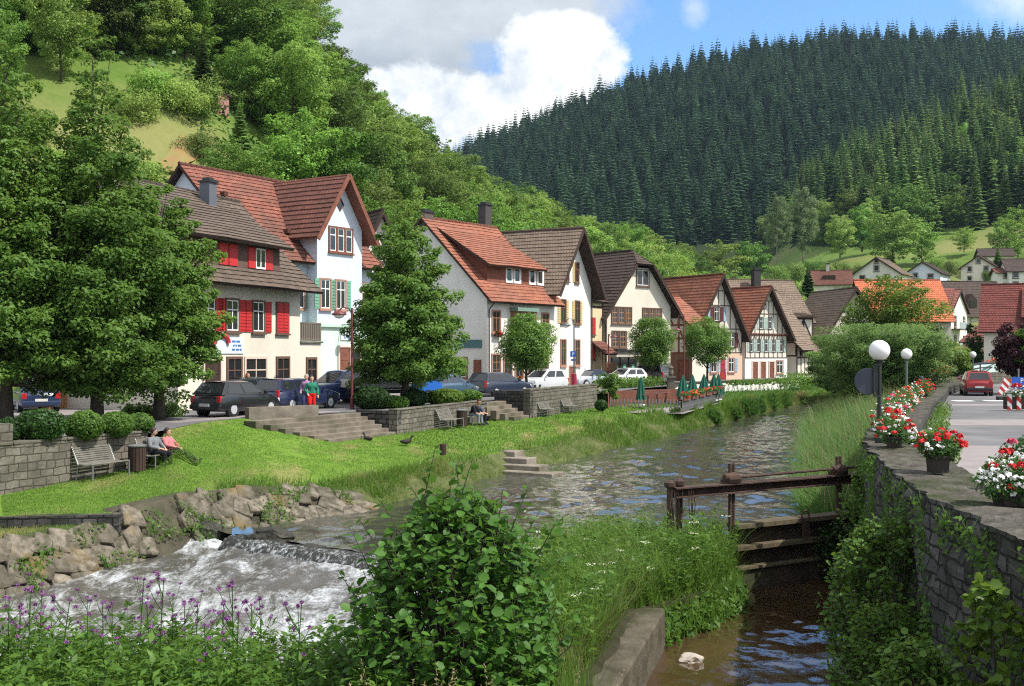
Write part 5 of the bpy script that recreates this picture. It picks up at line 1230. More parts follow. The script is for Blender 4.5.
def tree_protos(kind, n, H, R, prof, nclump, nleaf, leaf, mat, base, seed0, r0=.16, bark=None, fn=None, **kw):
    out = []
    for k in range(n):
        V, Q, t, C_ = (fn or crown)(seed0+k, H-base, R, prof, nclump, nleaf, leaf, z0=base, **kw)
        me = np_mesh('crown', V, Q, mat, tint=t, link=False)
        tm = trunk_mesh(seed0+k, H, r0, base, C_); o = tm.build('trunk', bark or BARK, None, smooth=True); tme = o.data; bpy.data.objects.remove(o)
        out.append((me, tme))
    return out
def plant_tree(name, label, cat, proto, loc, scale=1.0, rz=0.0, group=None):
    r = thing(name, label, cat, loc, rz, group); r.scale = scale if isinstance(scale, tuple) else (scale,)*3
    part('trunk', proto[1], r); part('crown', proto[0], r); return r
ROUND = lambda t: math.sqrt(max(0, 1-(2*t-.92)**2))*(.86+.14*math.sin(5*t)) if 0 <= t <= 1 else 0
OVAL = lambda t: max(.05, math.sin(PI*min(1, t*.92+.08))**.7)
CONE = lambda t: max(.04, (1-t)**.8*min(1, .55+2.2*t))
LIME = lambda t: max(.10, min(1, .70+1.5*t)*(1-t**1.25)**1.05)
GLOBE = lambda t: math.sqrt(max(0, 1-(2*t-1)**2))
# --- the big trees in front
def big_tree(name, label, px, Y, H, R, seed, nclump, nleaf, leaf, mat, prof=LIME, base=2.2, z=0.0, sq=1.0, r0=.22, clump=(.13, .27), cat='tree', bark=None, fn=None, **kw):
    if fn is None: kw['clump'] = clump
    V, Q, t, C_ = (fn or crown)(seed, H-base, R, prof, nclump, nleaf, leaf, z0=base, sq=sq, **kw)
    p = XY(px, Y, z); r = thing(name, label, cat, p)
    trunk_mesh(seed, H, r0, base, C_, 22).build('trunk', bark or BARK, r, smooth=True); np_mesh('crown', V, Q, mat, tint=t, parent=r); return r
big_tree('lime_tree', 'tall lime tree with pointed crown at the edge of the picture, above the navy car', 6, 39.5, 14.2, 3.4, 11, 210, 64000, .165, LF_LIME, base=1.9, fn=crown_b)
big_tree('lime_tree', 'tallest lime tree with pointed spire top and low hanging boughs above the clipped shrubs', 97, 41.5, 15.0, 3.85, 23, 240, 80000, .165, LF_LIME, base=1.3, fn=crown_b)
big_tree('lime_tree', 'lower broad lime crown spreading over the roof of the black car', 159, 43.6, 9.4, 2.6, 37, 130, 42000, .16, LF_LIME, base=1.7, prof=lambda t: max(.05, min(1, .6+1.6*t)*(1-t**1.8)**.8), fn=crown_b)
big_tree('lime_tree', 'dense pyramidal lime tree in the planted bed between the lawn stairs and inn', 405, 55.0, 10.2, 3.5, 41, 190, 54000, .175, LF_LIME, base=1.5, fn=crown_b, prof=lambda t: max(.05, min(1, .68+1.4*t)*(1-t)**.8), r0=.2)
for px, Y, rpx, ytop, seed, lab in ((527, 70.5, 25, 315, 51, 'small round clipped tree in front of the inn windows'), (652, 92, 22, 318, 52, 'small round clipped tree in front of the dark half hipped house'), (707, 98, 21.5, 317, 53, 'small round clipped tree in front of the pale blue shutters')):
    H_ = P(0, ytop, Y).z; R_ = rpx*Y/F; big_tree('round_tree', lab, px, Y, H_, R_, seed, 150, 16000, .145, LF_LIME if seed == 51 else LF_DARKB if False else LF_LIME, GLOBE, base=H_-2*R_*1.12, r0=.11, clump=(.22, .34), gap=.4)
MAPLE_P = big_tree('maple_tree', 'round yellow green maple in front of the bright orange roof', 893, 84, 8.5, 3.1, 61, 110, 20000, .2, LF_MAPLE, OVAL, base=1.5, fn=crown_b, wid=.22)
def willow(label, px, Y, H, R, seed, z=-.4):
    return big_tree('willow_bush', label, px, Y, H, R, seed, 150, 28000, .2, LF_WILLOW, GLOBE, base=.1, z=z, aspect=.3, r0=.12, cat='bush', fn=crown_b, wid=.2, rise=.5)
willow('wide grey green willow bush overhanging the river bend', 858, 75, 4.4, 2.7, 71); willow('tall grey green willow bush in the middle of the willow thicket', 880, 72, 5.0, 3.0, 72); willow('grey green willow bush behind the second globe lamp', 913, 70, 4.0, 2.1, 73, -.1); willow('lower willow bush at the water end of the thicket', 834, 84, 3.2, 1.7, 74)
big_tree('leafy_shrub', 'bright yellow green shrub at the bend of the road, below the pinkish roof', 948, 90, 3.6, 2.1, 75, 60, 6000, .22, LF_MAPLE, GLOBE, base=.2, cat='shrub')
big_tree('copper_maple', 'dark purple leaved tree overhanging the road beside the parking sign', 1021, 72, 4.7, 1.9, 76, 80, 9000, .2, LF_PURPLE, GLOBE, base=1.2)
big_tree('leafy_tree', 'dark green tree at the picture edge growing behind the purple tree', 1050, 70, 6.2, 1.8, 77, 80, 9000, .22, LF_LIME, OVAL, base=.6)
for px, lab in ((970.5, 'taller thuja column of the pair beside the white apartment house'), (977.5, 'shorter thuja column of the pair beside the white apartment house')):
    big_tree('thuja', lab, px, 112, (354-(318 if px < 975 else 321))*112/F+2.6, .62, int(px), 50, 3200, .2, LF_DARKB, lambda t: max(.05, min(1, .75+t)*(1-t)**.45), base=0, r0=.06, clump=(.5, .8))
# --- hillside wood, every tree a copy of a few grown ones
HB = tree_protos('b', 6, 12, 4.2, OVAL, 64, 15000, .27, LF_HILL, 1.4, 100, fn=crown_b, wid=.22) + tree_protos('b', 2, 12, 3.6, LIME, 64, 14000, .27, LF_HILL, 1.2, 120, fn=crown_b, wid=.2)
FAR_B = tree_protos('b', 4, 12, 4.4, OVAL, 50, 6000, .42, LF_HILL, 1.0, 140, fn=crown_b, wid=.22)
SHR = tree_protos('s', 3, 3.0, 2.2, GLOBE, 40, 4200, .2, LF_HILL, .1, 160, r0=.06, clump=(.24, .42))
BIR = tree_protos('birch', 2, 24, 5.2, OVAL, 90, 9000, .45, LF_BIRCH, 3, 170, r0=.3, bark=BARK_L)
def spruce(seed, H, R, whorls, per, mat):
    rng = np.random.default_rng(seed); V = []; Q = []; t = []; n = 0
    for k in range(whorls):
        f = k/(whorls-1); z = H*(.06+.94*f); r = R*(1-f)**.78+.02*R; m = max(4, int(per*(1-.5*f))); a0 = rng.random()*6
        for j in range(m):
            a = a0+2*PI*j/m+rng.normal()*.14; rr = r*rng.uniform(.72, 1.18); dr = rng.uniform(.18, .42)*rr; w_ = rr*rng.uniform(.30, .46); th = .05*rr
            ca, sa = math.cos(a), math.sin(a)
            def q(u, v, zz): return (u*ca-v*sa, u*sa+v*ca, zz)
            zz = z+rng.normal()*.005*H
            V += [q(.0, 0, zz+.12*rr), q(rr*.62, w_, zz-dr*.75), q(rr, 0, zz-dr*.78+.06*rr), q(rr*.62, -w_, zz-dr*.75)]
            Q.append((n, n+1, n+2, n+3)); n += 4; t.append(rng.random())
            V += [q(rr*.3, 0, zz+.0025*H), q(rr*.75, .03*rr, zz-dr*.4), q(rr*.8, 0, zz-dr*1.25-.008*H), q(rr*.35, -.03*rr, zz-dr*.9-.010*H)]
            Q.append((n, n+1, n+2, n+3)); n += 4; t.append(rng.random()*.6)
    V += [(-.005*H, 0, H*.93), (.005*H, 0, H*.93), (.001*H, 0, H*1.045), (-.001*H, 0, H*1.045)]; Q.append((n, n+1, n+2, n+3)); t.append(.5)
    return np.array(V), np.array(Q), np.array(t)
SPR = []
for k in range(4):
    V, Q, t = spruce(200+k, 24, 4.9, 28, 13, LF_SPRUCE); me = np_mesh('crown', V, Q, LF_SPRUCE, tint=t, link=False)
    mb = MB(); mb.tube([(0, 0, -1), (0, 0, 10), (0, 0, 23)], [.28, .2, .04], 6); o = mb.build('trunk', BARK); tme = o.data; bpy.data.objects.remove(o); SPR.append((me, tme))
rngH = random.Random(77)
def pyg(x, y, z): return HY-(z-CZ)*F/y
def left_hill():
    pts = []
    Y = 70.0
    while Y < 305:
        step = 4.7+Y*.013
        x = -150.0
        while x < 75:
            xx = x+rngH.uniform(-.42, .42)*step; yy = Y+rngH.uniform(-.42, .42)*step; x += step
            px = 512+F*xx/yy
            if px < -70 or px > 775: continue
            yb, yc = interp(px, LPX, L_YB), interp(px, LPX, L_YC); s = (yy-yb)/(yc-yb)
            if s < .05 or s > 1.06: continue
            z = terrain(xx, yy); py = pyg(xx, yy, z)
            pts.append((yy, xx, z, px, py, s))
        Y += step*.92
    return pts
HILL = left_hill(); n_hill = 0
HILL_LAB = 'leafy broadleaf tree in the dense wood covering the slope behind the houses'
cand = []
for yy, xx, z, px, py, s in HILL:
    hgt = rngH.uniform(8.5, 13.5)*(1 if yy < 200 else .92)
    if px < 205 and py > 58: continue            # open meadow and bank above the red-shuttered house
    if px < 330 and yy < 92: hgt *= .62
    if abs(px-219) < 42 and yy < HUT_Y+1 and py < 215: continue
    if s < .16: hgt *= .75
    if py < -40: continue
    cand.append((yy, xx, z, px, hgt))
cand.sort()
def seen(c):   # drop trees wholly behind nearer ones
    return True
stepk = max(1.0, len(cand)/285.0); acc = 0.0; n_kept = 0
for c in cand:
    acc += 1.0
    if acc < stepk: continue
    acc -= stepk; yy, xx, z, px, hgt = c; k = rngH.randrange(len(HB)); sc_ = hgt/12.0; wd = rngH.uniform(.9, 1.2)*(stepk**.5 if stepk > 1 else 1)
    plant_tree('broadleaf_tree', HILL_LAB, 'tree', HB[k], (xx, yy, z-.6), (sc_*wd, sc_*wd, sc_), rngH.uniform(0, 6.28), 'trees on the wooded slope behind the houses'); n_kept += 1
print('HILL', len(HILL), len(cand), n_kept)
ym = next(Y for Y in np.arange(80, 125, .5) if pyg(0, Y, terrain(XY(61, Y).x, Y)) < 82); p = XY(61, ym); plant_tree('meadow_tree', 'single slender tree with bare trunk standing in the sunny hillside meadow', 'tree', HB[1], (p.x, p.y, terrain(p.x, p.y)-.2), (.74, .74, .95), 1.0)
for px, Y, sc_, lab in ((203, HUT_Y-1, .30, 'small dark spruce beside the pink garden hut'), (538, 112, .40, 'slim dark spruce rising between the bright trees behind the narrow gabled house'), (30, 125, .5, 'dark spruce at the top edge of the hillside meadow'), (372, 188, .34, 'dark pine on the skyline of the wooded slope'), (240, 100, .3, 'dark spruce just above the weathered red roof')):
    p = XY(px, Y); plant_tree('spruce_tree', lab, 'tree', SPR[0], (p.x, p.y, terrain(p.x, p.y)-.3), (sc_*1.15, sc_*1.15, sc_), 1.3)
k = 0
for px in range(-20, 250, 13):
    for pyt in (56, 42):
        pxx = px+rngH.uniform(-5, 5); yt = next((Y for Y in np.arange(85, 150, .5) if pyg(0, Y, terrain(XY(pxx, Y).x, Y)) < pyt+rngH.uniform(-4, 4)), None)
        if yt is None or 40 < pxx < 78 and pyt == 56: continue
        p = XY(pxx, yt); s_ = rngH.uniform(.5, .9); plant_tree('broadleaf_tree', 'leafy broadleaf tree standing along the upper edge of the hillside meadow', 'tree', HB[k % 8], (p.x, p.y, terrain(p.x, p.y)-.5), (s_, s_, s_), k*1.1, 'trees along the upper edge of the hillside meadow'); k += 1
p = XY(-4, 92); plant_tree('broadleaf_tree', 'dark tree cut by the picture edge beside the hillside meadow', 'tree', HB[3], (p.x, p.y, terrain(p.x, p.y)-.5), (.6, .6, .8), 2)
# shrubs on the open bank
k = 0
for px, Y, sc_ in ((135, 98, 1.0), (150, 103, 1.1), (178, 103, 1.0), (205, 86, 1.0), (232, 96, .8), (200, 97, .8), (240, 88, .8), (190, 105, 1.2), (140, 88, .8), (120, 84, 1.0), (100, 82, .9), (232, 84, .9), (215, 80, .7), (80, 86, 1.0), (60, 84, 1.0), (20, 88, 1.2), (250, 82, .9), (270, 84, 1.0)):
    p = XY(px, Y); plant_tree('hillside_shrub', 'rounded green shrub on the open bank above the roofs', 'shrub', SHR[k % 3], (p.x, p.y, terrain(p.x, p.y)-.3), sc_, k*1.3, 'shrubs on the open bank above the roofs'); k += 1
LF_UNDER = leaf_mat('undergrowth_leaf', (0.018, 0.06, 0.010), (0.06, 0.14, 0.022), .2, .1)  # leaves coloured darker to deepen the shade between the hillside trees
def undergrowth():
    rng = np.random.default_rng(8); Vs = []; Qs = []; n = 0; ts = []
    for yy, xx, z, px, py, s in HILL:
        if px < 200 and py > 62 and not (yy < 82): continue
        for r in range(2):
            x = xx+rng.normal()*2.6; y = yy+rng.normal()*2.6; zz = terrain(x, y)
            V, Q = tuft_cloud(rng, 34, (x, y, zz+.7), (1.9, 1.9, 1.1), .55, .7); Vs.append(V); Qs.append(Q+n); n += len(V); ts.append(rng.random(len(Q)))
    o = np_mesh('undergrowth', np.concatenate(Vs), np.concatenate(Qs), LF_UNDER, tint=np.concatenate(ts)); stuff(o)
undergrowth()
# bare earth cut above the first roofs
p0 = XY(158, 86); rows = []
for i in range(9):
    r = []
    for j in range(9):
        x = lerp(XY(168, 94).x, XY(190, 94).x, j/8); y = lerp(91, 98.5, i/8); r.append((x, y, terrain(x, y)+.25+.3*mnoise.noise((x*.7, y*.7, 0))))
    rows.append(r)
mb = MB(); mb.grid(rows); struct(mb.build('earth_bank', pmat('orange_earth', (.26, .15, .07), (.20, .19, .07), 1.2, .95, .1, .8, 6), smooth=True))
# --- right-hand wood and far forest
def right_hill():
    n = 0; pts = []
    Y = 335.0
    while Y < 560:
        step = 8.2
        x = 60.0
        while x < 330:
            xx = x+rngH.uniform(-.4, .4)*step; yy = Y+rngH.uniform(-.4, .4)*step; x += step
            px = 512+F*xx/yy
            if px < 742 or px > 1075: continue
            z = terrain(xx, yy); py = pyg(xx, yy, z)
            lim = interp(px, [742, 800, 850, 900, 950, 1000, 1060], [249, 244, 246, 243, 233, 230, 226])
            if py > lim: continue
            pts.append((yy, xx, z, px, py, lim))
        Y += step*.8
    pts.sort(); return pts
RH = right_hill(); rest = []; nS = nB = 0
for i, (yy, xx, z, px, py, lim) in enumerate(RH):
    edge = lim-py
    broad = (rngH.random() < (.45 if edge < 16 else .14 if px > 800 else .5))
    if broad and nB < 130:
        k = rngH.randrange(4); s_ = rngH.uniform(.9, 1.4); plant_tree('broadleaf_tree', 'light green broadleaf tree along the lower edge of the conifer forest', 'tree', FAR_B[k], (xx, yy, z-1), (s_*1.05, s_*1.05, s_*1.1), rngH.uniform(0, 6), 'broadleaf trees along the edge of the conifer forest'); nB += 1
    elif nS < 270 and (i % 2 == 0 or edge < 60):
        s_ = rngH.uniform(.72, 1.12); plant_tree('spruce_tree', 'dark spruce in the conifer forest on the nearer hill beyond the meadow', 'tree', SPR[rngH.randrange(4)], (xx, yy, z-1), (s_, s_, s_*rngH.uniform(.95, 1.2)), rngH.uniform(0, 6), 'spruces on the nearer forested hill'); nS += 1
    else: rest.append((xx, yy, z))
print('RH', len(RH), nB, nS, len(rest))
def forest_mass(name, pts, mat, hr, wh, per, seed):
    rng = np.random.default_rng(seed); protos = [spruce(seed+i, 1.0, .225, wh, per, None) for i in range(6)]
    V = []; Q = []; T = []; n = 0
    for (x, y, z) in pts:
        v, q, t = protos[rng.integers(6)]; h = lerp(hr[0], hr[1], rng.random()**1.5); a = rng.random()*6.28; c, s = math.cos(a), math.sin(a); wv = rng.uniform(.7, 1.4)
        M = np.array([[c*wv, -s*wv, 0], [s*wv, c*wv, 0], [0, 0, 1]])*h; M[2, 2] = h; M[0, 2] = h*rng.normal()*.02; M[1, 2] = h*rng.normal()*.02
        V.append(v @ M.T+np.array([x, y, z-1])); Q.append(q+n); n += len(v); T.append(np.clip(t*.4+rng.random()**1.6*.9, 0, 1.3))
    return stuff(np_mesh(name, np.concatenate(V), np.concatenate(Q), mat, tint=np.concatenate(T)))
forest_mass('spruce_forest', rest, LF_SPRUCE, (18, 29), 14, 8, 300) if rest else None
def far_pts():
    out = []; rr = random.Random(12); Y = 560.0
    while Y < 955:
        step = 6.8+(Y-560)*.002; x = -90.0
        while x < 620:
            xx = x+rr.uniform(-.45, .45)*step; yy = Y+rr.uniform(-.45, .45)*step; x += step; px = 512+F*xx/yy
            if px < 430 or px > 1060: continue
            if px > 800 and yy < 640: continue
            z = terrain(xx, yy); out.append((xx, yy, z))
        Y += step*.95
    return out
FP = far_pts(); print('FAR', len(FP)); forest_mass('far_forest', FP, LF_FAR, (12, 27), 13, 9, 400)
# --- trees of the valley meadow
for px, Y, sc_, lab in ((777, 300, 1.0, 'pale birch, slimmer of the pair in front of the dark forest'), (803, 305, 1.15, 'pale birch, broader of the pair in front of the dark forest')):
    p = XY(px, Y); plant_tree('birch_tree', lab, 'tree', BIR[0 if px < 790 else 1], (p.x, p.y, P(0, 258, Y).z-1), (sc_*.62 if px < 790 else sc_*.78, sc_*.7, P(0, 186 if px < 790 else 181, Y).z/24-P(0, 258, Y).z/24), px)
for px, Y, yb_, yt_, wpx, lab in ((893, 285, 264, 207, 52, 'broad light green tree on the meadow behind the orange roof'), (922, 290, 262, 220, 28, 'narrower light green tree beside the broad meadow tree'), (964, 300, 250, 226, 22, 'small dark tree alone in the middle of the meadow'), (1006, 270, 262, 215, 30, 'tall light green tree at the meadow end near the barn'), (1018, 275, 255, 205, 26, 'feathery tree at the meadow end by the picture edge'), (862, 330, 250, 205, 34, 'rounded tree at the foot of the forest left of the meadow'), (840, 320, 256, 214, 30, 'dense tree between the birches and the meadow'), (752, 270, 285, 240, 36, 'pale green tree below the birches'), (722, 240, 292, 240, 44, 'bright tree standing at the end of the wooded slope')):
    p = XY(px, Y); zb = P(0, yb_, Y).z; H_ = P(0, yt_, Y).z-zb; plant_tree('meadow_tree', lab, 'tree', FAR_B[int(px) % 4], (p.x, p.y, zb-.6), (wpx*Y/F/8.2, wpx*Y/F/8.2, H_/11.5), px)
k = 0
for px, Y, yb_, s_ in ((820, 215, 296, 1.5), (800, 190, 300, 1.7), (790, 170, 306, 1.6), (832, 165, 318, 1.5), (845, 190, 300, 1.4), (806, 160, 316, 1.4), (858, 240, 278, 1.6), (842, 250, 276, 1.8), (828, 240, 280, 1.8), (812, 245, 276, 1.9), (795, 235, 280, 1.9), (778, 225, 284, 1.9), (765, 205, 292, 1.8), (750, 190, 300, 1.7), (735, 200, 298, 1.8), (898, 230, 288, 1.2), (942, 240, 280, 1.3), (950, 245, 274, 1.5), (936, 260, 268, 1.5), (996, 215, 290, 1.3), (1000, 250, 272, 1.6), (990, 235, 280, 1.2), (785, 150, 322, 1.3), (950, 225, 290, 1.1)):
    s_ *= .62; p = XY(px, Y); plant_tree('village_shrub', 'rounded green bush among the houses at the foot of the meadow', 'shrub', SHR[k % 3], (p.x, p.y, P(0, yb_, Y).z-.4), (s_, s_, s_*1.15), k*.7, 'bushes around the houses at the foot of the meadow'); k += 1
p = XY(808, 175); plant_tree('spruce_tree', 'dark spruce beside the brown roofed house with dormers', 'tree', SPR[1], (p.x, p.y, P(0, 308, 175).z), (.42, .42, (308-265)*175/F/24), 2)
p = XY(998, 240); plant_tree('spruce_tree', 'slim dark conifer beside the brown barn', 'tree', SPR[2], (p.x, p.y, P(0, 275, 240).z), (.3, .3, (275-245)*240/F/24), 2)
# --- clipped shrubs
def clipped(name, label, p, rx, rz, seed, mat=LF_DARKB, n=2600, leaf=.075, cat='shrub', group=None):
    r = thing(name, label, cat, p, 0, group); rng = np.random.default_rng(seed)
    d = rng.normal(size=(n, 3)); d /= np.linalg.norm(d, axis=1, keepdims=True); rr = (.88+.16*rng.random((n, 1)))
    bump = np.array([1+.08*mnoise.noise(Vector(q)*2.2+Vector((seed, 0, 0))) for q in d])[:, None]
    pts = d*rr*bump*np.array([rx, rx, rz])+np.array([0, 0, rz*.92]); V, Q = leaf_quads(rng, pts, d*.9+rng.normal(size=(n, 3))*.4, leaf)
    np_mesh('foliage', V, Q, mat, tint=rng.random(n), parent=r)
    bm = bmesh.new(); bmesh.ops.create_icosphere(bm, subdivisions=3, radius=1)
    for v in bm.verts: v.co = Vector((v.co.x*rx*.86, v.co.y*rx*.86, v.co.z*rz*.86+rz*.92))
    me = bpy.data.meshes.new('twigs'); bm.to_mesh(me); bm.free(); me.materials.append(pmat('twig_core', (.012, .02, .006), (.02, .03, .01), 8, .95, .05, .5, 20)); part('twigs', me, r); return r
for px, py, rpx, hpx, lab, mt in ((47, 444, 25, 33, 'clipped round dark shrub, biggest on the wall behind the slatted bench', LF_DARKB), (92, 441, 19, 28, 'clipped round green shrub in the middle of the wall bed', LF_LIME), (124, 438, 17, 24, 'looser clipped shrub at the end of the wall bed by the couple', LF_LIME), (148, 435, 14, 20, 'small clipped shrub at the corner of the retaining wall', LF_LIME), (14, 446, 12, 26, 'narrow dark shrub squeezed next to the stone pier', LF_DARKB),
                              (372, 409, 18, 22, 'dark low shrub at the corner of the bed above the lawn stairs', LF_DARKB), (414, 406, 14, 17, 'nearly black clipped ball shrub above the wall', LF_DARKB), (393, 408, 16, 12, 'lighter green ground shrub between two dark balls', LF_WEED), (445, 405, 19, 16, 'bright green low shrub over the wall behind a bench', LF_MAPLE), (470, 402, 12, 12, 'small bright shrub beside the narrow steps', LF_WEED), (437, 400, 9, 14, 'upright bright shrub by the blue car', LF_MAPLE),
                              (601, 410, 6, 10, 'small dark ball shrub at the foot of the bush by the wall end', LF_DARKB), (658, 380, 14, 11, 'bright low bush beside the grey parked car', LF_MAPLE), (1014, 402, 0.1, 0.1, '', None)):
    if not lab: continue
    z = 0.0 if py != 410 else -.9; p = G(px, py, z) if py-HY > 20 else XY(px, 95); 
    if px in (47, 92, 124, 148, 14): p = lerp(G(px, py, 0.0), Vector((p.x-.6, p.y+.9, 0)), .9)
    clipped('clipped_shrub', lab, p, rpx*p.y/F, hpx*p.y/F/1.92, int(px), mt, 2600 if rpx > 15 else 1500, .09 if p.y < 45 else .13)
def mass(name, label, pts, ext, n, leaf, mat, seed, cat='hedge'):
    rng = np.random.default_rng(seed); Vs = []; Qs = []; k = 0; ts = []
    for c in pts:
        V, Q = tuft_cloud(rng, n, c, ext, leaf); Vs.append(V); Qs.append(Q+k); k += len(V); ts.append(rng.random(len(Q)))
    o = np_mesh(name, np.concatenate(Vs), np.concatenate(Qs), mat, tint=np.concatenate(ts)); return tag(o, label, cat)
big_tree('leafy_shrub', 'leafy irregular bush at the end of the tall block wall', 605, 74, 2.4, 1.1, 78, 40, 3600, .15, LF_WEED, GLOBE, base=.1, z=-.9, cat='shrub', r0=.05)
mass('hedge', 'light green hedge spilling over the street edge above the brick garden wall', [lerp(XY(606, 82, .35), XY(655, 89, .3), k/9) for k in range(10)], (.9, .6, .55), 190, .2, LF_WEED, 1)
mass('hedge', 'creeper hanging over the white garden wall', [lerp(XY(732, 98.4, .02), XY(782, 106.5, -.0), k/11) for k in range(12)], (.7, .35, .3), 80, .2, LF_WEED, 2)
mass('hedge', 'dark bushes at the far end of the white wall by the river bend', [lerp(XY(784, 108, -.2), XY(812, 113, -.1), k/5) for k in range(6)], (1.2, .9, 1.1), 200, .24, LF_LIME, 3)
mass('lavender_bed', 'grey green plant bed beside the street under the lime tree', [lerp(XY(128, 44.5, .25), XY(176, 45.5, .25), k/8) for k in range(9)], (.5, .4, .35), 150, .16, LF_WILLOW, 4, 'plant bed')

for px, Y, rx, rz, lab in ((746, 84, 1.0, .85, 'rounded grass clump standing in the water edge, first of the far bank clumps'), (757, 89, .75, .7, 'small rounded grass clump between two bigger ones on the far bank'), (768, 94, 1.0, .85, 'rounded grass clump on the far bank before the white wall'), (779, 98, 1.1, .9, 'broad grass clump on the far bank under the creeper'), (793, 104, 1.2, .95, 'last big grass clump where the river bends away'), (712, 75, .7, .55, 'low grass clump beside the picket fence'), (734, 80, .6, .5, 'smallest grass clump on the far bank')):
    rn_ = np.random.default_rng(int(px)); p = XY(px, Y, -2.1); r = thing('grass_clump', lab, 'grass clump', p); n = 1500; d = rn_.normal(size=(n, 3)); d[:, 2] = np.abs(d[:, 2])+.15; d /= np.linalg.norm(d, axis=1, keepdims=True); q = d*np.array([rx, rx, rz*1.5])*(.55+.5*rn_.random((n, 1))); V, Q = leaf_quads(rn_, q, np.cross(d, rn_.normal(size=(n, 3))), .42, .16, .04, d+np.array([0, 0, .9])); np_mesh('foliage', V, Q, LF_REED, tint=rn_.random(n)*.8, parent=r)
# ---------------------------------------------------------------- grasses, reeds, weeds
def blades(rng, P0, h, w, lean=.35, seg=2, curl=.5):
    n = len(P0); h = np.asarray(h).reshape(-1, 1); a = rng.random(n)*2*PI; d = np.stack([np.cos(a), np.sin(a), np.zeros(n)], 1)
    side = np.stack([-np.sin(a+rng.normal(size=n)*.6), np.cos(a), np.zeros(n)], 1); l = (rng.random((n, 1))*lean)
    up = np.array([0, 0, 1.0]); lv = [P0]; ws = [w]
    for s in range(1, seg+1):
        f = s/seg; lv.append(P0+up*h*(f*(1-.18*l*f))+d*h*(l*f+curl*l*f*f)); ws.append(w*(1-f*.92))
    V = []
    for p, ww in zip(lv, ws): V += [p-side*ww/2, p+side*ww/2]
    V = np.stack(V, 1); m = 2*(seg+1); Vf = V.reshape(-1, 3); base = (np.arange(n)*m)[:, None]
    Q = np.concatenate([base+np.array([[2*s, 2*s+1, 2*s+3, 2*s+2]]) for s in range(seg)], 1).reshape(-1, 4); return Vf, Q
class Acc:
    def __init__(s): s.V = []; s.Q = []; s.T = []; s.M = []; s.n = 0
    def add(s, VQ, t, mi=0):
        V, Q = VQ; s.V.append(V); s.Q.append(Q+s.n); s.n += len(V); s.T.append(np.broadcast_to(np.asarray(t, float), (len(Q),)) if np.ndim(t) == 0 or len(t) == len(Q) else np.repeat(t, len(Q)//len(t))); s.M.append(np.full(len(Q), mi))
    def make(s, name, mats, **kw): return np_mesh(name, np.concatenate(s.V), np.concatenate(s.Q), mats, midx=np.concatenate(s.M), tint=np.concatenate(s.T), **kw)
def between(rng, A, B, n, t0=0.0, t1=1.0, y0=None, y1=None):
    """random points between two polylines with the same number of points"""
    A = np.array(A, float); B = np.array(B, float); ln = np.linalg.norm(np.diff((A+B)/2, axis=0), axis=1); cum = np.concatenate([[0], np.cumsum(ln)])
    s = rng.random(n)*cum[-1]; i = np.clip(np.searchsorted(cum, s)-1, 0, len(ln)-1); f = ((s-cum[i])/ln[i])[:, None]; t = (t0+(t1-t0)*rng.random(n))[:, None]
    a = A[i]*(1-f)+A[i+1]*f; b = B[i]*(1-f)+B[i+1]*f; return a*(1-t)+b*t
def stems(rng, P0, h, nl, leaf, w=.012, spread=.28, leaflen=1.0, droop=.2):
    """leafy stems: a thin stalk and pairs of pointed leaves"""
    n = len(P0); V1, Q1 = blades(rng, P0, h, w, .18, 2, .3); top = V1.reshape(n, 6, 3)[:, 4]; mid = V1.reshape(n, 6, 3)[:, 2]
    f = rng.random((n, nl, 1))**.8*.92+.06; p = np.where(f < .5, P0[:, None]+(mid-P0)[:, None]*f*2, mid[:, None]+(top-mid)[:, None]*(f*2-1)).reshape(-1, 3)
    a = rng.random(n*nl)*2*PI; ax = np.stack([np.cos(a), np.sin(a), rng.normal(size=n*nl)*.35-droop], 1); s = leaf*(.6+.7*rng.random((n*nl, 1)))
    nn = np.stack([-np.cos(a)*.35, -np.sin(a)*.35, np.ones(n*nl)], 1)+rng.normal(size=(n*nl, 3))*.35
    p = p+ax*s*.5; V2, Q2 = leaf_quads(rng, p, nn, s, .42, .1, ax); return (V1, Q1), (V2, Q2), top
# short turf on the lawn, longer toward the water
rng = np.random.default_rng(21)
A = [p[0] for p in LP]; B = [p[1] for p in LP]; W = [p[2] for p in LP]
ac = Acc(); P0 = between(rng, A[1:9], B[1:9], 70000); P0[:, 2] += .0; n = len(P0)
zf = np.array([lawn_z(q[0], q[1])*1.0 for q in P0]); P0[:, 2] += zf; ac.add(blades(rng, P0, rng.uniform(.02, .055, n), .02, .9, 1), rng.random(n))
P1 = between(rng, [(-15.9, 27.15, -1.72), (-12.6, 27.1, -1.74), (-9.9, 27.45, -1.68)], [(-17.5, 18, -1.82), (-12.0, 24.4, -1.8), (-10.2, 27.3, -1.72)], 14000); ac.add(blades(rng, P1, rng.uniform(.05, .16, 14000), .02, .8, 1), rng.random(14000))
n = 60000; P2 = between(rng, A[8:], B[8:], n); P2[:, 2] += np.array([lawn_z(q[0], q[1]) for q in P2]); ac.add(blades(rng, P2, rng.uniform(.04, .11, n), .045, .9, 1), rng.random(n)*.8)
stuff(ac.make('turf', [LF_GRASS]))
ac = Acc()   # bank grass
P0 = between(rng, B[6:], W[6:], 26000, -.12, .85); P0 = P0[np.hypot(P0[:, 0]+.1, P0[:, 1]-45.6) > 1.5]; n = len(P0); h = rng.uniform(.10, .36, n); ac.add(blades(rng, P0, h, .03, .8, 2, .8), np.repeat(rng.random(n), 2))
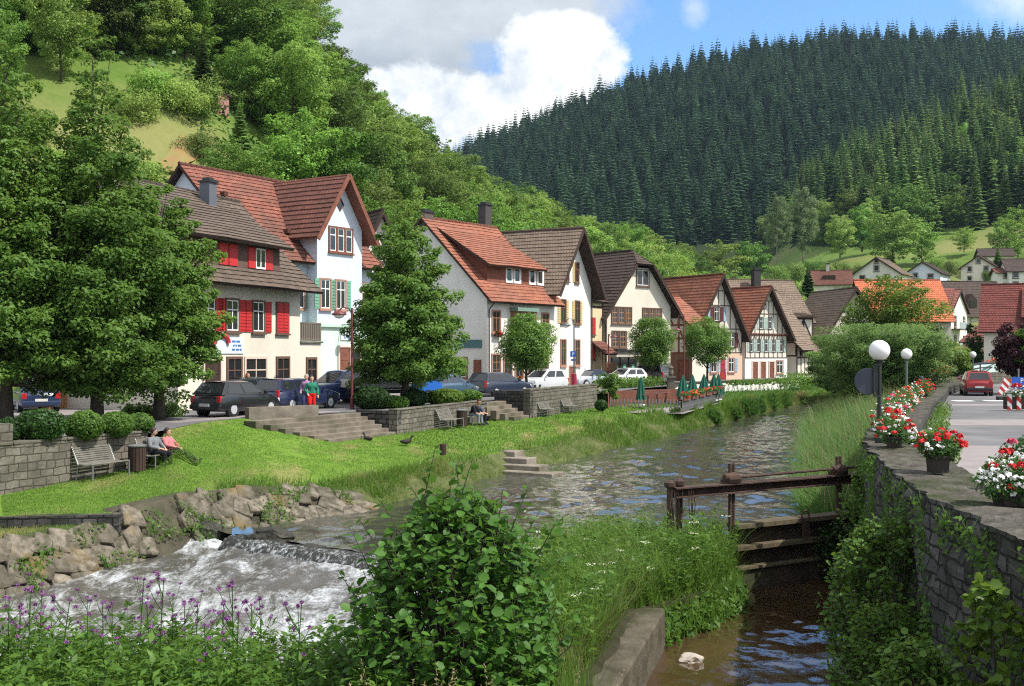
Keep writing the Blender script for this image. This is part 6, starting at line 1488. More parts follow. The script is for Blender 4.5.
P0 = between(rng, B[11:], W[11:], 16000, -.35, .8); cl = np.array([mnoise.noise((q[0]*.45, q[1]*.45, 3)) for q in P0]); k = cl > -.15; P0 = P0[k]; h = rng.uniform(.3, .7, len(P0))*(.65+.8*np.clip(cl[k], 0, 1)); ac.add(blades(rng, P0, h, .06, .5), np.repeat(rng.random(len(P0)), 2))
P0 = between(rng, A[13:], B[13:], 9000, .1, 1); ac.add(blades(rng, P0, rng.uniform(.12, .32, 9000), .06, .6), np.repeat(rng.random(9000)*.5+.5, 2), 1)
P0 = between(rng, B[4:9], W[4:9], 5000, -.1, .5); ac.add(blades(rng, P0, rng.uniform(.1, .4, 5000), .025, .8), np.repeat(rng.random(5000), 2))
stuff(ac.make('bank_grass', [LF_GRASS, LF_REED]))
ac = Acc()   # tall reeds on the far side under the quay
R_ = [(8.6, 30.0, -2.35), (8.6, 33.2, -2.3), (12.2, 45.5, -2.3), (14.9, 56.8, -2.3), (16.4, 61.4, -2.3), (25, 91, -2.3)]; W_ = [(10.0, 30.8, -1.8), (11.4, 33.6, -1.3), (16.2, 45.8, -.8), (20.8, 56.6, -.45), (23.2, 62, -.35), (35, 91, -.3)]
n = 30000; P0 = between(rng, R_, W_, n, 0.02, .97); t_ = np.array([mnoise.noise((q[0]*.35, q[1]*.35, 1)) for q in P0])
h = rng.uniform(.75, 1.45, n)*(1+.35*t_)*np.clip(1.25-.3*np.abs(P0[:, 1]-48)/30, .6, 1.2); ac.add(blades(rng, P0, h*rng.uniform(.6, 1.1, n), .04, .8, 3, .9), np.repeat(np.clip(.3+.5*rng.random(n)-.35*t_, 0, 1), 3))
k = rng.random(n) < .07; ac.add(blades(rng, P0[k], h[k]*1.18, .035, .4), np.repeat(rng.random(k.sum()), 2), 1)
stuff(ac.make('reeds', [LF_REED, LF_STRAW]))
ac = Acc()   # weeds on the spit beside the sluice
A_ = [(0.9, 16.2, -2.1), (0.9, 20, -2.05), (1.5, 23.4, -2.05), (2.0, 26.0, -2.1), (2.9, 28.4, -2.3)]; B_ = [(1.15, 16.5, -2.2), (2.1, 20.4, -2.2), (4.1, 22.6, -2.2), (4.9, 24.2, -2.2), (5.0, 26.4, -2.3)]
Aw = [(-1.2, 15.5, -2.1), (-.9, 19.2, -2.2), (0.3, 23, -2.2), (.9, 25.8, -2.25), (2.1, 28.0, -2.4)]
n = 2700; P0 = between(rng, Aw, B_, n, 0, 1); k = (P0[:, 0] < np.where(P0[:, 1] < 20.8, 1.2+(P0[:, 1]-16)*.30, 9)); P0 = P0[k]; n = len(P0); h = rng.uniform(.4, 1.15, n)*(1+.9*np.array([mnoise.noise((q[0]*.9, q[1]*.9, 2)) for q in P0])); s1, s2, top = stems(rng, P0, h, 15, .135); ac.add(s1, np.repeat(rng.random(n), 2)); ac.add(s2, rng.random(n*15))
n = 15000; P0 = between(rng, Aw, B_, n); P0 = P0[(P0[:, 0] < np.where(P0[:, 1] < 20.8, 1.3+(P0[:, 1]-16)*.32, 9))]; n = len(P0); ac.add(blades(rng, P0, rng.uniform(.3, 1.0, n), .02, .6), np.repeat(rng.random(n), 2), 1)
n = 2600; P3 = between(rng, [(2.5, 20.75, -2.35), (3.75, 22.3, -2.35), (4.85, 24.1, -2.35), (5.05, 26.6, -2.35)], [(2.75, 20.6, -2.95), (3.95, 22.1, -2.95), (5.05, 23.9, -2.95), (5.25, 26.4, -2.95)], n); ac.add(leaf_quads(rng, P3+rng.normal(size=(n, 3))*.09, rng.normal(size=(n, 3))*.5+np.array([.6, -.5, .5]), .14, .5), rng.random(n)*.7); ac.add(blades(rng, P3[::2], rng.uniform(.25, .6, len(P3[::2])), .02, .9), np.repeat(rng.random(len(P3[::2])), 2), 1)
n = 3000; P4 = between(rng, Aw, B_, n); P4 = P4[(P4[:, 0] < np.where(P4[:, 1] < 20.8, 1.2+(P4[:, 1]-16)*.30, 9))]; n = len(P4); ac.add(blades(rng, P4, rng.uniform(.7, 1.6, n), .016, .7, 2, .8), np.repeat(rng.random(n), 2), 1)
# white umbels
um = top[rng.random(len(top)) < .022]
for q in um:
    m = 26; a = rng.random(m)*2*PI; r = .10*np.sqrt(rng.random(m)); pp = np.stack([q[0]+r*np.cos(a), q[1]+r*np.sin(a), q[2]+.05+.02*rng.random(m)], 1); ac.add(leaf_quads(rng, pp, np.tile([0, 0, 1.0], (m, 1))+rng.normal(size=(m, 3))*.3, .035), rng.random(m), 2)
P0 = between(rng, [(1.0, 16.0, -2.15), (2.15, 20.4, -2.15)], [(.6, 16.2, -2.05), (1.6, 20.6, -2.05)], 900); ac.add(blades(rng, P0, rng.uniform(.3, .75, 900), .015, .5), np.repeat(rng.random(900), 2), 3)
stuff(ac.make('spit_weeds', [LF_WEED, LF_GRASS, LF_WHITEF, LF_STRAW]))
ac = Acc()   # nettles and weeds along the near bank
def near_ground(x, y): return -2.25
n = 4200; x = rng.uniform(-7.2, 0.4, n); y = rng.uniform(8.6, 14.8, n); P0 = np.stack([x, y, np.full(n, -2.2)], 1)
h = np.clip(1.2+.3*np.array([mnoise.noise((q[0]*.6, q[1]*.6, 7)) for q in P0])+rng.normal(size=n)*.16, .5, 1.6); s1, s2, top = stems(rng, P0, h, 20, .125, .012, .28, 1.0, .15); ac.add(s1, np.repeat(rng.random(n), 2)); ac.add(s2, rng.random(n*20))
n = 9000; x = rng.uniform(-7.2, .9, n); y = rng.uniform(8.6, 15.2, n); P0 = np.stack([x, y, np.full(n, -2.2)], 1); ac.add(blades(rng, P0, rng.uniform(.5, 1.2, n), .014, .45), np.repeat(rng.random(n), 2), 1)
n = 900; x = rng.uniform(-.2, 1.0, n); y = rng.uniform(9, 15.5, n); P0 = np.stack([x, y, np.full(n, -2.2)], 1); ac.add(blades(rng, P0, rng.uniform(.8, 1.45, n), .014, .4), np.repeat(rng.random(n), 2), 1)
stuff(ac.make('bank_weeds', [LF_WEED, LF_GRASS]))
# thistles, each a plant
def thistle_proto(seed):
    rng = np.random.default_rng(seed); rr = random.Random(seed); mb = MB(); H_ = rr.uniform(1.45, 1.8); heads = []
    pts = [(0, 0, 0), (rr.uniform(-.04, .04), rr.uniform(-.04, .04), H_*.5), (rr.uniform(-.08, .08), rr.uniform(-.08, .08), H_)]; mb.tube(pts, [.010, .008, .005], 5); heads.append(Vector(pts[2]))
    for k in range(rr.randint(4, 7)):
        f = rr.uniform(.62, .95); b = lerp(Vector(pts[1]), Vector(pts[2]), f*2-1); a = rr.uniform(0, 6.28); e = b+Vector((math.cos(a)*.16, math.sin(a)*.16, rr.uniform(.12, .26))); mb.tube([b, lerp(b, e, .5)+Vector((0, 0, -.02)), e], [.005, .004, .003], 4); heads.append(e)
    o = mb.build('stem', LF_WEED); sme = o.data; bpy.data.objects.remove(o)
    P0 = np.zeros((1, 3)); _, VQ, _ = stems(rng, P0, np.array([H_*.85]), 20, .17); lme = np_mesh('foliage', *VQ, LF_WEED, tint=rng.random(20), link=False)
    V = []; Q = []; n = 0
    for h in heads:
        m = 34; d = rng.normal(size=(m, 3)); d[:, 2] = np.abs(d[:, 2])+.2; d /= np.linalg.norm(d, axis=1, keepdims=True); v, q = leaf_quads(rng, np.array(h)+d*.02, rng.normal(size=(m, 3)), .036, .35, .1, d); V.append(v); Q.append(q+n); n += len(v)
    fme = np_mesh('blossom', np.concatenate(V), np.concatenate(Q), LF_THIS, link=False); return sme, lme, fme
TH = [thistle_proto(k) for k in range(4)]; rt = random.Random(9)
for i, (px, py) in enumerate(((30, 592), (62, 596), (88, 588), (104, 594), (112, 604), (142, 580), (150, 592), (172, 586), (186, 602), (196, 594), (222, 602), (232, 584), (250, 606), (262, 600), (206, 614), (178, 616), (120, 622), (54, 612), (18, 606), (8, 588), (192, 660), (298, 604), (40, 575), (236, 616), (160, 574))):
    Y = rt.uniform(12.2, 14.8); top = P(px, py, Y); r = thing('thistle', 'purple flowered thistle standing above the weeds beside the rapids', 'thistle', (top.x, top.y, -2.25), rt.uniform(0, 6), 'purple thistles along the rapids')
    k = rt.randrange(4); sme, lme, fme = TH[k]; zs = max(c.co.z for c in sme.vertices); r.scale = (1, 1, max(.5, (top.z+2.25)/zs)); part('stem', sme, r); part('foliage', lme, r); part('blossom', fme, r)
# broad-leaved bush in front
def leaf6(rng, p, nn, size, ax):
    n = len(p); nn = nn/np.linalg.norm(nn, axis=1, keepdims=True); a = ax-nn*np.sum(ax*nn, axis=1, keepdims=True); a /= np.maximum(1e-6, np.linalg.norm(a, axis=1, keepdims=True)); b = np.cross(nn, a); s = size; cu = rng.uniform(-.12, .02, (n, 1))
    base = p; tip = p+a*s+nn*s*cu*2; l1 = p+a*s*.3+b*s*.40+nn*s*.10; l2 = p+a*s*.74+b*s*.36+nn*s*(.10+cu); r1 = p+a*s*.3-b*s*.40+nn*s*.10; r2 = p+a*s*.74-b*s*.36+nn*s*(.10+cu)
    V = np.stack([base, l1, l2, tip, r2, r1], 1).reshape(-1, 3); k = (np.arange(n)*6)[:, None]; Q = np.concatenate([k+np.array([[0, 1, 2, 3]]), k+np.array([[0, 3, 4, 5]])], 1).reshape(-1, 4); return V, Q
def shoot_bush(name, label, loc, H_, R_, nshoot, nl, leaf, mat, seed, cat='bush', lean=(0, 0), extra=(), prof=lambda t: math.sin(PI*min(1, .18+t*.80))**.6):
    rng = np.random.default_rng(seed); root = thing(name, label, cat, loc); mb = MB(); P_ = []; A_ = []; T_ = []
    ends = []
    for i in range(nshoot):
        t = rng.random()**.75; a = rng.random()*2*PI; r = prof(t)*R_*(.35+.65*rng.random()**.5)*(1+.2*math.sin(2*a+seed)); e = Vector((r*math.cos(a)+lean[0]*t, r*math.sin(a)+lean[1]*t, .12*H_+H_*.86*t)); ends.append(e)
    for q in extra: ends.append(Vector(q))
    for i, e in enumerate(ends):
        d = Vector((e.x*.55, e.y*.55, H_*.35)).normalized()+Vector(rng.normal(size=3))*.18; ln = rng.uniform(.3, .55)*min(1.6, R_); s = e-d*ln
        if i % 6 == 0 or i >= nshoot: mb.tube([(s.x*.12, s.y*.12, 0), lerp(Vector((s.x*.3, s.y*.3, s.z*.4)), s, .3), s, e], [.016, .012, .008, .004], 5)
        else: mb.tube([s, e], [.006, .003], 4)
        k = nl+int(rng.integers(-2, 3)); tt = rng.random()
        for j in range(k):
            f = (j+.5)/k; p = lerp(s, e, f); ang = j*2.4+rng.normal()*.4; o = Vector((math.cos(ang), math.sin(ang), .25+rng.normal()*.3)); P_.append(p); A_.append(o+d*.4); T_.append(np.clip(tt*.4+rng.random()*.5+(.25 if f > .8 else 0), 0, 1))
    P_ = np.array(P_); A_ = np.array(A_); n = len(P_); nn = np.array([0, 0, 1.0])+rng.normal(size=(n, 3))*.45+A_*np.array([.35, .35, 0]); sz = leaf*(.55+.75*rng.random((n, 1))); V, Q = leaf6(rng, P_, nn, sz, A_)
    np_mesh('foliage', V, Q, mat, tint=np.repeat(T_, 2), parent=root); mb.build('stem', BARK, root); return root
shoot_bush('alder_bush', 'large dark broad leaved bush rising in front of the river and weir', (-0.66, 13.0, -2.25), 3.3, 1.6, 760, 10, .12, LF_BUSH, 5, extra=((-.25, .1, 3.75), (.2, -.1, 3.62), (-1.15, 0, 2.9), (1.0, .1, 3.0), (-.55, 0, 3.3), (.55, 0, 3.25), (1.35, 0, 2.5), (-1.4, 0, 2.3), (1.5, .2, 1.8), (-1.5, .1, 1.6), (-.9, -.2, 3.2), (.85, -.1, 3.3), (1.2, 0, 2.9), (-1.25, .2, 2.7), (0, 0, 3.55), (-.05, .2, 3.45)))
shoot_bush('leafy_shrub', 'leafy shrub growing out of the foot of the dark quay wall', (6.0, 17.4, -2.95), 3.1, 1.35, 520, 11, .085, LF_WEED, 6, 'shrub', (-.1, -.2))
shoot_bush('leafy_shrub', 'low bushy shrub hanging over the mill channel below the quay wall', (5.6, 15.6, -2.95), 2.1, .95, 300, 11, .08, LF_WEED, 7, 'shrub', (-.3, 0))
shoot_bush('leafy_shrub', 'slender shrub against the quay wall nearer the sluice', (6.75, 20.6, -2.9), 2.4, .8, 240, 11, .085, LF_LIME, 19, 'shrub', (-.1, 0))
shoot_bush('wall_creeper', 'creeper climbing the quay wall at the end of the sluice beam', (8.5, 26.0, -2.4), 2.7, .8, 200, 11, .10, LF_LIME, 8, 'creeper', (.2, 0))
shoot_bush('wall_creeper', 'ivy tangle hanging beside the sluice boards over the dark water', (7.9, 26.9, -2.9), 1.5, .8, 150, 11, .09, LF_DARKB, 9, 'creeper')
shoot_bush('elder_sapling', 'light leaved sapling rooted in the quay wall below the white flowers', (5.05, 11.4, -1.6), 1.9, .4, 50, 8, .12, LF_MAPLE, 10, 'sapling', (-.1, 0))
shoot_bush('leafy_shrub', 'tall loose shrub leaning on the quay wall in the channel corner', (5.0, 13.3, -2.95), 2.2, .8, 260, 11, .085, LF_LIME, 17, 'shrub', (-.1, 0))
shoot_bush('leafy_shrub', 'weedy shrub in the corner below the quay wall', (4.75, 10.6, -2.9), 2.3, .95, 330, 10, .085, LF_WEED, 12, 'shrub')
ac = Acc(); n = 5200; x = rng.uniform(3.2, 5.5, n); y = rng.uniform(8.3, 12.5, n); P0 = np.stack([x, y, np.full(n, -2.9)], 1); h = rng.uniform(.8, 1.6, n); ac.add(blades(rng, P0, h, .016, .45), np.repeat(rng.random(n), 2))
n = 130; x = rng.uniform(3.1, 5.2, n); y = rng.uniform(8.6, 10.6, n); P0 = np.stack([x, y, np.full(n, -2.9)], 1); h = rng.uniform(1.2, 1.95, n); VQ = blades(rng, P0, h, .008, .3); ac.add(VQ, np.repeat(rng.random(n), 2), 1); top = VQ[0].reshape(n, 6, 3); a, b = top[:, 2], top[:, 4]
m = 46; f = rng.random((n, m, 1))**.7*.75+.3; pp = (a[:, None]+(b-a)[:, None]*f).reshape(-1, 3); ax = rng.normal(size=(n*m, 3))+np.array([0, 0, 1.2]); pp = pp+ax*.012; ac.add(leaf_quads(rng, pp, rng.normal(size=(n*m, 3)), .034, .4, .1, ax), rng.random(n*m), 1)
stuff(ac.make('seeding_grass', [LF_GRASS, LF_STRAW]))
ac = Acc(); n = 90; x = rng.uniform(-1.0, .5, n); y = rng.uniform(9.2, 10.6, n); P0 = np.stack([x, y, np.full(n, -2.2)], 1); h = rng.uniform(1.3, 1.9, n); VQ = blades(rng, P0, h, .008, .3); ac.add(VQ, np.repeat(rng.random(n), 2)); top = VQ[0].reshape(n, 6, 3); a, b = top[:, 2], top[:, 4]
m = 40; f = rng.random((n, m, 1))**.7*.6+.42; pp = (a[:, None]+(b-a)[:, None]*f).reshape(-1, 3); ax = rng.normal(size=(n*m, 3))+np.array([0, 0, 1.2]); ac.add(leaf_quads(rng, pp+ax*.012, rng.normal(size=(n*m, 3)), .028, .4, .1, ax), rng.random(n*m)); stuff(ac.make('seeding_grass', [LF_STRAW]))
# weeds on the river wall and moss tufts
ac = Acc(); n = 2600; P0 = between(rng, [(-12.0, 24.3, -1.8), (-10.1, 27.4, -1.7), (-8.9, 30.2, -1.35), (-7.4, 32.5, -1.35), (-5.2, 34.2, -1.7)], [(-11.0, 23.6, -3), (-9.1, 26.9, -3.0), (-7.9, 29.4, -2.9), (-6.4, 31.0, -2.5), (-4.6, 33.2, -2.4)], n, 0, 1); cl = np.array([mnoise.noise((q[0]*1.1, q[1]*1.1, q[2]*1.2)) for q in P0]); P0 = P0[cl > .12]+np.array([.12, -.12, 0]); n = len(P0); ac.add(blades(rng, P0, rng.uniform(.1, .32, n), .02, .9), np.repeat(rng.random(n), 2)); VQ = leaf_quads(rng, P0+rng.normal(size=(n, 3))*.06+np.array([0, 0, .06]), rng.normal(size=(n, 3))*.5+np.array([.2, -.4, .8]), .1); ac.add(VQ, rng.random(n), 0)
stuff(ac.make('wall_weeds', [LF_WEED]))
ac = Acc(); n = 15000; Qa = [(q[0]-.06, q[1], q[2]-.1) for q in QW[1:8]]; Qb = [(q[0]-.06, q[1], -2.9) for q in QW[1:8]]; P0 = between(rng, Qa, Qb, n); cl = np.array([mnoise.noise((q[0]*.9, q[1]*.9, q[2]*.9)) for q in P0]); P0 = P0[cl > .08]; n = len(P0); ac.add(leaf_quads(rng, P0+rng.normal(size=(n, 3))*.05, rng.normal(size=(n, 3))*.5+np.array([-.8, -.3, .5]), .075), rng.random(n)); ac.add(blades(rng, P0[::3], rng.uniform(.1, .3, len(P0[::3])), .012, .9), np.repeat(rng.random(len(P0[::3])), 2)); stuff(ac.make('wall_weeds', [LF_WEED]))
# ---------------------------------------------------------------- sluice
RUST = pmat('rusty_iron', (0.035, 0.022, 0.018), (0.085, 0.05, 0.035), 4, .85, .3, .7, 18, coord='Object', bdist=.02)
WETW = pmat('wet_old_timber', (0.030, 0.020, 0.015), (0.075, 0.05, 0.036), 3, .75, .3, .8, 14, coord='Object', c3=(.04, .045, .02), bdist=.03)
LEDGE = pmat('worn_timber_edge', (0.075, 0.06, 0.038), (0.13, 0.105, 0.065), 5, .85, .2, .8, 16, coord='Object')
def sluice():
    a = Vector((3.6, 24.75, 0)); b = Vector((9.0, 27.93, 0)); d = b-a; L = d.length; rz = math.atan2(d.y, d.x); d.normalize()
    r = thing('sluice_gate', 'rusty iron sluice gate with toothed racks and wooden boards across the mill channel', 'sluice', a, rz)
    def at(px):
        t = (px-512)/F; s = (t*a.y-a.x)/(d.x-t*d.y); return s
    mb = MB(); mb.box((L/2, 0, -.42), (L, .34, .03)); mb.box((L/2, 0, -.62), (L, .34, .03)); mb.box((L/2, .02, -.52), (L, .05, .2)); mb.build('beam', RUST, r)
    xs = [at(731), at(838)]
    for x in xs:
        mb = MB()
        for s in (-.055, .055): mb.box((x+s, -.02, -.75), (.04, .07, 1.6))
        for k in range(24): mb.box((x, -.02, -1.5+k*.066), (.08, .05, .028))
        mb.build('rack_post', RUST, r)
        mb = MB(); mb.lathe((x, -.05, -.3), [(.02, -.2), (.12, -.18), (.16, -.05), (.16, .05), (.12, .18), (.02, .2)], 10, axis='X'); mb.box((x, 0, -.36), (.42, .26, .08)); mb.lathe((x-.2, -.05, -.27), [(.08, -.04), (.1, 0), (.08, .04)], 10, axis='X'); mb.build('gear_box', RUST, r)
    mb = MB(); mb.tube([(xs[0]-.2, -.05, -.28), (xs[1]+.9, -.05, -.24)], .032, 8); mb.build('drive_rod', RUST, r)
    x0, x1 = xs[0]+.02, L-.25
    def board(name, x0, x1, z0, z1, y, th, m): mb = MB(); mb.box(((x0+x1)/2, y, (z0+z1)/2), (x1-x0, th, z1-z0)); return mb.build(name, m, r, bevel=.012)
    board('top_timber', x0, x1, -1.47, -1.35, -.02, .42, LEDGE); board('upper_board', x0, x1, -1.86, -1.46, .06, .12, WETW); board('rail', x0, x1-.3, -1.98, -1.86, -.06, .3, LEDGE)
    board('middle_board', x0, x1, -2.36, -1.98, .09, .1, WETW); board('lower_board', x0, lerp(x0, x1, .72), -2.95, -2.42, -.06, .16, WETW); board('lower_ledge', x0, lerp(x0, x1, .72), -2.43, -2.36, -.08, .26, LEDGE); board('back_board', x0-1.8, x1+.4, -3.1, -2.12, .32, .1, WETW)
    mb = MB(); c = Vector(((x0+x1)/2, -.24, -1.36)); mb.tube([c+Vector((.12*math.cos(t), 0, .13*math.sin(t)+.05)) for t in np.linspace(0, 2*PI, 14)], .022, 6)
    for k in range(7): mb.tube([c+Vector((-.1+.035*k, .0, -.02)), c+Vector((-.12+.04*k, -.02, -.42-.05*(k % 3)))], .009, 4)
    mb.build('ring', RUST, r)
    for k, (x, y) in enumerate(((-.1, -.05), (.28, .1))):
        mb = MB(); mb.box((x, y, -.95), (.1, .1, 1.3)); mb.lathe((x, y, -.33), [(.05, -.1), (.13, -.04), (.13, .05), (.04, .1)], 8); mb.build('winch_post', RUST, r)
    mb = MB(); rg = random.Random(4)
    for k in range(9):
        x = -.15+rg.random()*.7; mb.tube([(x, -.12, -.45), (x+rg.uniform(-.05, .05), -.16, -.8), (x+rg.uniform(-.08, .08), -.14, -1.0-rg.random()*.4)], .014, 4)
    mb.build('hanging_chain', RUST, r)
    r2 = thing('sluice_abutment', 'dark mossy masonry under the end of the sluice by the quay wall', 'abutment'); mb = MB(); p = a+d*(L-.1); mb.box((p.x+.3, p.y+.1, -2.6), (1.1, 1.2, 1.6), rz); mb.build('masonry', STONE_D, r2, bevel=.05)
    r3 = thing('sluice_abutment', 'stone pier under the winch end of the sluice hidden by spit weeds', 'abutment'); mb = MB(); p = a+d*.35; mb.box((p.x, p.y+.5, -2.75), (1.2, .8, 1.3), rz); mb.build('masonry', STONE_D, r3, bevel=.05)
sluice()
# ---------------------------------------------------------------- lamps, signs
GLOBE_M, nt_ = new_mat('opal_globe'); t_ = NT(nt_); t_.out(t_.mix(t_.noise(t_.coord('Object'), 3, 2), (.74, .73, .72), (.8, .79, .78)), .35, .5)
POLE = flat('black_pole', (.022, .024, .026), .45, .5, .2); POLE_G = flat('grey_pole', (.12, .15, .15), .5, .4, .3); POLE_R = flat('red_brown_pole', (.15, .035, .035), .5)
def globe_lamp(label, x, y, z0, ztop, rg, m):
    r = thing('globe_lamp', label, 'street lamp', (x, y, z0), 0, 'globe lamps along the quay'); h = ztop-z0
    mb = MB(); mb.lathe((0, 0, 0), [(.10, 0), (.10, .12), (.05, .2), (.045, h-2*rg-.06), (.08, h-2*rg-.04), (.11, h-2*rg+.03)], 12); mb.build('pole', m, r, smooth=False)
    bm = bmesh.new(); bmesh.ops.create_uvsphere(bm, u_segments=28, v_segments=18, radius=rg); me = bpy.data.meshes.new('globe'); bm.to_mesh(me); bm.free(); me.materials.append(GLOBE_M); me.polygons.foreach_set('use_smooth', [True]*len(me.polygons)); o = part('globe', me, r); o.location = (0, 0, h-rg); return r
globe_lamp('largest globe lamp, standing on the quay wall with a round sign fixed to its pole', 8.35, 25, .58, P(0, 340, 25).z, .235, POLE)
globe_lamp('middle globe lamp on a grey pole in front of the willow', 16.5, 46, .5, P(0, 348.5, 46).z, .23, POLE_G)
globe_lamp('smallest globe lamp, farthest down the road by the guard rail', 35.2, 84, 0, P(0, 351.5, 84).z, .24, POLE_G)
r = thing('traffic_sign', 'round traffic sign seen from its dark back, bracketed to the lamp pole', 'sign', (8.35, 25, .58)); c = P(867.5, 381.5, 25)-Vector((8.35, 25, .58)); mb = MB(); mb.lathe(c, [(.295, -.02), (.305, 0), (.295, .02)], 28, axis='Y'); mb.build('disc', flat('sign_back', (.045, .055, .075), .45, .5, .4), r)
mb = MB(); z0, z1 = c.z-.33, c.z+.38
for x in (c.x+.13,): mb.bar((x, -.06, z0), (x, -.06, z1), .035, .035)
for z in (z0, z1): mb.bar((c.x+.13, -.06, z), (0, -.06, z), .035, .035)
mb.bar((c.x+.19, -.06, z0), (c.x+.19, -.06, z1), .02, .02); mb.build('bracket', POLE, r)
def arm_lamp(label, px, Y, ytop, m, head_px, head_y, seed, z0=0.0):
    p = XY(px, Y, z0); r = thing('street_lamp', label, 'street lamp', p, 0); zt = P(0, ytop, Y).z-z0; hd = P(head_px, head_y, Y)-p
    mb = MB(); mb.lathe((0, 0, 0), [(.09, 0), (.09, .5), (.06, .6), (.05, zt)], 10); mb.build('pole', m, r)
    mb = MB(); mb.tube([(0, 0, zt-.3), (hd.x*.25, 0, zt), (hd.x*.75, 0, zt+.02), (hd.x, 0, hd.z+.18)], .035, 7); mb.build('arm', m, r)
    mb = MB(); mb.lathe((hd.x, 0, hd.z), [(.05, .2), (.12, .14), (.34, .02), (.36, -.05)], 14); sh = mb.build('lamp_shade', m, r, smooth=True)
    mb = MB(); mb.lathe((hd.x, 0, hd.z-.1), [(.02, -.12), (.2, -.06), (.27, .05)], 14); mb.build('bulb', GLOBE_M, sh); return r
arm_lamp('dark red street lamp in front of the pyramidal lime tree', 352, 52, 308, POLE_R, 339, 314, 1)
r = arm_lamp('grey street lamp with blue parking sign in front of the narrow gabled house', 574, 80, 319, POLE_G, 566, 325, 2)
mb = MB(); q = P(573, 354, 80)-r.location; mb.box(q+Vector((0, -.1, 0)), (.42, .03, .42)); ps = mb.build('parking_sign', flat('sign_blue_p', (.02, .09, .42), .4), r)
c_ = bpy.data.curves.new('lettering', 'FONT'); c_.body = 'P'; c_.size = .36; c_.align_x = 'CENTER'; c_.extrude = .008; c_.materials.append(SASH)
txt_mesh(c_, q+Vector((0, -.125, -.13)), ps)
mb = MB(); q = P(573.5, 360, 80)-r.location; mb.box(q+Vector((0, -.1, 0)), (.36, .03, .18)); mb.build('sub_sign', flat('sub_sign_blue', (.08, .12, .2), .5), r)
mb = MB(); mb.lathe((0, 0, 0), [(.2, 0), (.2, 1.15), (.12, 1.2)], 12); mb.build('pole_guard', flat('red_guard', (.3, .02, .04), .5), r)
arm_lamp('dark street lamp at the corner of the big half hipped house', 608.5, 92, 334, POLE_R, 614, 337, 3)
arm_lamp('red street lamp before the half timbered annex', 684, 93, 316, POLE_R, 677, 330, 4)
# ---------------------------------------------------------------- flower boxes on the quay
PET = {'r': flat('geranium_red', (.58, .012, .012), .6), 'w': flat('petunia_white', (.78, .78, .75), .6), 'p': flat('geranium_rose', (.55, .05, .10), .6), 'o': GER_ORANGE}
POT = flat('dark_planter', (.03, .022, .018), .7)
LF_FLOW = leaf_mat('flower_box_leaf', (0.03, 0.09, 0.018), (0.085, 0.19, 0.04), .35, .1)
def heads(rng, C_, size, kind):
    Vs = []; Qs = []; n = 0
    for c in C_:
        m = 26 if kind != 'w' else 7; d = rng.normal(size=(m, 3)); d[:, 2] = np.abs(d[:, 2])*.9; d /= np.linalg.norm(d, axis=1, keepdims=True); s = size*rng.uniform(.7, 1.2); V, Q = leaf_quads(rng, np.array(c)+d*s*.42*np.array([1, 1, .75]), d+rng.normal(size=(m, 3))*.3, s*(.48 if kind != 'w' else .7), .85, .08); Vs.append(V); Qs.append(Q+n); n += len(V)
    return np.concatenate(Vs), np.concatenate(Qs)
def flower_box(label, p, ext, cols, seed, box=(.5, .3, .26), rz=0.0, leaf=.055, nl=1100, hs=(.14, .07), counts=(14, 46), cz=None, group='flower boxes on the quay wall'):
    r = thing('flower_box', label, 'flower box', p, rz, group); rng = np.random.default_rng(seed)
    mb = MB(); w_, d_, h_ = box; b = [(-w_/2*.88, -d_/2*.88), (w_/2*.88, -d_/2*.88), (w_/2*.88, d_/2*.88), (-w_/2*.88, d_/2*.88)]; lo = [(x, y, 0) for x, y in b]; hi = [(x/.88, y/.88, h_) for x, y in b]
    mb.face(list(reversed(lo))); mb.face(hi)
    for i in range(4): j = (i+1) % 4; mb.face([lo[i], lo[j], hi[j], hi[i]])
    mb.box((0, 0, h_-.02), (w_+.05, d_+.05, .04)); mb.build('planter', POT, r)
    cz = cz if cz is not None else h_+ext[2]*.35; c = np.array((0, 0, cz)); d = rng.normal(size=(nl, 3)); d /= np.linalg.norm(d, axis=1, keepdims=True); bump = np.array([1+.22*mnoise.noise(Vector(q)*1.7+Vector((seed, 0, 0))) for q in d])[:, None]
    pts = c+d*(rng.random((nl, 1))**.35)*bump*np.array(ext); V, Q = leaf_quads(rng, pts, d*.5+rng.normal(size=(nl, 3))*.5+np.array([0, 0, .6]), leaf, .85); np_mesh('foliage', V, Q, LF_FLOW, tint=rng.random(nl), parent=r)
    for k, (col, (cx, cy, sx)) in enumerate(cols):
        m = counts[1] if col == 'w' else counts[0]; d = rng.normal(size=(m, 3)); d[:, 2] = np.abs(d[:, 2])*.8+(-.25 if True else 0); d[:, 1] -= .35; d /= np.linalg.norm(d, axis=1, keepdims=True)
        C_ = c+np.array([cx, cy, 0])+d*np.array(ext)*np.array([sx, 1, 1])*rng.uniform(.92, 1.1, (m, 1)); V, Q = heads(rng, C_, hs[1] if col == 'w' else hs[0], col); np_mesh('blossom', V, Q, PET[col], parent=r)
    return r
def wall_at(Y, side=.42):
    x = float(np.interp(Y, [q[1] for q in QW], [q[0] for q in QW])); z = float(np.interp(Y, [q[1] for q in QW], [q[2] for q in QW])); return Vector((x+side, Y, z+.02))
WA = rad(68)
flower_box('dark pot of red and white geraniums alone on the bare wall top', Vector((7.2, 18.6, .60)), (.36, .34, .25), [('r', (0, 0, 1)), ('r', (.1, 0, .9)), ('w', (-.2, 0, .6))], 1, (.30, .27, .29), .1, counts=(11, 22), cz=.47)
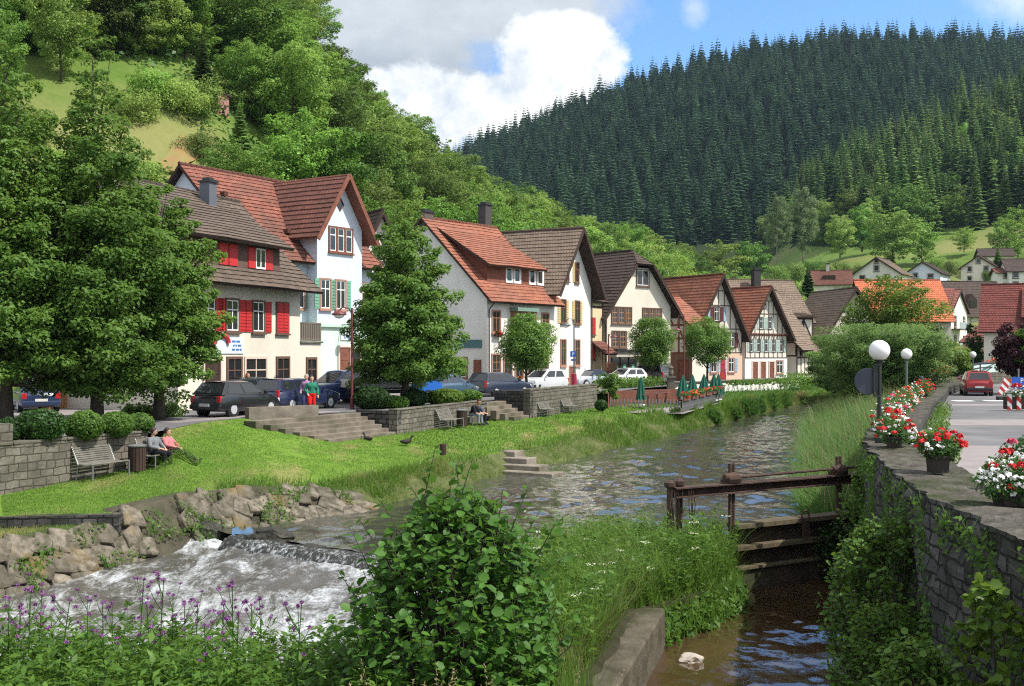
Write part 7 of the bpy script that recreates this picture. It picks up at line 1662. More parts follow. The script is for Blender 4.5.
flower_box('largest flower mound of white petunias with a few red geraniums at the picture edge', Vector((6.62, 14.5, .61)), (.50, .40, .34), [('w', (0, -.02, 1)), ('w', (.1, 0, .9)), ('r', (0, .02, .7))], 2, (.5, .28, .17), .15, nl=1500, counts=(8, 95), cz=.34)
flower_box('leafy pot with rose red geraniums and feathery green behind the white petunias', Vector((7.75, 16.2, .006)), (.54, .45, .46), [('p', (-.25, -.05, .55)), ('r', (-.05, 0, .8))], 3, (.5, .38, .6), .2, nl=2200, leaf=.05, counts=(8, 20), cz=1.02)
flower_box('red and white flower box at the foot of the largest globe lamp', wall_at(23.6, .55), (.5, .42, .36), [('w', (0, 0, 1)), ('r', (-.2, 0, .8)), ('r', (.2, 0, .8))], 4, (.7, .3, .24), WA, counts=(9, 60))
flower_box('flower box of red geraniums just beyond the largest globe lamp', wall_at(26.2, .5), (.62, .36, .38), [('r', (0, 0, 1)), ('r', (0, 0, 1)), ('w', (.3, 0, .6))], 5, (.8, .28, .22), WA, counts=(14, 30))
flower_box('flower box of white and pink flowers halfway along the wall', wall_at(29.6, .5), (.7, .4, .42), [('w', (0, 0, 1)), ('r', (-.3, 0, .6))], 6, (.9, .28, .22), WA, counts=(10, 60))
flower_box('pale flower box on the wall before the middle globe lamp', wall_at(34.0, .5), (.9, .42, .44), [('w', (0, 0, 1)), ('o', (.3, 0, .7)), ('p', (-.3, 0, .5))], 7, (1.0, .28, .22), WA, counts=(10, 50))
flower_box('orange red flower box on the wall near the middle globe lamp', wall_at(39.5, .5), (.9, .42, .46), [('o', (0, 0, 1)), ('w', (-.3, 0, .6))], 8, (1.0, .28, .22), WA, counts=(16, 40))
flower_box('farthest white flower box where the wall meets the willow', wall_at(45.0, .5), (.9, .42, .5), [('w', (0, 0, 1)), ('o', (.2, 0, .8))], 9, (1.0, .28, .22), WA, counts=(14, 50))
flower_box('red flower box on the wall by the black bollard', wall_at(54, .5), (.8, .42, .5), [('o', (0, 0, 1)), ('r', (.2, 0, .8))], 10, (1.0, .28, .22), WA, counts=(14, 50))
clipped('lavender_bush', 'grey green lavender bush growing between the wall and the road by the lamp', Vector((9.3, 24.4, 0.0)), .62, .48, 91, LF_WILLOW, 1500, .07)
mass('verge_weeds', 'strip of fresh weeds along the road edge of the quay wall', [lerp(Vector((10.6, 28, .15)), Vector((20, 51, .15)), k/17) for k in range(18)], (.35, .7, .28), 90, .1, LF_WEED, 33, 'weeds')
r = thing('flower_pot', 'brown pot with red plant on the road beside the wall', 'flower pot', G(927.5, 402, 0)); mb = MB(); mb.lathe((0, 0, 0), [(.24, 0), (.34, .5), (.37, .52)], 14); mb.build('planter', WOOD_R, r); V, Q = tuft_cloud(np.random.default_rng(3), 200, (0, 0, .75), (.5, .5, .35), .12); np_mesh('foliage', V, Q, LF_PURPLE, tint=np.random.default_rng(3).random(200), parent=r)
r = thing('bollard', 'black bollard at the road edge by the wall', 'bollard', G(921.5, 402, 0)); mb = MB(); mb.lathe((0, 0, 0), [(.17, 0), (.17, 1.2), (.12, 1.35), (.03, 1.42)], 12); mb.build('post', POLE, r)
# guard rail, far roadside wall and its flowers
wall_run('roadside_wall', [(30.8, 79.5, .5), (35.5, 88, .75), (42, 96, 1.0), (52, 103, 1.2), (66, 108, 1.3)], [-.3]*5, .5, STONE_G, 'low stone wall along the outer side of the road bend', side=1, step=.6)
r = thing('guard_rail', 'dark guard rail climbing along the outer side of the road bend', 'guard rail'); mb = MB(); pts = [(30.4, 80.5, .9), (35, 89.5, 1.3), (41.5, 97.5, 1.75), (51.5, 104.5, 2.1), (66, 109.5, 2.2)]; mb.tube(pts, .11, 6); mb.tube([Vector(p)-Vector((0, 0, .38)) for p in pts], .07, 6); mb.build('rail', METAL_D, r)
for p in subdiv(pts, 3)[::2]: mb = MB(); mb.tube([(p[0], p[1], p[2]), (p[0], p[1], 0)], .06, 6); mb.build('post', METAL_D, r)
for i, (px, Y, lab) in enumerate(((941, 86, 'orange flower trough low on the stone wall at the road bend'), (958, 92, 'orange and white flower trough in the middle of the road bend'), (994, 101, 'bright orange flower trough above the red car'))):
    flower_box(lab, XY(px, Y, .8 if i < 2 else 1.15), (1.0, .4, .5), [('o', (0, 0, 1)), ('o', (0, 0, .9)), ('w', (.3, 0, .5))], 20+i, (1.3, .35, .3), .6, leaf=.12, nl=300, hs=(.24, .12), counts=(22, 14), group='flower troughs on the roadside wall')
r = thing('parked_boat_cover', 'pale green tarpaulin over something beside the road bend', 'tarpaulin', XY(950, 99, 0)); mb = MB(); rows = [[(-4+i*.8, j*.6-1, 1.2+.5*math.sin(j*.9)+.12*math.sin(i*1.9+j)-(.9 if j in (0, 4) else 0)) for j in range(5)] for i in range(11)]; mb.grid(rows); mb.build('cover', flat('pale_tarp', (.35, .46, .42), .5), r, smooth=True)
# barrier planters and parking sign by the road
STRIPE, nt_ = new_mat('red_white_stripe'); t_ = NT(nt_); wv = t_.n('ShaderNodeTexWave'); wv.bands_direction = 'DIAGONAL'; wv.inputs['Scale'].default_value = 1.4; t_.l(t_.coord('Object'), wv.inputs[0]); t_.out(t_.mix(t_.ramp(wv.outputs['Fac'], [(.5, 0), (.52, 1)], 'CONSTANT'), (.42, .03, .03), (.7, .68, .66)), .6)
r = thing('barrier_planter', 'planter with red and white striped boards at the road edge, white flowers on top', 'planter', XY(1010, 50, 0)); mb = MB()
for x in (-.02, .4): mb = MB(); mb.box((x, 0, .42), (.2, .06, .72)); mb.build('striped_board', STRIPE, r)
mb = MB(); mb.box((.75, .25, .36), (1.7, .45, .55)); mb.build('trough', POT, r); rn = np.random.default_rng(5); V, Q = tuft_cloud(rn, 420, (.75, .2, .75), (1.0, .4, .3), .12); np_mesh('foliage', V, Q, LF_FLOW, tint=rn.random(420), parent=r)
V, Q = heads(rn, np.stack([rn.uniform(-.2, 1.7, 26), rn.uniform(-.3, .2, 26), rn.uniform(.75, 1.05, 26)], 1), .14, 'w'); np_mesh('blossom', V, Q, PET['w'], parent=r)
V, Q = heads(rn, np.stack([rn.uniform(-.1, .6, 8), rn.uniform(-.3, .1, 8), rn.uniform(1.1, 1.25, 8)], 1), .2, 'r'); np_mesh('blossom', V, Q, PET['r'], parent=r)
r = thing('barrier_board', 'slanted red and white warning board beside the red car', 'barrier', XY(1004.5, 62, 0)); mb = MB(); mb.box((0, 0, .75), (.42, .06, 1.0), mat=Matrix.Rotation(.4, 3, 'Y')); mb.build('striped_board', STRIPE, r); mb = MB(); mb.box((0, .1, .1), (.7, .4, .2)); mb.build('foot', POT, r)
r = thing('parking_sign', 'blue parking sign with white symbols behind the striped planter', 'sign', XY(1019, 52, 0)); mb = MB(); mb.tube([(0, .05, 0), (0, .05, 1.9)], .035, 8); mb.build('post', ZINC, r); mb = MB(); mb.box((0, 0, 1.2), (.66, .03, .62)); pl = mb.build('panel', flat('sign_blue_panel', (.02, .10, .48), .4), r)
c_ = bpy.data.curves.new('lettering', 'FONT'); c_.body = 'P'; c_.size = .3; c_.align_x = 'CENTER'; c_.extrude = .006; c_.materials.append(SASH); txt_mesh(c_, (.12, -.03, 1.24), pl)
mb = MB(); mb.bar((-.2, -.03, 1.02), (-.02, -.03, 1.14), .02, .06); mb.bar((.05, -.03, 1.02), (.25, -.03, 1.10), .02, .06); mb.build('arrow', SASH, pl)
# ---------------------------------------------------------------- benches and bins
BW = pmat('weathered_slat', (.15, .14, .12), (.24, .225, .19), 4, .85, .2, .4, 20, coord='Object'); BD = pmat('dark_slat', (.07, .06, .05), (.12, .10, .085), 4, .85, .2, .4, 20, coord='Object')
def bench(label, p, rz, m=BW, w=1.6, group=None):
    r = thing('bench', label, 'bench', p, rz, group)
    mb = MB()
    for k in range(7): mb.box((0, -.24+k*.078, .44+.012*abs(k-3)), (w, .055, .025))
    mb.build('seat', m, r)
    mb = MB()
    for k in range(8): mb.box((0, .32+.028*k, .50+k*.062), (w, .022, .045))
    mb.build('backrest', m, r)
    for x in (-w/2+.04, w/2-.04):
        mb = MB(); mb.tube([(x, -.27, 0), (x, -.27, .45)], .022, 7); mb.build('leg', ZINC, r); mb = MB(); mb.tube([(x, .38, 0), (x, .30, .45), (x, .56, .98)], .022, 7); mb.build('leg', ZINC, r)
        mb = MB(); mb.tube([(x, -.27, .43), (x, .31, .43)], .018, 6); mb.tube([(x, -.25, .16), (x, .36, .16)], .014, 6); mb.build('side_rail', ZINC, r)
    return r
RZ = rad(67)
def W_(px, py, z): return G(px, py, z)
bench('empty pale slatted bench in front of the long grey wall', Vector((-12.45, 33.6, -1.18)), RZ)
bench('slatted bench occupied by the couple with outstretched legs', Vector((-11.28, 35.75, -1.1)), RZ, BW)
bench('empty grey bench beside the bin in front of the low block wall', Vector((-2.85, 52.5, -.97)), rad(71), BD if False else BW)
bench('grey bench carrying the couple who lean forward', Vector((-1.95, 55.3, -.97)), rad(71))
bench('weathered bench nearer the narrow steps below the tall wall', Vector((2.15, 62.7, -.97)), rad(68), BW)
bench('weathered bench farther along the tall wall by the bush', Vector((3.65, 66.3, -.97)), rad(68), BW)
def bin_(label, p):
    r = thing('litter_bin', label, 'litter bin', p); mb = MB()
    for k in range(16): a = 2*PI*k/16; mb.box((.25*math.cos(a), .25*math.sin(a), .42), (.03, .085, .76), a)
    mb.build('barrel', WOOD_D, r); mb = MB(); mb.lathe((0, 0, .8), [(.29, 0), (.30, .04), (.24, .06)], 16); mb.build('rim', ZINC, r); mb = MB(); mb.lathe((0, 0, .04), [(.22, 0), (.22, .74)], 14); mb.build('liner', METAL_D, r)
bin_('brown slatted bin between the empty bench and the couple', Vector((-11.85, 34.75, -1.12))); bin_('grey brown bin between the two benches by the low wall', Vector((-2.45, 53.8, -.97)))
r = thing('wooden_post', 'short dark wooden post standing in the lawn', 'post', G(443, 455, -1.25)); mb = MB(); mb.lathe((0, 0, 0), [(.13, 0), (.13, .4), (.11, .43)], 10); mb.build('post', WOOD_D, r)
def duck(label, p, rz):
    mb = MB(); mb.tube([(-.26, 0, .20), (-.18, 0, .19), (0, 0, .17), (.14, 0, .2), (.2, 0, .3), (.22, 0, .38), (.27, 0, .41), (.32, 0, .40)], [.015, .07, .11, .09, .045, .04, .05, .012], 10); mb.tube([(.3, 0, .40), (.37, 0, .385)], [.02, .01], 6)
    for s in (-.04, .04): mb.tube([(.0, s, .1), (.0, s, 0), (.05, s, .005)], [.012, .01, .012], 5)
    o = mb.build('duck', flat('duck_brown', (.028, .022, .018), .8), None, smooth=True); o.location = p; o.rotation_euler = (0, 0, rz); tag(o, label, 'duck')
duck('dark duck on the lawn just below the broad stairs', G(368, 443, -1.1), 2.5); duck('dark duck walking on the lawn away from the stairs', G(406, 446, -1.15), .3)
# ---------------------------------------------------------------- café garden
UGREEN = flat('green_canvas', (.014, .105, .068), .8)
def umbrella(label, px, Y, zt, s=1.0):
    p = XY(px, Y, -.9); r = thing('folded_parasol', label, 'parasol', p, px, 'folded green parasols of the garden'); zt = zt+.9; mb = MB(); mb.lathe((0, 0, 0), [(.28, 0), (.28, .08), (.03, .1), (.03, zt)], 10); mb.build('pole', SASH, r)
    mb = MB(); n = 16; base = len(mb.v); prof = [(.04, zt), (.13, zt-.22), (.26*s, zt-.75), (.40*s, zt-1.35), (.43*s, zt-1.5)]
    rows = [[(rr*(1 if j % 2 else .66)*math.cos(2*PI*j/n), rr*(1 if j % 2 else .66)*math.sin(2*PI*j/n), h-(.08 if j % 2 and k == 4 else 0)) for j in range(n+1)] for k, (rr, h) in enumerate(prof)]; mb.grid(rows); mb.build('canopy', UGREEN, r)
umbrella('folded green parasol standing apart in front of the hedge', 641, 75, 1.0, .9)
for px, Y, lab in ((683, 79.5, 'first folded green parasol of the tight row, beside the pillar'), (692.5, 80.5, 'slimmest folded green parasol of the row'), (704, 81.5, 'third folded green parasol of the row counting from the pillar'), (714, 82.5, 'folded green parasol with another pressed behind it'), (718.5, 84, 'last folded green parasol at the end of the row')): umbrella(lab, px, Y, 1.1, 1.2)
r = thing('picket_fence', 'grey picket fence around the river side of the café garden', 'fence'); a, b = Vector((10.6, 68.9, -.98)), Vector((16.5, 86.0, -.95)); c0 = Vector((6.3, 70.2, -.98)); n = 70; mb = MB()
for (s, e, n) in ((a, b, 72), (c0, a, 20)):
    for k in range(n+1): mb.box(lerp(s, e, k/n)+Vector((0, 0, .45)), (.07, .07, .9 if e is b else .55))
mb.build('picket', flat('grey_picket', (.20, .20, .195), .8), r)
mb = MB()
for h in (.25, .75): mb.bar(a+Vector((0, 0, h)), b+Vector((0, 0, h)), .05, .06)
mb.bar(c0+Vector((0, 0, .5)), a+Vector((0, 0, .5)), .05, .05); mb.build('rail', flat('grey_picket_rail', (.16, .16, .155), .8), r)
for k in range(6):
    p = lerp(a, b, (k+.5)/6)+Vector((0, 0, .62)); rn = np.random.default_rng(50+k); q = thing('flower_trough', 'orange and red flower trough on the picket fence of the garden', 'flower trough', p, rad(71), 'flower troughs on the picket fence'); mb = MB(); mb.box((0, 0, .1), (2.2, .25, .2)); mb.build('trough', WOOD_R, q); V, Q = tuft_cloud(rn, 260, (0, 0, .35), (1.3, .3, .2), .16); np_mesh('foliage', V, Q, LF_FLOW, tint=rn.random(260), parent=q)
    C_ = np.stack([rn.uniform(-1.2, 1.2, 15), rn.uniform(-.3, .2, 15), rn.uniform(.2, .55, 15)], 1); V, Q = heads(rn, C_, .16, 'o'); np_mesh('blossom', V, Q, PET['o' if k % 2 else 'r'], parent=q)
r = thing('garden_pillar', 'stone pillar with a carved top at the café garden corner', 'pillar', XY(671, 83, -.9)); mb = MB(); mb.box((0, 0, .85), (.55, .55, 1.7)); mb.box((0, 0, 1.76), (.7, .7, .12)); mb.lathe((0, 0, 1.82), [(.12, 0), (.2, .2), (.14, .5), (.2, .62), (.05, .85)], 10); mb.build('shaft', CONC, r)
for i in range(3):
    p = XY(648+i*9, 74+i*2.2, -.9); r = thing('café_table'.replace('é', 'e'), 'small dark red table set in the sunken garden', 'table', p, i*.5, 'tables of the sunken garden'); mb = MB(); mb.lathe((0, 0, 0), [(.25, 0), (.05, .05), (.04, .7), (.45, .72), (.45, .75)], 12); mb.build('tabletop', SH_DKRED, r)
# café by the lime trees
r = thing('plank_fence', 'orange plank fence of the street café behind the clipped shrubs', 'fence', XY(41, 51, 0)); a = XY(41, 51, 0); b = XY(100, 55, 0); d = b-a; L = d.length; r.rotation_euler = (0, 0, math.atan2(d.y, d.x)); mb = MB(); n = int(L/.17)
for k in range(n): mb.box((k*.17+.08, 0, .5), (.15, .04, .95+.02*(k % 3)))
mb.build('plank', pmat('orange_planks', (.36, .17, .07), (.5, .26, .12), 5, .7, .2, .3, 20, coord='Object'), r)
for k in range(5): mb = MB(); mb.box((k*L/4.2, .06, .5), (.1, .1, 1.05)); mb.build('post', WOOD_D, r)
for px, Y, zt, lab in ((27, 55, 2.3, 'open red parasol of the café half hidden by the lime leaves'), (45, 56.5, 2.25, 'open red parasol beside the first, over the plank fence'), (57, 59, 2.7, 'higher open red parasol glimpsed between the lime boughs')):
    r = thing('parasol', lab, 'parasol', XY(px, Y, 0)); mb = MB(); mb.tube([(0, 0, 0), (0, 0, zt)], .03, 8); mb.build('pole', SASH, r); mb = MB(); mb.grid([[(rr*math.cos(2*PI*j/8), rr*math.sin(2*PI*j/8), h) for j in range(9)] for rr, h in ((.03, zt+.28), (.5, zt+.1), (.92, zt-.18), (.93, zt-.34))]); mb.build('canopy', flat('red_canvas', (.62, .03, .035), .7), r)
r = thing('white_box_sign', 'small white signboard on a post by the plank fence', 'sign', XY(76, 53, 0)); mb = MB(); mb.box((0, 0, 1.0), (.08, .08, 2.0)); mb.build('post', SASH, r); mb = MB(); mb.box((.1, 0, 2.1), (.5, .06, .4)); mb.build('panel', SASH, r)
# house behind the lime trees
H = House('village_house', 'white house with latticed windows glimpsed under the lime boughs behind the café', XY(-60, 66), XY(118, 70), 9, W_OFF); H.body(5.6, 9.5, 'side'); H.roof(T_BROWN, .6, .4)
for px in (28, 40, 62, 90): H.window('front', colx(H, px), .9, 1.0, 1.7, WOOD_D, nx=2, nz=3)
H.beams('front', [(colx(H, q), 0, colx(H, q), 5.4) for q in (34, 52, 58, 76)]+[(0, 2.9, H.w, 2.9)])
# ---------------------------------------------------------------- vehicles
TYRE = flat('tyre', (.015, .015, .016), .85); RIM = flat('alloy', (.45, .46, .47), .4, .5, .15); CGLASS, nt_ = new_mat('car_glass'); t_ = NT(nt_); t_.out((.018, .022, .026), .04, .8)
PLATE = flat('number_plate', (.62, .62, .6), .5); BLACKP = flat('black_plastic', (.02, .02, .021), .6); TAIL = flat('tail_lens', (.42, .015, .02), .2, .6); HEAD = flat('head_lens', (.55, .58, .6), .12, .7)
def paint(name, c):
    m, nt = new_mat(name); t = NT(nt); n = t.noise(t.coord('Object'), 2.0, 4); t.out(t.mix(n, tuple(x*.9 for x in c), tuple(x*1.1 for x in c)), .28, .5, coat=.6); return m
KINDS_ = {  # L, W, H, belt, hood z front, greenhouse base rear/front, roof rear/front, sill
    'hatch': (4.05, 1.70, 1.46, .93, .72, -1.93, 1.05, -1.50, .15), 'estate': (4.55, 1.75, 1.47, .94, .74, -2.2, 1.05, -1.92, .10), 'suv': (4.35, 1.80, 1.72, 1.08, .95, -2.1, 1.05, -1.82, .2),
    'van': (4.1, 1.72, 1.80, 1.08, .9, -1.98, 1.2, -1.85, .45), 'saloon': (4.45, 1.73, 1.42, .92, .72, -1.6, 1.0, -.95, .05), 'cabrio': (4.0, 1.70, 1.38, .90, .7, -1.25, .85, -.7, .1), 'small': (3.7, 1.66, 1.55, .98, .82, -1.78, 1.1, -1.45, .2)}
def car(kind, label, p, heading, col, name='parked_car', group=None, cat='car', roof=None):
    L, W, Hh, belt, hood, gr, gf, rr, rf = KINDS_[kind]; hx, hy = heading; rz = math.atan2(hy, hx); r = thing(name, label, cat, p, rz, group); pm = paint('paint_'+kind+str(int(p.x*10+p.y*100)), col); hw = W/2
    st = [(-L/2, .86, .40, belt*.80), (-L/2+.06, .93, .26, belt*.93), (-L/2+.35, .98, .22, belt*1.0), (-1.35, 1.0, .20, belt), (-.2, 1.0, .20, belt), (gf-.05, 1.0, .20, belt), (gf+.25, .985, .20, belt-.03), (L/2-.45, .96, .20, lerp(belt, hood, .62)), (L/2-.12, .90, .24, hood), (L/2, .80, .34, hood*.80)]
    rows = []
    for x, k, zb, zt in st:
        w = hw*k; h = zt-zb; rows.append([(x, 0, zb), (x, w*.90, zb), (x, w, zb+.18*h), (x, w*1.015, zb+.52*h), (x, w*.985, zb+.86*h), (x, w*.90, zt), (x, 0, zt+.025), (x, -w*.90, zt), (x, -w*.985, zb+.86*h), (x, -w*1.015, zb+.52*h), (x, -w, zb+.18*h), (x, -w*.90, zb), (x, 0, zb)])
    mb = MB(); mb.grid(rows); mb.face(rows[0][:-1]); mb.face(list(reversed(rows[-1][:-1])))
    # cabin: base ring on the belt, roof ring above
    zr = Hh; wb, wr = hw*.92, hw*.72; B_ = [(gr, wb), (gf, wb*.97)]; R_ = [(rr, wr), (rf, wr*.98)]
    def cab(u, v, s):   # u rear->front, v belt->roof
        xb = lerp(gr, gf, u); xr = lerp(rr, rf, u); return Vector((lerp(xb, xr, v), s*lerp(wb, wr, v)*(1-.03*abs(u-.4)), lerp(belt-.02, zr-.05, v)))
    us = [0, .1, .36, .42, .7, .9, 1]
    for s in (-1, 1): mb.grid([[cab(u, v, s) for u in us] for v in (0, .5, 1)])
    for u in (0, 1): mb.grid([[cab(u, v, s) for s in (-1, -.5, 0, .5, 1)] for v in (0, .5, 1)])
    mb.grid([[Vector((lerp(rr, rf, u), s*wr, zr-.05+.05*(1-s*s)*1.0+(.02 if .1 < u < .9 else 0)-(.02 if abs(s) == 1 else 0))) for s in (-1, -.6, 0, .6, 1)] for u in (0, .15, .5, .85, 1)])
    body = mb.build('body', [pm], r, smooth=False); bv = body.modifiers.new('Bevel', 'BEVEL'); bv.width = .03; bv.segments = 2; bv.limit_method = 'ANGLE'; bv.angle_limit = rad(25); body.data.polygons.foreach_set('use_smooth', [True]*len(body.data.polygons))
    if roof is not None: body.data.materials.append(roof); [setattr(q, 'material_index', 1) for q in body.data.polygons if q.center.z > belt+.02]
    def panel(name, pts, m, off): mb = MB(); n = (Vector(pts[1])-Vector(pts[0])).cross(Vector(pts[2])-Vector(pts[0])).normalized()*off; mb.prism([Vector(q)-n*.2 for q in pts], n*1.2); return mb.build(name, m, r)
    segs = [(.06, .36), (.41, .70), (.735, .93)] if kind in ('estate', 'suv', 'van') else [(.12, .47), (.52, .9)]
    for s in (-1, 1):
        for a, b in segs:
            q = [cab(a, .10, s), cab(b, .10, s), cab(min(b, .97)-.02*b, .86, s), cab(a+.01, .86, s)]; panel('window', q if s < 0 else list(reversed(q)), CGLASS, .012)
    q = [cab(1, .08, -.88), cab(1, .08, .88), cab(1, .9, .84), cab(1, .9, -.84)]; panel('windscreen', q, CGLASS, .014)
    q = [cab(0, .12, .86), cab(0, .12, -.86), cab(0, .86, -.82), cab(0, .86, .82)]; panel('rear_window', q, CGLASS, .014)
    wr_ = .31 if kind not in ('suv',) else .36; ax = L*.305
    for x in (-ax, ax):
        for s in (-1, 1):
            c = Vector((x, s*(hw-.10), wr_)); mb = MB(); mb.lathe(c, [(wr_*.62, -.1), (wr_*.93, -.1), (wr_, -.07), (wr_, .07), (wr_*.93, .1), (wr_*.62, .1)], 20, axis='Y'); mb.lathe(c, [(wr_+.055, -.07), (wr_+.06, .112*s if s > 0 else -.112)] if False else [(wr_+.05, -.085), (wr_+.05, .085)], 20, axis='Y'); wh = mb.build('wheel', TYRE, r)
            mb = MB(); mb.lathe(c+Vector((0, s*.095, 0)), [(.02, -.012), (wr_*.64, -.012), (wr_*.64, .012), (.02, .02)], 18, axis='Y'); rm = mb.build('rim', RIM, wh)
    zb = belt*.80
    for s in (-1, 1):
        mb = MB(); mb.box((-L/2+.05, s*(hw*.80), zb), (.12, .20, .26 if kind not in ('van', 'suv', 'estate') else .42)); mb.build('tail_light', TAIL, r, bevel=.02)
        mb = MB(); mb.box((L/2-.16, s*(hw*.70), hood*.84), (.22, .34, .15)); mb.build('headlight', HEAD, r, bevel=.03)
        mb = MB(); mb.box((gf-.28, s*(hw+.08), belt+.04), (.12, .18, .13)); mb.build('mirror', pm, r, bevel=.02)
    for x, n_ in ((-L/2-.03, 'bumper'), (L/2-.02, 'bumper')): mb = MB(); mb.box((x+(.05 if x < 0 else -.08), 0, .42), (.16, W*.93, .2)); mb.build(n_, BLACKP if kind in ('van', 'small') else pm, r, bevel=.04)
    mb = MB(); mb.box((-L/2-.07, 0, .56 if kind != 'hatch' else .5), (.02, .52, .12)); mb.build('number_plate', PLATE, r); mb = MB(); mb.box((L/2+.03, 0, .42), (.02, .52, .12)); mb.build('number_plate', PLATE, r)
    mb = MB(); mb.box((L/2-.03, 0, hood*.62), (.1, W*.5, .12)); mb.build('grille', BLACKP, r)
    return r
PG = 'cars parked along the village street'
car('hatch', 'black hatchback seen from behind under the lime boughs', Vector((-11.75, 47.0, 0)), (.42, .907), (.012, .012, .014), group=PG)
car('estate', 'dark navy estate car parked just beyond the black hatchback', Vector((-10.1, 51.8, 0)), (.48, .877), (.016, .022, .06), group=PG)
car('hatch', 'dark green grey car half hidden behind the navy estate, in front of the cream house', Vector((-12.6, 54.6, 0)), (.6, .8), (.03, .038, .04), group=PG)
car('suv', 'blue off-roader facing the camera beside the green doorway', Vector((-9.3, 59.0, 0)), (-.62, -.785), (.03, .055, .16), group=PG)
car('estate', 'blue grey estate car behind the bright green shrub', Vector((-3.75, 63.6, 0)), (.45, .893), (.045, .085, .13), group=PG)
car('estate', 'dark navy estate car parked next to the blue grey one below the inn', Vector((-.75, 68.6, 0)), (.62, .785), (.022, .03, .055), group=PG)
car('small', 'small silver white car facing the camera beside the round tree', Vector((2.2, 76.6, 0)), (-.66, -.75), (.55, .57, .58), group=PG)
car('cabrio', 'silver convertible with dark soft top in front of the narrow gabled house', Vector((6.2, 85.5, 0)), (-.8, -.6), (.36, .40, .45), group=PG, roof=flat('soft_top', (.02, .028, .06), .8))
car('hatch', 'white car above the hedge of the sunken garden', Vector((9.2, 89.5, 0)), (-.72, -.69), (.6, .62, .64), group=PG)
car('suv', 'grey brown off-roader seen from its tail beside the low bright bush', Vector((11.4, 94.0, 0)), (-.78, .62), (.11, .10, .10), group=PG)
car('saloon', 'navy saloon with red tail lights parked by the plank fence', Vector((-22.0, 50.6, 0)), (-.52, .854), (.02, .035, .085), group=PG)
car('small', 'red small car driving away along the road', Vector((29.35, 69.6, 0)), (.28, .96), (.30, .014, .018), name='red_car')
def truck():
    p = Vector((-6.35, 58.2, 0)); h = Vector((.88, .47)); r = thing('flatbed_truck', 'small flatbed truck with grey drop sides and blue cab behind the lime tree', 'truck', p, math.atan2(h.y, h.x)); blue = paint('truck_blue', (.02, .14, .55))
    mb = MB(); mb.box((-.9, 0, .82), (3.2, 1.95, .1)); mb.box((0, 0, .62), (4.8, .8, .18)); mb.build('chassis', BLACKP, r)
    ds = flat('drop_side', (.60, .62, .63), .5, .4, .0)
    for y in (-.98, .98): mb = MB(); mb.box((-.9, y, 1.07), (3.2, .05, .42)); [mb.box((-2.4+k*1.0, y*1.02, 1.07), (.06, .05, .44)) for k in range(4)]; mb.build('drop_side', ds, r)
    for x in (-2.5, .7): mb = MB(); mb.box((x, 0, 1.07), (.05, 1.9, .42)); mb.build('tailboard', ds, r)
    mb = MB(); mb.prism([(.85, -.9, .45), (2.5, -.9, .45), (2.5, -.9, 1.05), (2.25, -.9, 1.15), (1.95, -.9, 1.82), (.95, -.9, 1.86), (.85, -.9, 1.2)], (0, 1.8, 0)); mb.build('cab', blue, r, bevel=.05)
    for s in (-1, 1): mb = MB(); mb.prism([(1.05, s*.905, 1.2), (2.1, s*.905, 1.2), (1.9, s*.905, 1.72), (1.05, s*.905, 1.74)], (0, s*.012, 0)); mb.build('window', CGLASS, r)
    mb = MB(); mb.prism([(2.27, -.78, 1.17), (2.27, .78, 1.17), (1.99, .74, 1.78), (1.99, -.74, 1.78)], (.015, 0, .008)); mb.build('windscreen', CGLASS, r)
    for x in (-1.7, 1.7):
        for s in (-1, 1): c = Vector((x, s*.8, .36)); mb = MB(); mb.lathe(c, [(.2, -.11), (.34, -.1), (.36, -.06), (.36, .06), (.34, .1), (.2, .11)], 18, axis='Y'); wh = mb.build('wheel', TYRE, r); mb = MB(); mb.lathe(c+Vector((0, s*.1, 0)), [(.02, -.01), (.21, -.01), (.21, .01), (.02, .02)], 14, axis='Y'); mb.build('rim', RIM, wh)
    mb = MB(); mb.box((2.53, 0, .5), (.08, 1.7, .18)); mb.build('bumper', BLACKP, r)
    for s in (-1, 1): mb = MB(); mb.box((2.52, s*.65, .78), (.06, .3, .16)); mb.build('headlight', HEAD, r)
truck()
# ---------------------------------------------------------------- people
SKIN = flat('skin', (.52, .30, .22), .6)
def capsule(mb, a, b, ra, rb, n=10):
    a, b = Vector(a), Vector(b); d = (b-a); L = d.length
    if L < 1e-5: d = Vector((0, 0, 1))
    else: d /= L
    pts = []; rs = []
    for k in (0, .35, .7, 1): pts.append(a-d*ra*(1-k)); rs.append(max(.002, ra*math.sqrt(1-(1-k)**2)))
    for k in (1, .7, .35, 0): pts.append(b+d*rb*(1-k)); rs.append(max(.002, rb*math.sqrt(1-(1-k)**2)))
    mb.tube(pts, rs, n)
def remeshed(mb, name, m, parent, vox):
    o = mb.build(name, m, parent, smooth=True); rm = o.modifiers.new('Remesh', 'REMESH'); rm.mode = 'VOXEL'; rm.voxel_size = vox; rm.use_smooth_shade = True; sm = o.modifiers.new('Smooth', 'SMOOTH'); sm.iterations = 3; sm.factor = .5; return o
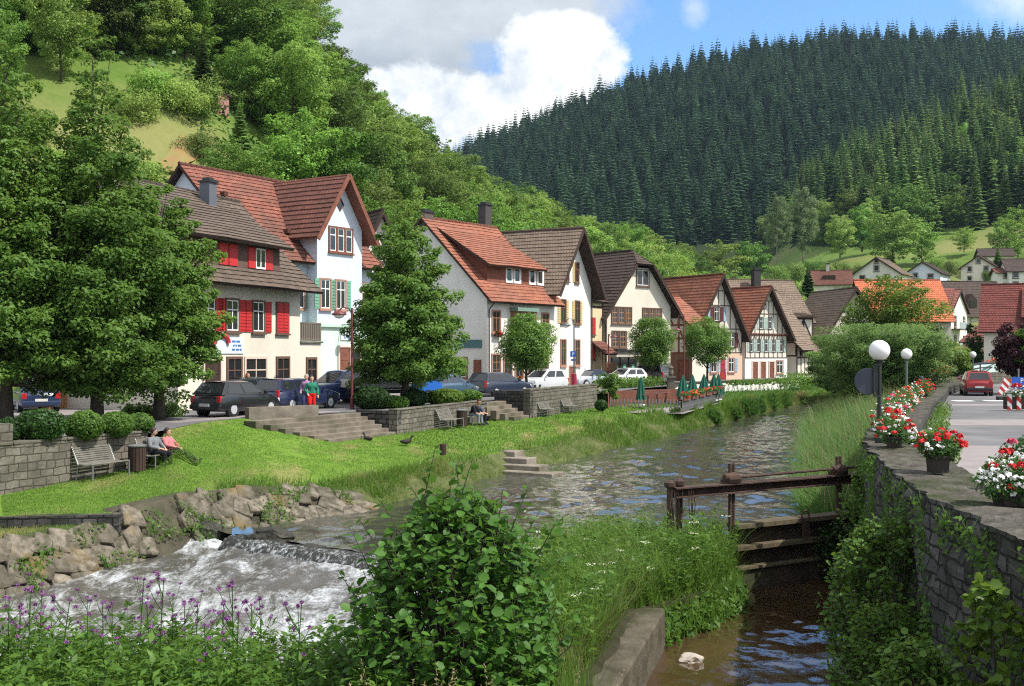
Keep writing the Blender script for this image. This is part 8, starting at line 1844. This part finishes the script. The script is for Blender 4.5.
def person(label, p, rz, J, top, trousers, shoes, hair, hair_len=.0, sleeves=1.0, skirt=False, female=False, vest=None):
    """J: joints in the figure's own frame (x = forward); keys hip, chest, neck, head, and (knee, ankle, toe, shoulder, elbow, hand) with l/r"""
    r = thing('person', label, 'person', p, rz); V3 = Vector; hip, chest, neck, head = (V3(J[k]) for k in ('hip', 'chest', 'neck', 'head')); up = (head-neck).normalized()
    fwd = V3(J.get('look', (1, 0, 0))).normalized(); fwd = (fwd-up*fwd.dot(up)).normalized(); sid = up.cross(fwd); sw = .165 if female else .185; hwid = .10
    mb = MB(); sh = {}; S_ = V3(J.get('side', (0, 1, 0)))
    capsule(mb, hip-S_*.05, hip+S_*.05, .13, .13); capsule(mb, hip, lerp(hip, chest, .55), .135, .125); capsule(mb, chest-S_*.07, chest+S_*.07, .125, .125); capsule(mb, lerp(hip, chest, .5), chest, .125, .13)
    capsule(mb, chest, neck, .09, .06); capsule(mb, neck, head, .052, .052); hc = head+up*.02; capsule(mb, hc+up*.03-fwd*.015, hc-up*.03+fwd*.005, .098, .085); capsule(mb, hc-up*.06+fwd*.035, hc-up*.075+fwd*.045, .055, .045); capsule(mb, hc-up*.01+fwd*.09, hc-up*.035+fwd*.112, .012, .017)
    for s in (-1, 1): capsule(mb, hc+sid*s*.088+up*.01, hc+sid*s*.092-up*.03, .014, .012)
    for s, k in ((1, 'l'), (-1, 'r')):
        hp = hip+S_*s*hwid; kn, an, to = V3(J['knee'+k]), V3(J['ankle'+k]), V3(J['toe'+k]); so_, el, ha = chest+S_*s*sw+(neck-chest)*.45, V3(J['elbow'+k]), V3(J['hand'+k]); sh[k] = (hp, kn, an, to, so_, el, ha)
        capsule(mb, hp, kn, .088, .056); capsule(mb, kn, lerp(kn, an, .35), .055, .056); capsule(mb, lerp(kn, an, .35), an, .055, .036); capsule(mb, an, to, .042, .030); capsule(mb, chest+S_*s*.1+(neck-chest)*.35, so_, .07, .058); capsule(mb, so_, el, .052, .040); capsule(mb, el, ha, .040, .027)
        d = (ha-el).normalized(); sd_ = d.cross(V3((0, 0, 1))); sd_ = sd_.normalized() if sd_.length > .1 else V3((0, 1, 0)); dn = d.cross(sd_).normalized(); palm = ha+d*.075; capsule(mb, ha, palm, .026, .030)
        for f in range(4): b0 = palm+sd_*(.027-.018*f); l_ = (.065, .078, .072, .056)[f]; m1 = b0+d*l_*.55-V3((0, 0, .006)); capsule(mb, b0, m1, .0095, .009, 6); capsule(mb, m1, m1+d*l_*.40-V3((0, 0, .022)), .009, .007, 6)
        t0 = ha+d*.025+sd_*.028; capsule(mb, t0, t0+d*.03+sd_*.022, .012, .010, 6); capsule(mb, t0+d*.03+sd_*.022, t0+d*.062+sd_*.024, .010, .008, 6)
    remeshed(mb, 'body', SKIN, r, .011)
    mb = MB(); e = .022
    capsule(mb, lerp(hip, chest, .12)-S_*.055, lerp(hip, chest, .12)+S_*.055, .13+e, .13+e); capsule(mb, lerp(hip, chest, .1), lerp(hip, chest, .55), .135+e, .125+e); capsule(mb, chest-S_*.075, chest+S_*.075, .125+e, .125+e); capsule(mb, lerp(hip, chest, .5), chest, .125+e, .13+e); capsule(mb, chest, lerp(chest, neck, .72), .11+e, .055+e)
    for k in 'lr':
        hp, kn, an, to, so_, el, ha = sh[k]; s = 1 if k == 'l' else -1; capsule(mb, chest+S_*s*.1+(neck-chest)*.35, so_, .075+e, .06+e); capsule(mb, so_, lerp(so_, el, min(1, sleeves*2)), .056+e, .046+e)
        if sleeves > .5: capsule(mb, el, lerp(el, ha, (sleeves-.5)*2*.95), .045+e, .032+e)
    remeshed(mb, 'jacket' if sleeves > .8 else 'shirt', top, r, .016)
    mb = MB(); e = .016; capsule(mb, hip-S_*.055, hip+S_*.055, .135+e, .135+e)
    for k in 'lr': hp, kn, an, to, so_, el, ha = sh[k]; capsule(mb, hp, kn, .095+e, .064+e); capsule(mb, kn, lerp(kn, an, .93), .062+e, .048+e)
    remeshed(mb, 'trousers', trousers, r, .016)
    for k in 'lr': an, to = sh[k][2], sh[k][3]; mb = MB(); capsule(mb, an-V3((0, 0, .01)), to, .052, .042); remeshed(mb, 'shoe', shoes, r, .012)
    mb = MB(); capsule(mb, hc+up*.045-fwd*.03, hc+up*.02-fwd*.035, .103, .102)
    if hair_len: capsule(mb, hc-fwd*.06, hc-fwd*.07-up*hair_len, .085, .06); [capsule(mb, hc+sid*s*.075-fwd*.02, hc+sid*s*.085-fwd*.03-up*hair_len*.8, .045, .035) for s in (-1, 1)]
    remeshed(mb, 'hair', hair, r, .014)
    for s in (-1, 1): mb = MB(); mb.lathe(hc+fwd*.089+sid*s*.034+up*.012, [(.002, -.009), (.009, 0), (.002, .009)], 8); mb.build('eye', BLACKP, r)
    mb = MB(); mb.bar(hc+fwd*.094-up*.066-sid*.022, hc+fwd*.094-up*.066+sid*.022, .008, .008); mb.build('mouth', flat('lips', (.4, .14, .12), .6), r)
    return r
def cloth(name, c): return pmat(name, tuple(x*.85 for x in c), tuple(min(1, x*1.1) for x in c), 9, .9, .1, .4, 30, coord='Object')
STAND = dict(hip=(0, 0, .90), chest=(0.01, 0, 1.22), neck=(0, 0, 1.40), head=(.02, 0, 1.53), kneel=(.05, .1, .48), anklel=(.0, .1, .08), toel=(.15, .12, .035), kneer=(.12, -.1, .49), ankler=(.1, -.1, .08), toer=(.25, -.12, .035), elbowl=(-.03, .27, 1.08), handl=(.1, .26, .86), elbowr=(-.03, -.27, 1.08), handr=(.16, -.2, .92))
HAIR_B = flat('dark_hair', (.025, .016, .012), .6); HAIR_R = flat('auburn_hair', (.20, .07, .03), .6); HAIR_G = flat('grey_hair', (.30, .28, .26), .6); SHOE = flat('dark_shoe', (.03, .028, .028), .5)
def pz(px, py, z, rz): return G(px, py, z)
face_cam = lambda p: math.atan2(-p.y, -p.x)
p = G(311.5, 414.5, 0); person('woman in a green jacket and bright red trousers walking towards the river', p, face_cam(p)+.2, STAND, cloth('green_jacket', (.03, .17, .11)), cloth('red_trousers', (.62, .02, .02)), SHOE, HAIR_B, .08, 1.0, female=True)
p = XY(306.5, 50.2, 0); person('person in a mauve top standing right behind the woman in red trousers', p, face_cam(p)-.4, STAND, cloth('mauve_top', (.34, .20, .36)), cloth('blue_trousers', (.05, .06, .12)), SHOE, HAIR_G, 0, .9, female=True)
p = XY(247.5, 53.6, 0); person('woman with auburn hair and white top behind the black hatchback', p, face_cam(p)+1.0, STAND, cloth('white_top', (.62, .62, .64)), cloth('jeans', (.06, .09, .17)), SHOE, HAIR_R, .16, .4, female=True)
SIT = dict(hip=(-.02, 0, .55), chest=(-.14, 0, .87), neck=(-.16, 0, 1.05), head=(-.12, 0, 1.18), kneel=(.42, .12, .52), anklel=(.46, .13, .09), toel=(.62, .14, .04), kneer=(.42, -.1, .52), ankler=(.40, -.12, .09), toer=(.56, -.14, .04), elbowl=(-.02, .27, .74), handl=(.24, .14, .64), elbowr=(-.02, -.27, .74), handr=(.24, -.08, .66))
OUT = dict(SIT, hip=(.06, 0, .53), chest=(-.14, 0, .82), neck=(-.19, 0, 1.0), head=(-.15, 0, 1.13), kneel=(.52, .12, .46), anklel=(.92, .13, .16), toel=(1.0, .14, .28), kneer=(.54, -.1, .48), ankler=(.96, -.08, .12), toer=(1.06, -.1, .24), look=(1, .2, 0))
LEAN = dict(SIT, chest=(.10, 0, .84), neck=(.22, 0, .98), head=(.33, 0, 1.07), elbowl=(.28, .22, .62), handl=(.50, .10, .58), elbowr=(.28, -.22, .62), handr=(.50, -.06, .58), look=(1, 0, -.5))
face = math.atan2(-.39, .92)
bp = Vector((-11.28, 35.75, -1.1)); al = Vector((.39, .92, 0))
person('person in dark vest over grey sleeves sitting beside the bin, on the slatted bench', bp-al*.36+Vector((-.02, 0, 0)), face, dict(SIT, look=(1, .8, 0)), cloth('grey_sleeves', (.16, .17, .18)), cloth('black_trousers', (.018, .018, .02)), SHOE, HAIR_B, 0, .85)
person('person in red and white checked shirt stretching black trousered legs from the bench', bp+al*.32, face+.12, OUT, cloth('checked_shirt', (.50, .16, .17)), cloth('black_trousers2', (.018, .018, .02)), SHOE, HAIR_B, .03, .8)
bp = Vector((-1.95, 55.3, -.97)); al = Vector((.33, .945, 0))
person('person in black top leaning forward with pale trousers on the bench by the low wall', bp-al*.1, face-.05, LEAN, cloth('black_top', (.02, .02, .024)), cloth('pale_jeans', (.22, .24, .29)), SHOE, HAIR_R, .0, .45)
person('person in dark blue top with dark trousers, second on the bench by the narrow steps', bp+al*.42, face, dict(LEAN, chest=(.02, 0, .86), neck=(.08, 0, 1.02), head=(.15, 0, 1.13)), cloth('blue_top', (.05, .06, .11)), cloth('dark_trousers', (.025, .025, .03)), SHOE, HAIR_B, .0, .45)
# the air of the valley
def haze():
    mb = MB(); mb.box((120, 560, 162), (1560, 1260, 350)); m = bpy.data.materials.new('valley_air'); m.use_nodes = True; nt = m.node_tree; nt.nodes.clear(); v = nt.nodes.new('ShaderNodeVolumePrincipled'); v.inputs['Color'].default_value = (.58, .80, 1.0, 1); v.inputs['Density'].default_value = HAZE_D; v.inputs['Anisotropy'].default_value = 0.2
    o = nt.nodes.new('ShaderNodeOutputMaterial'); nt.links.new(v.outputs[0], o.inputs['Volume']); b = mb.build('haze', m); b['kind'] = 'stuff'; return b
HAZE_D = 0.00006
haze()
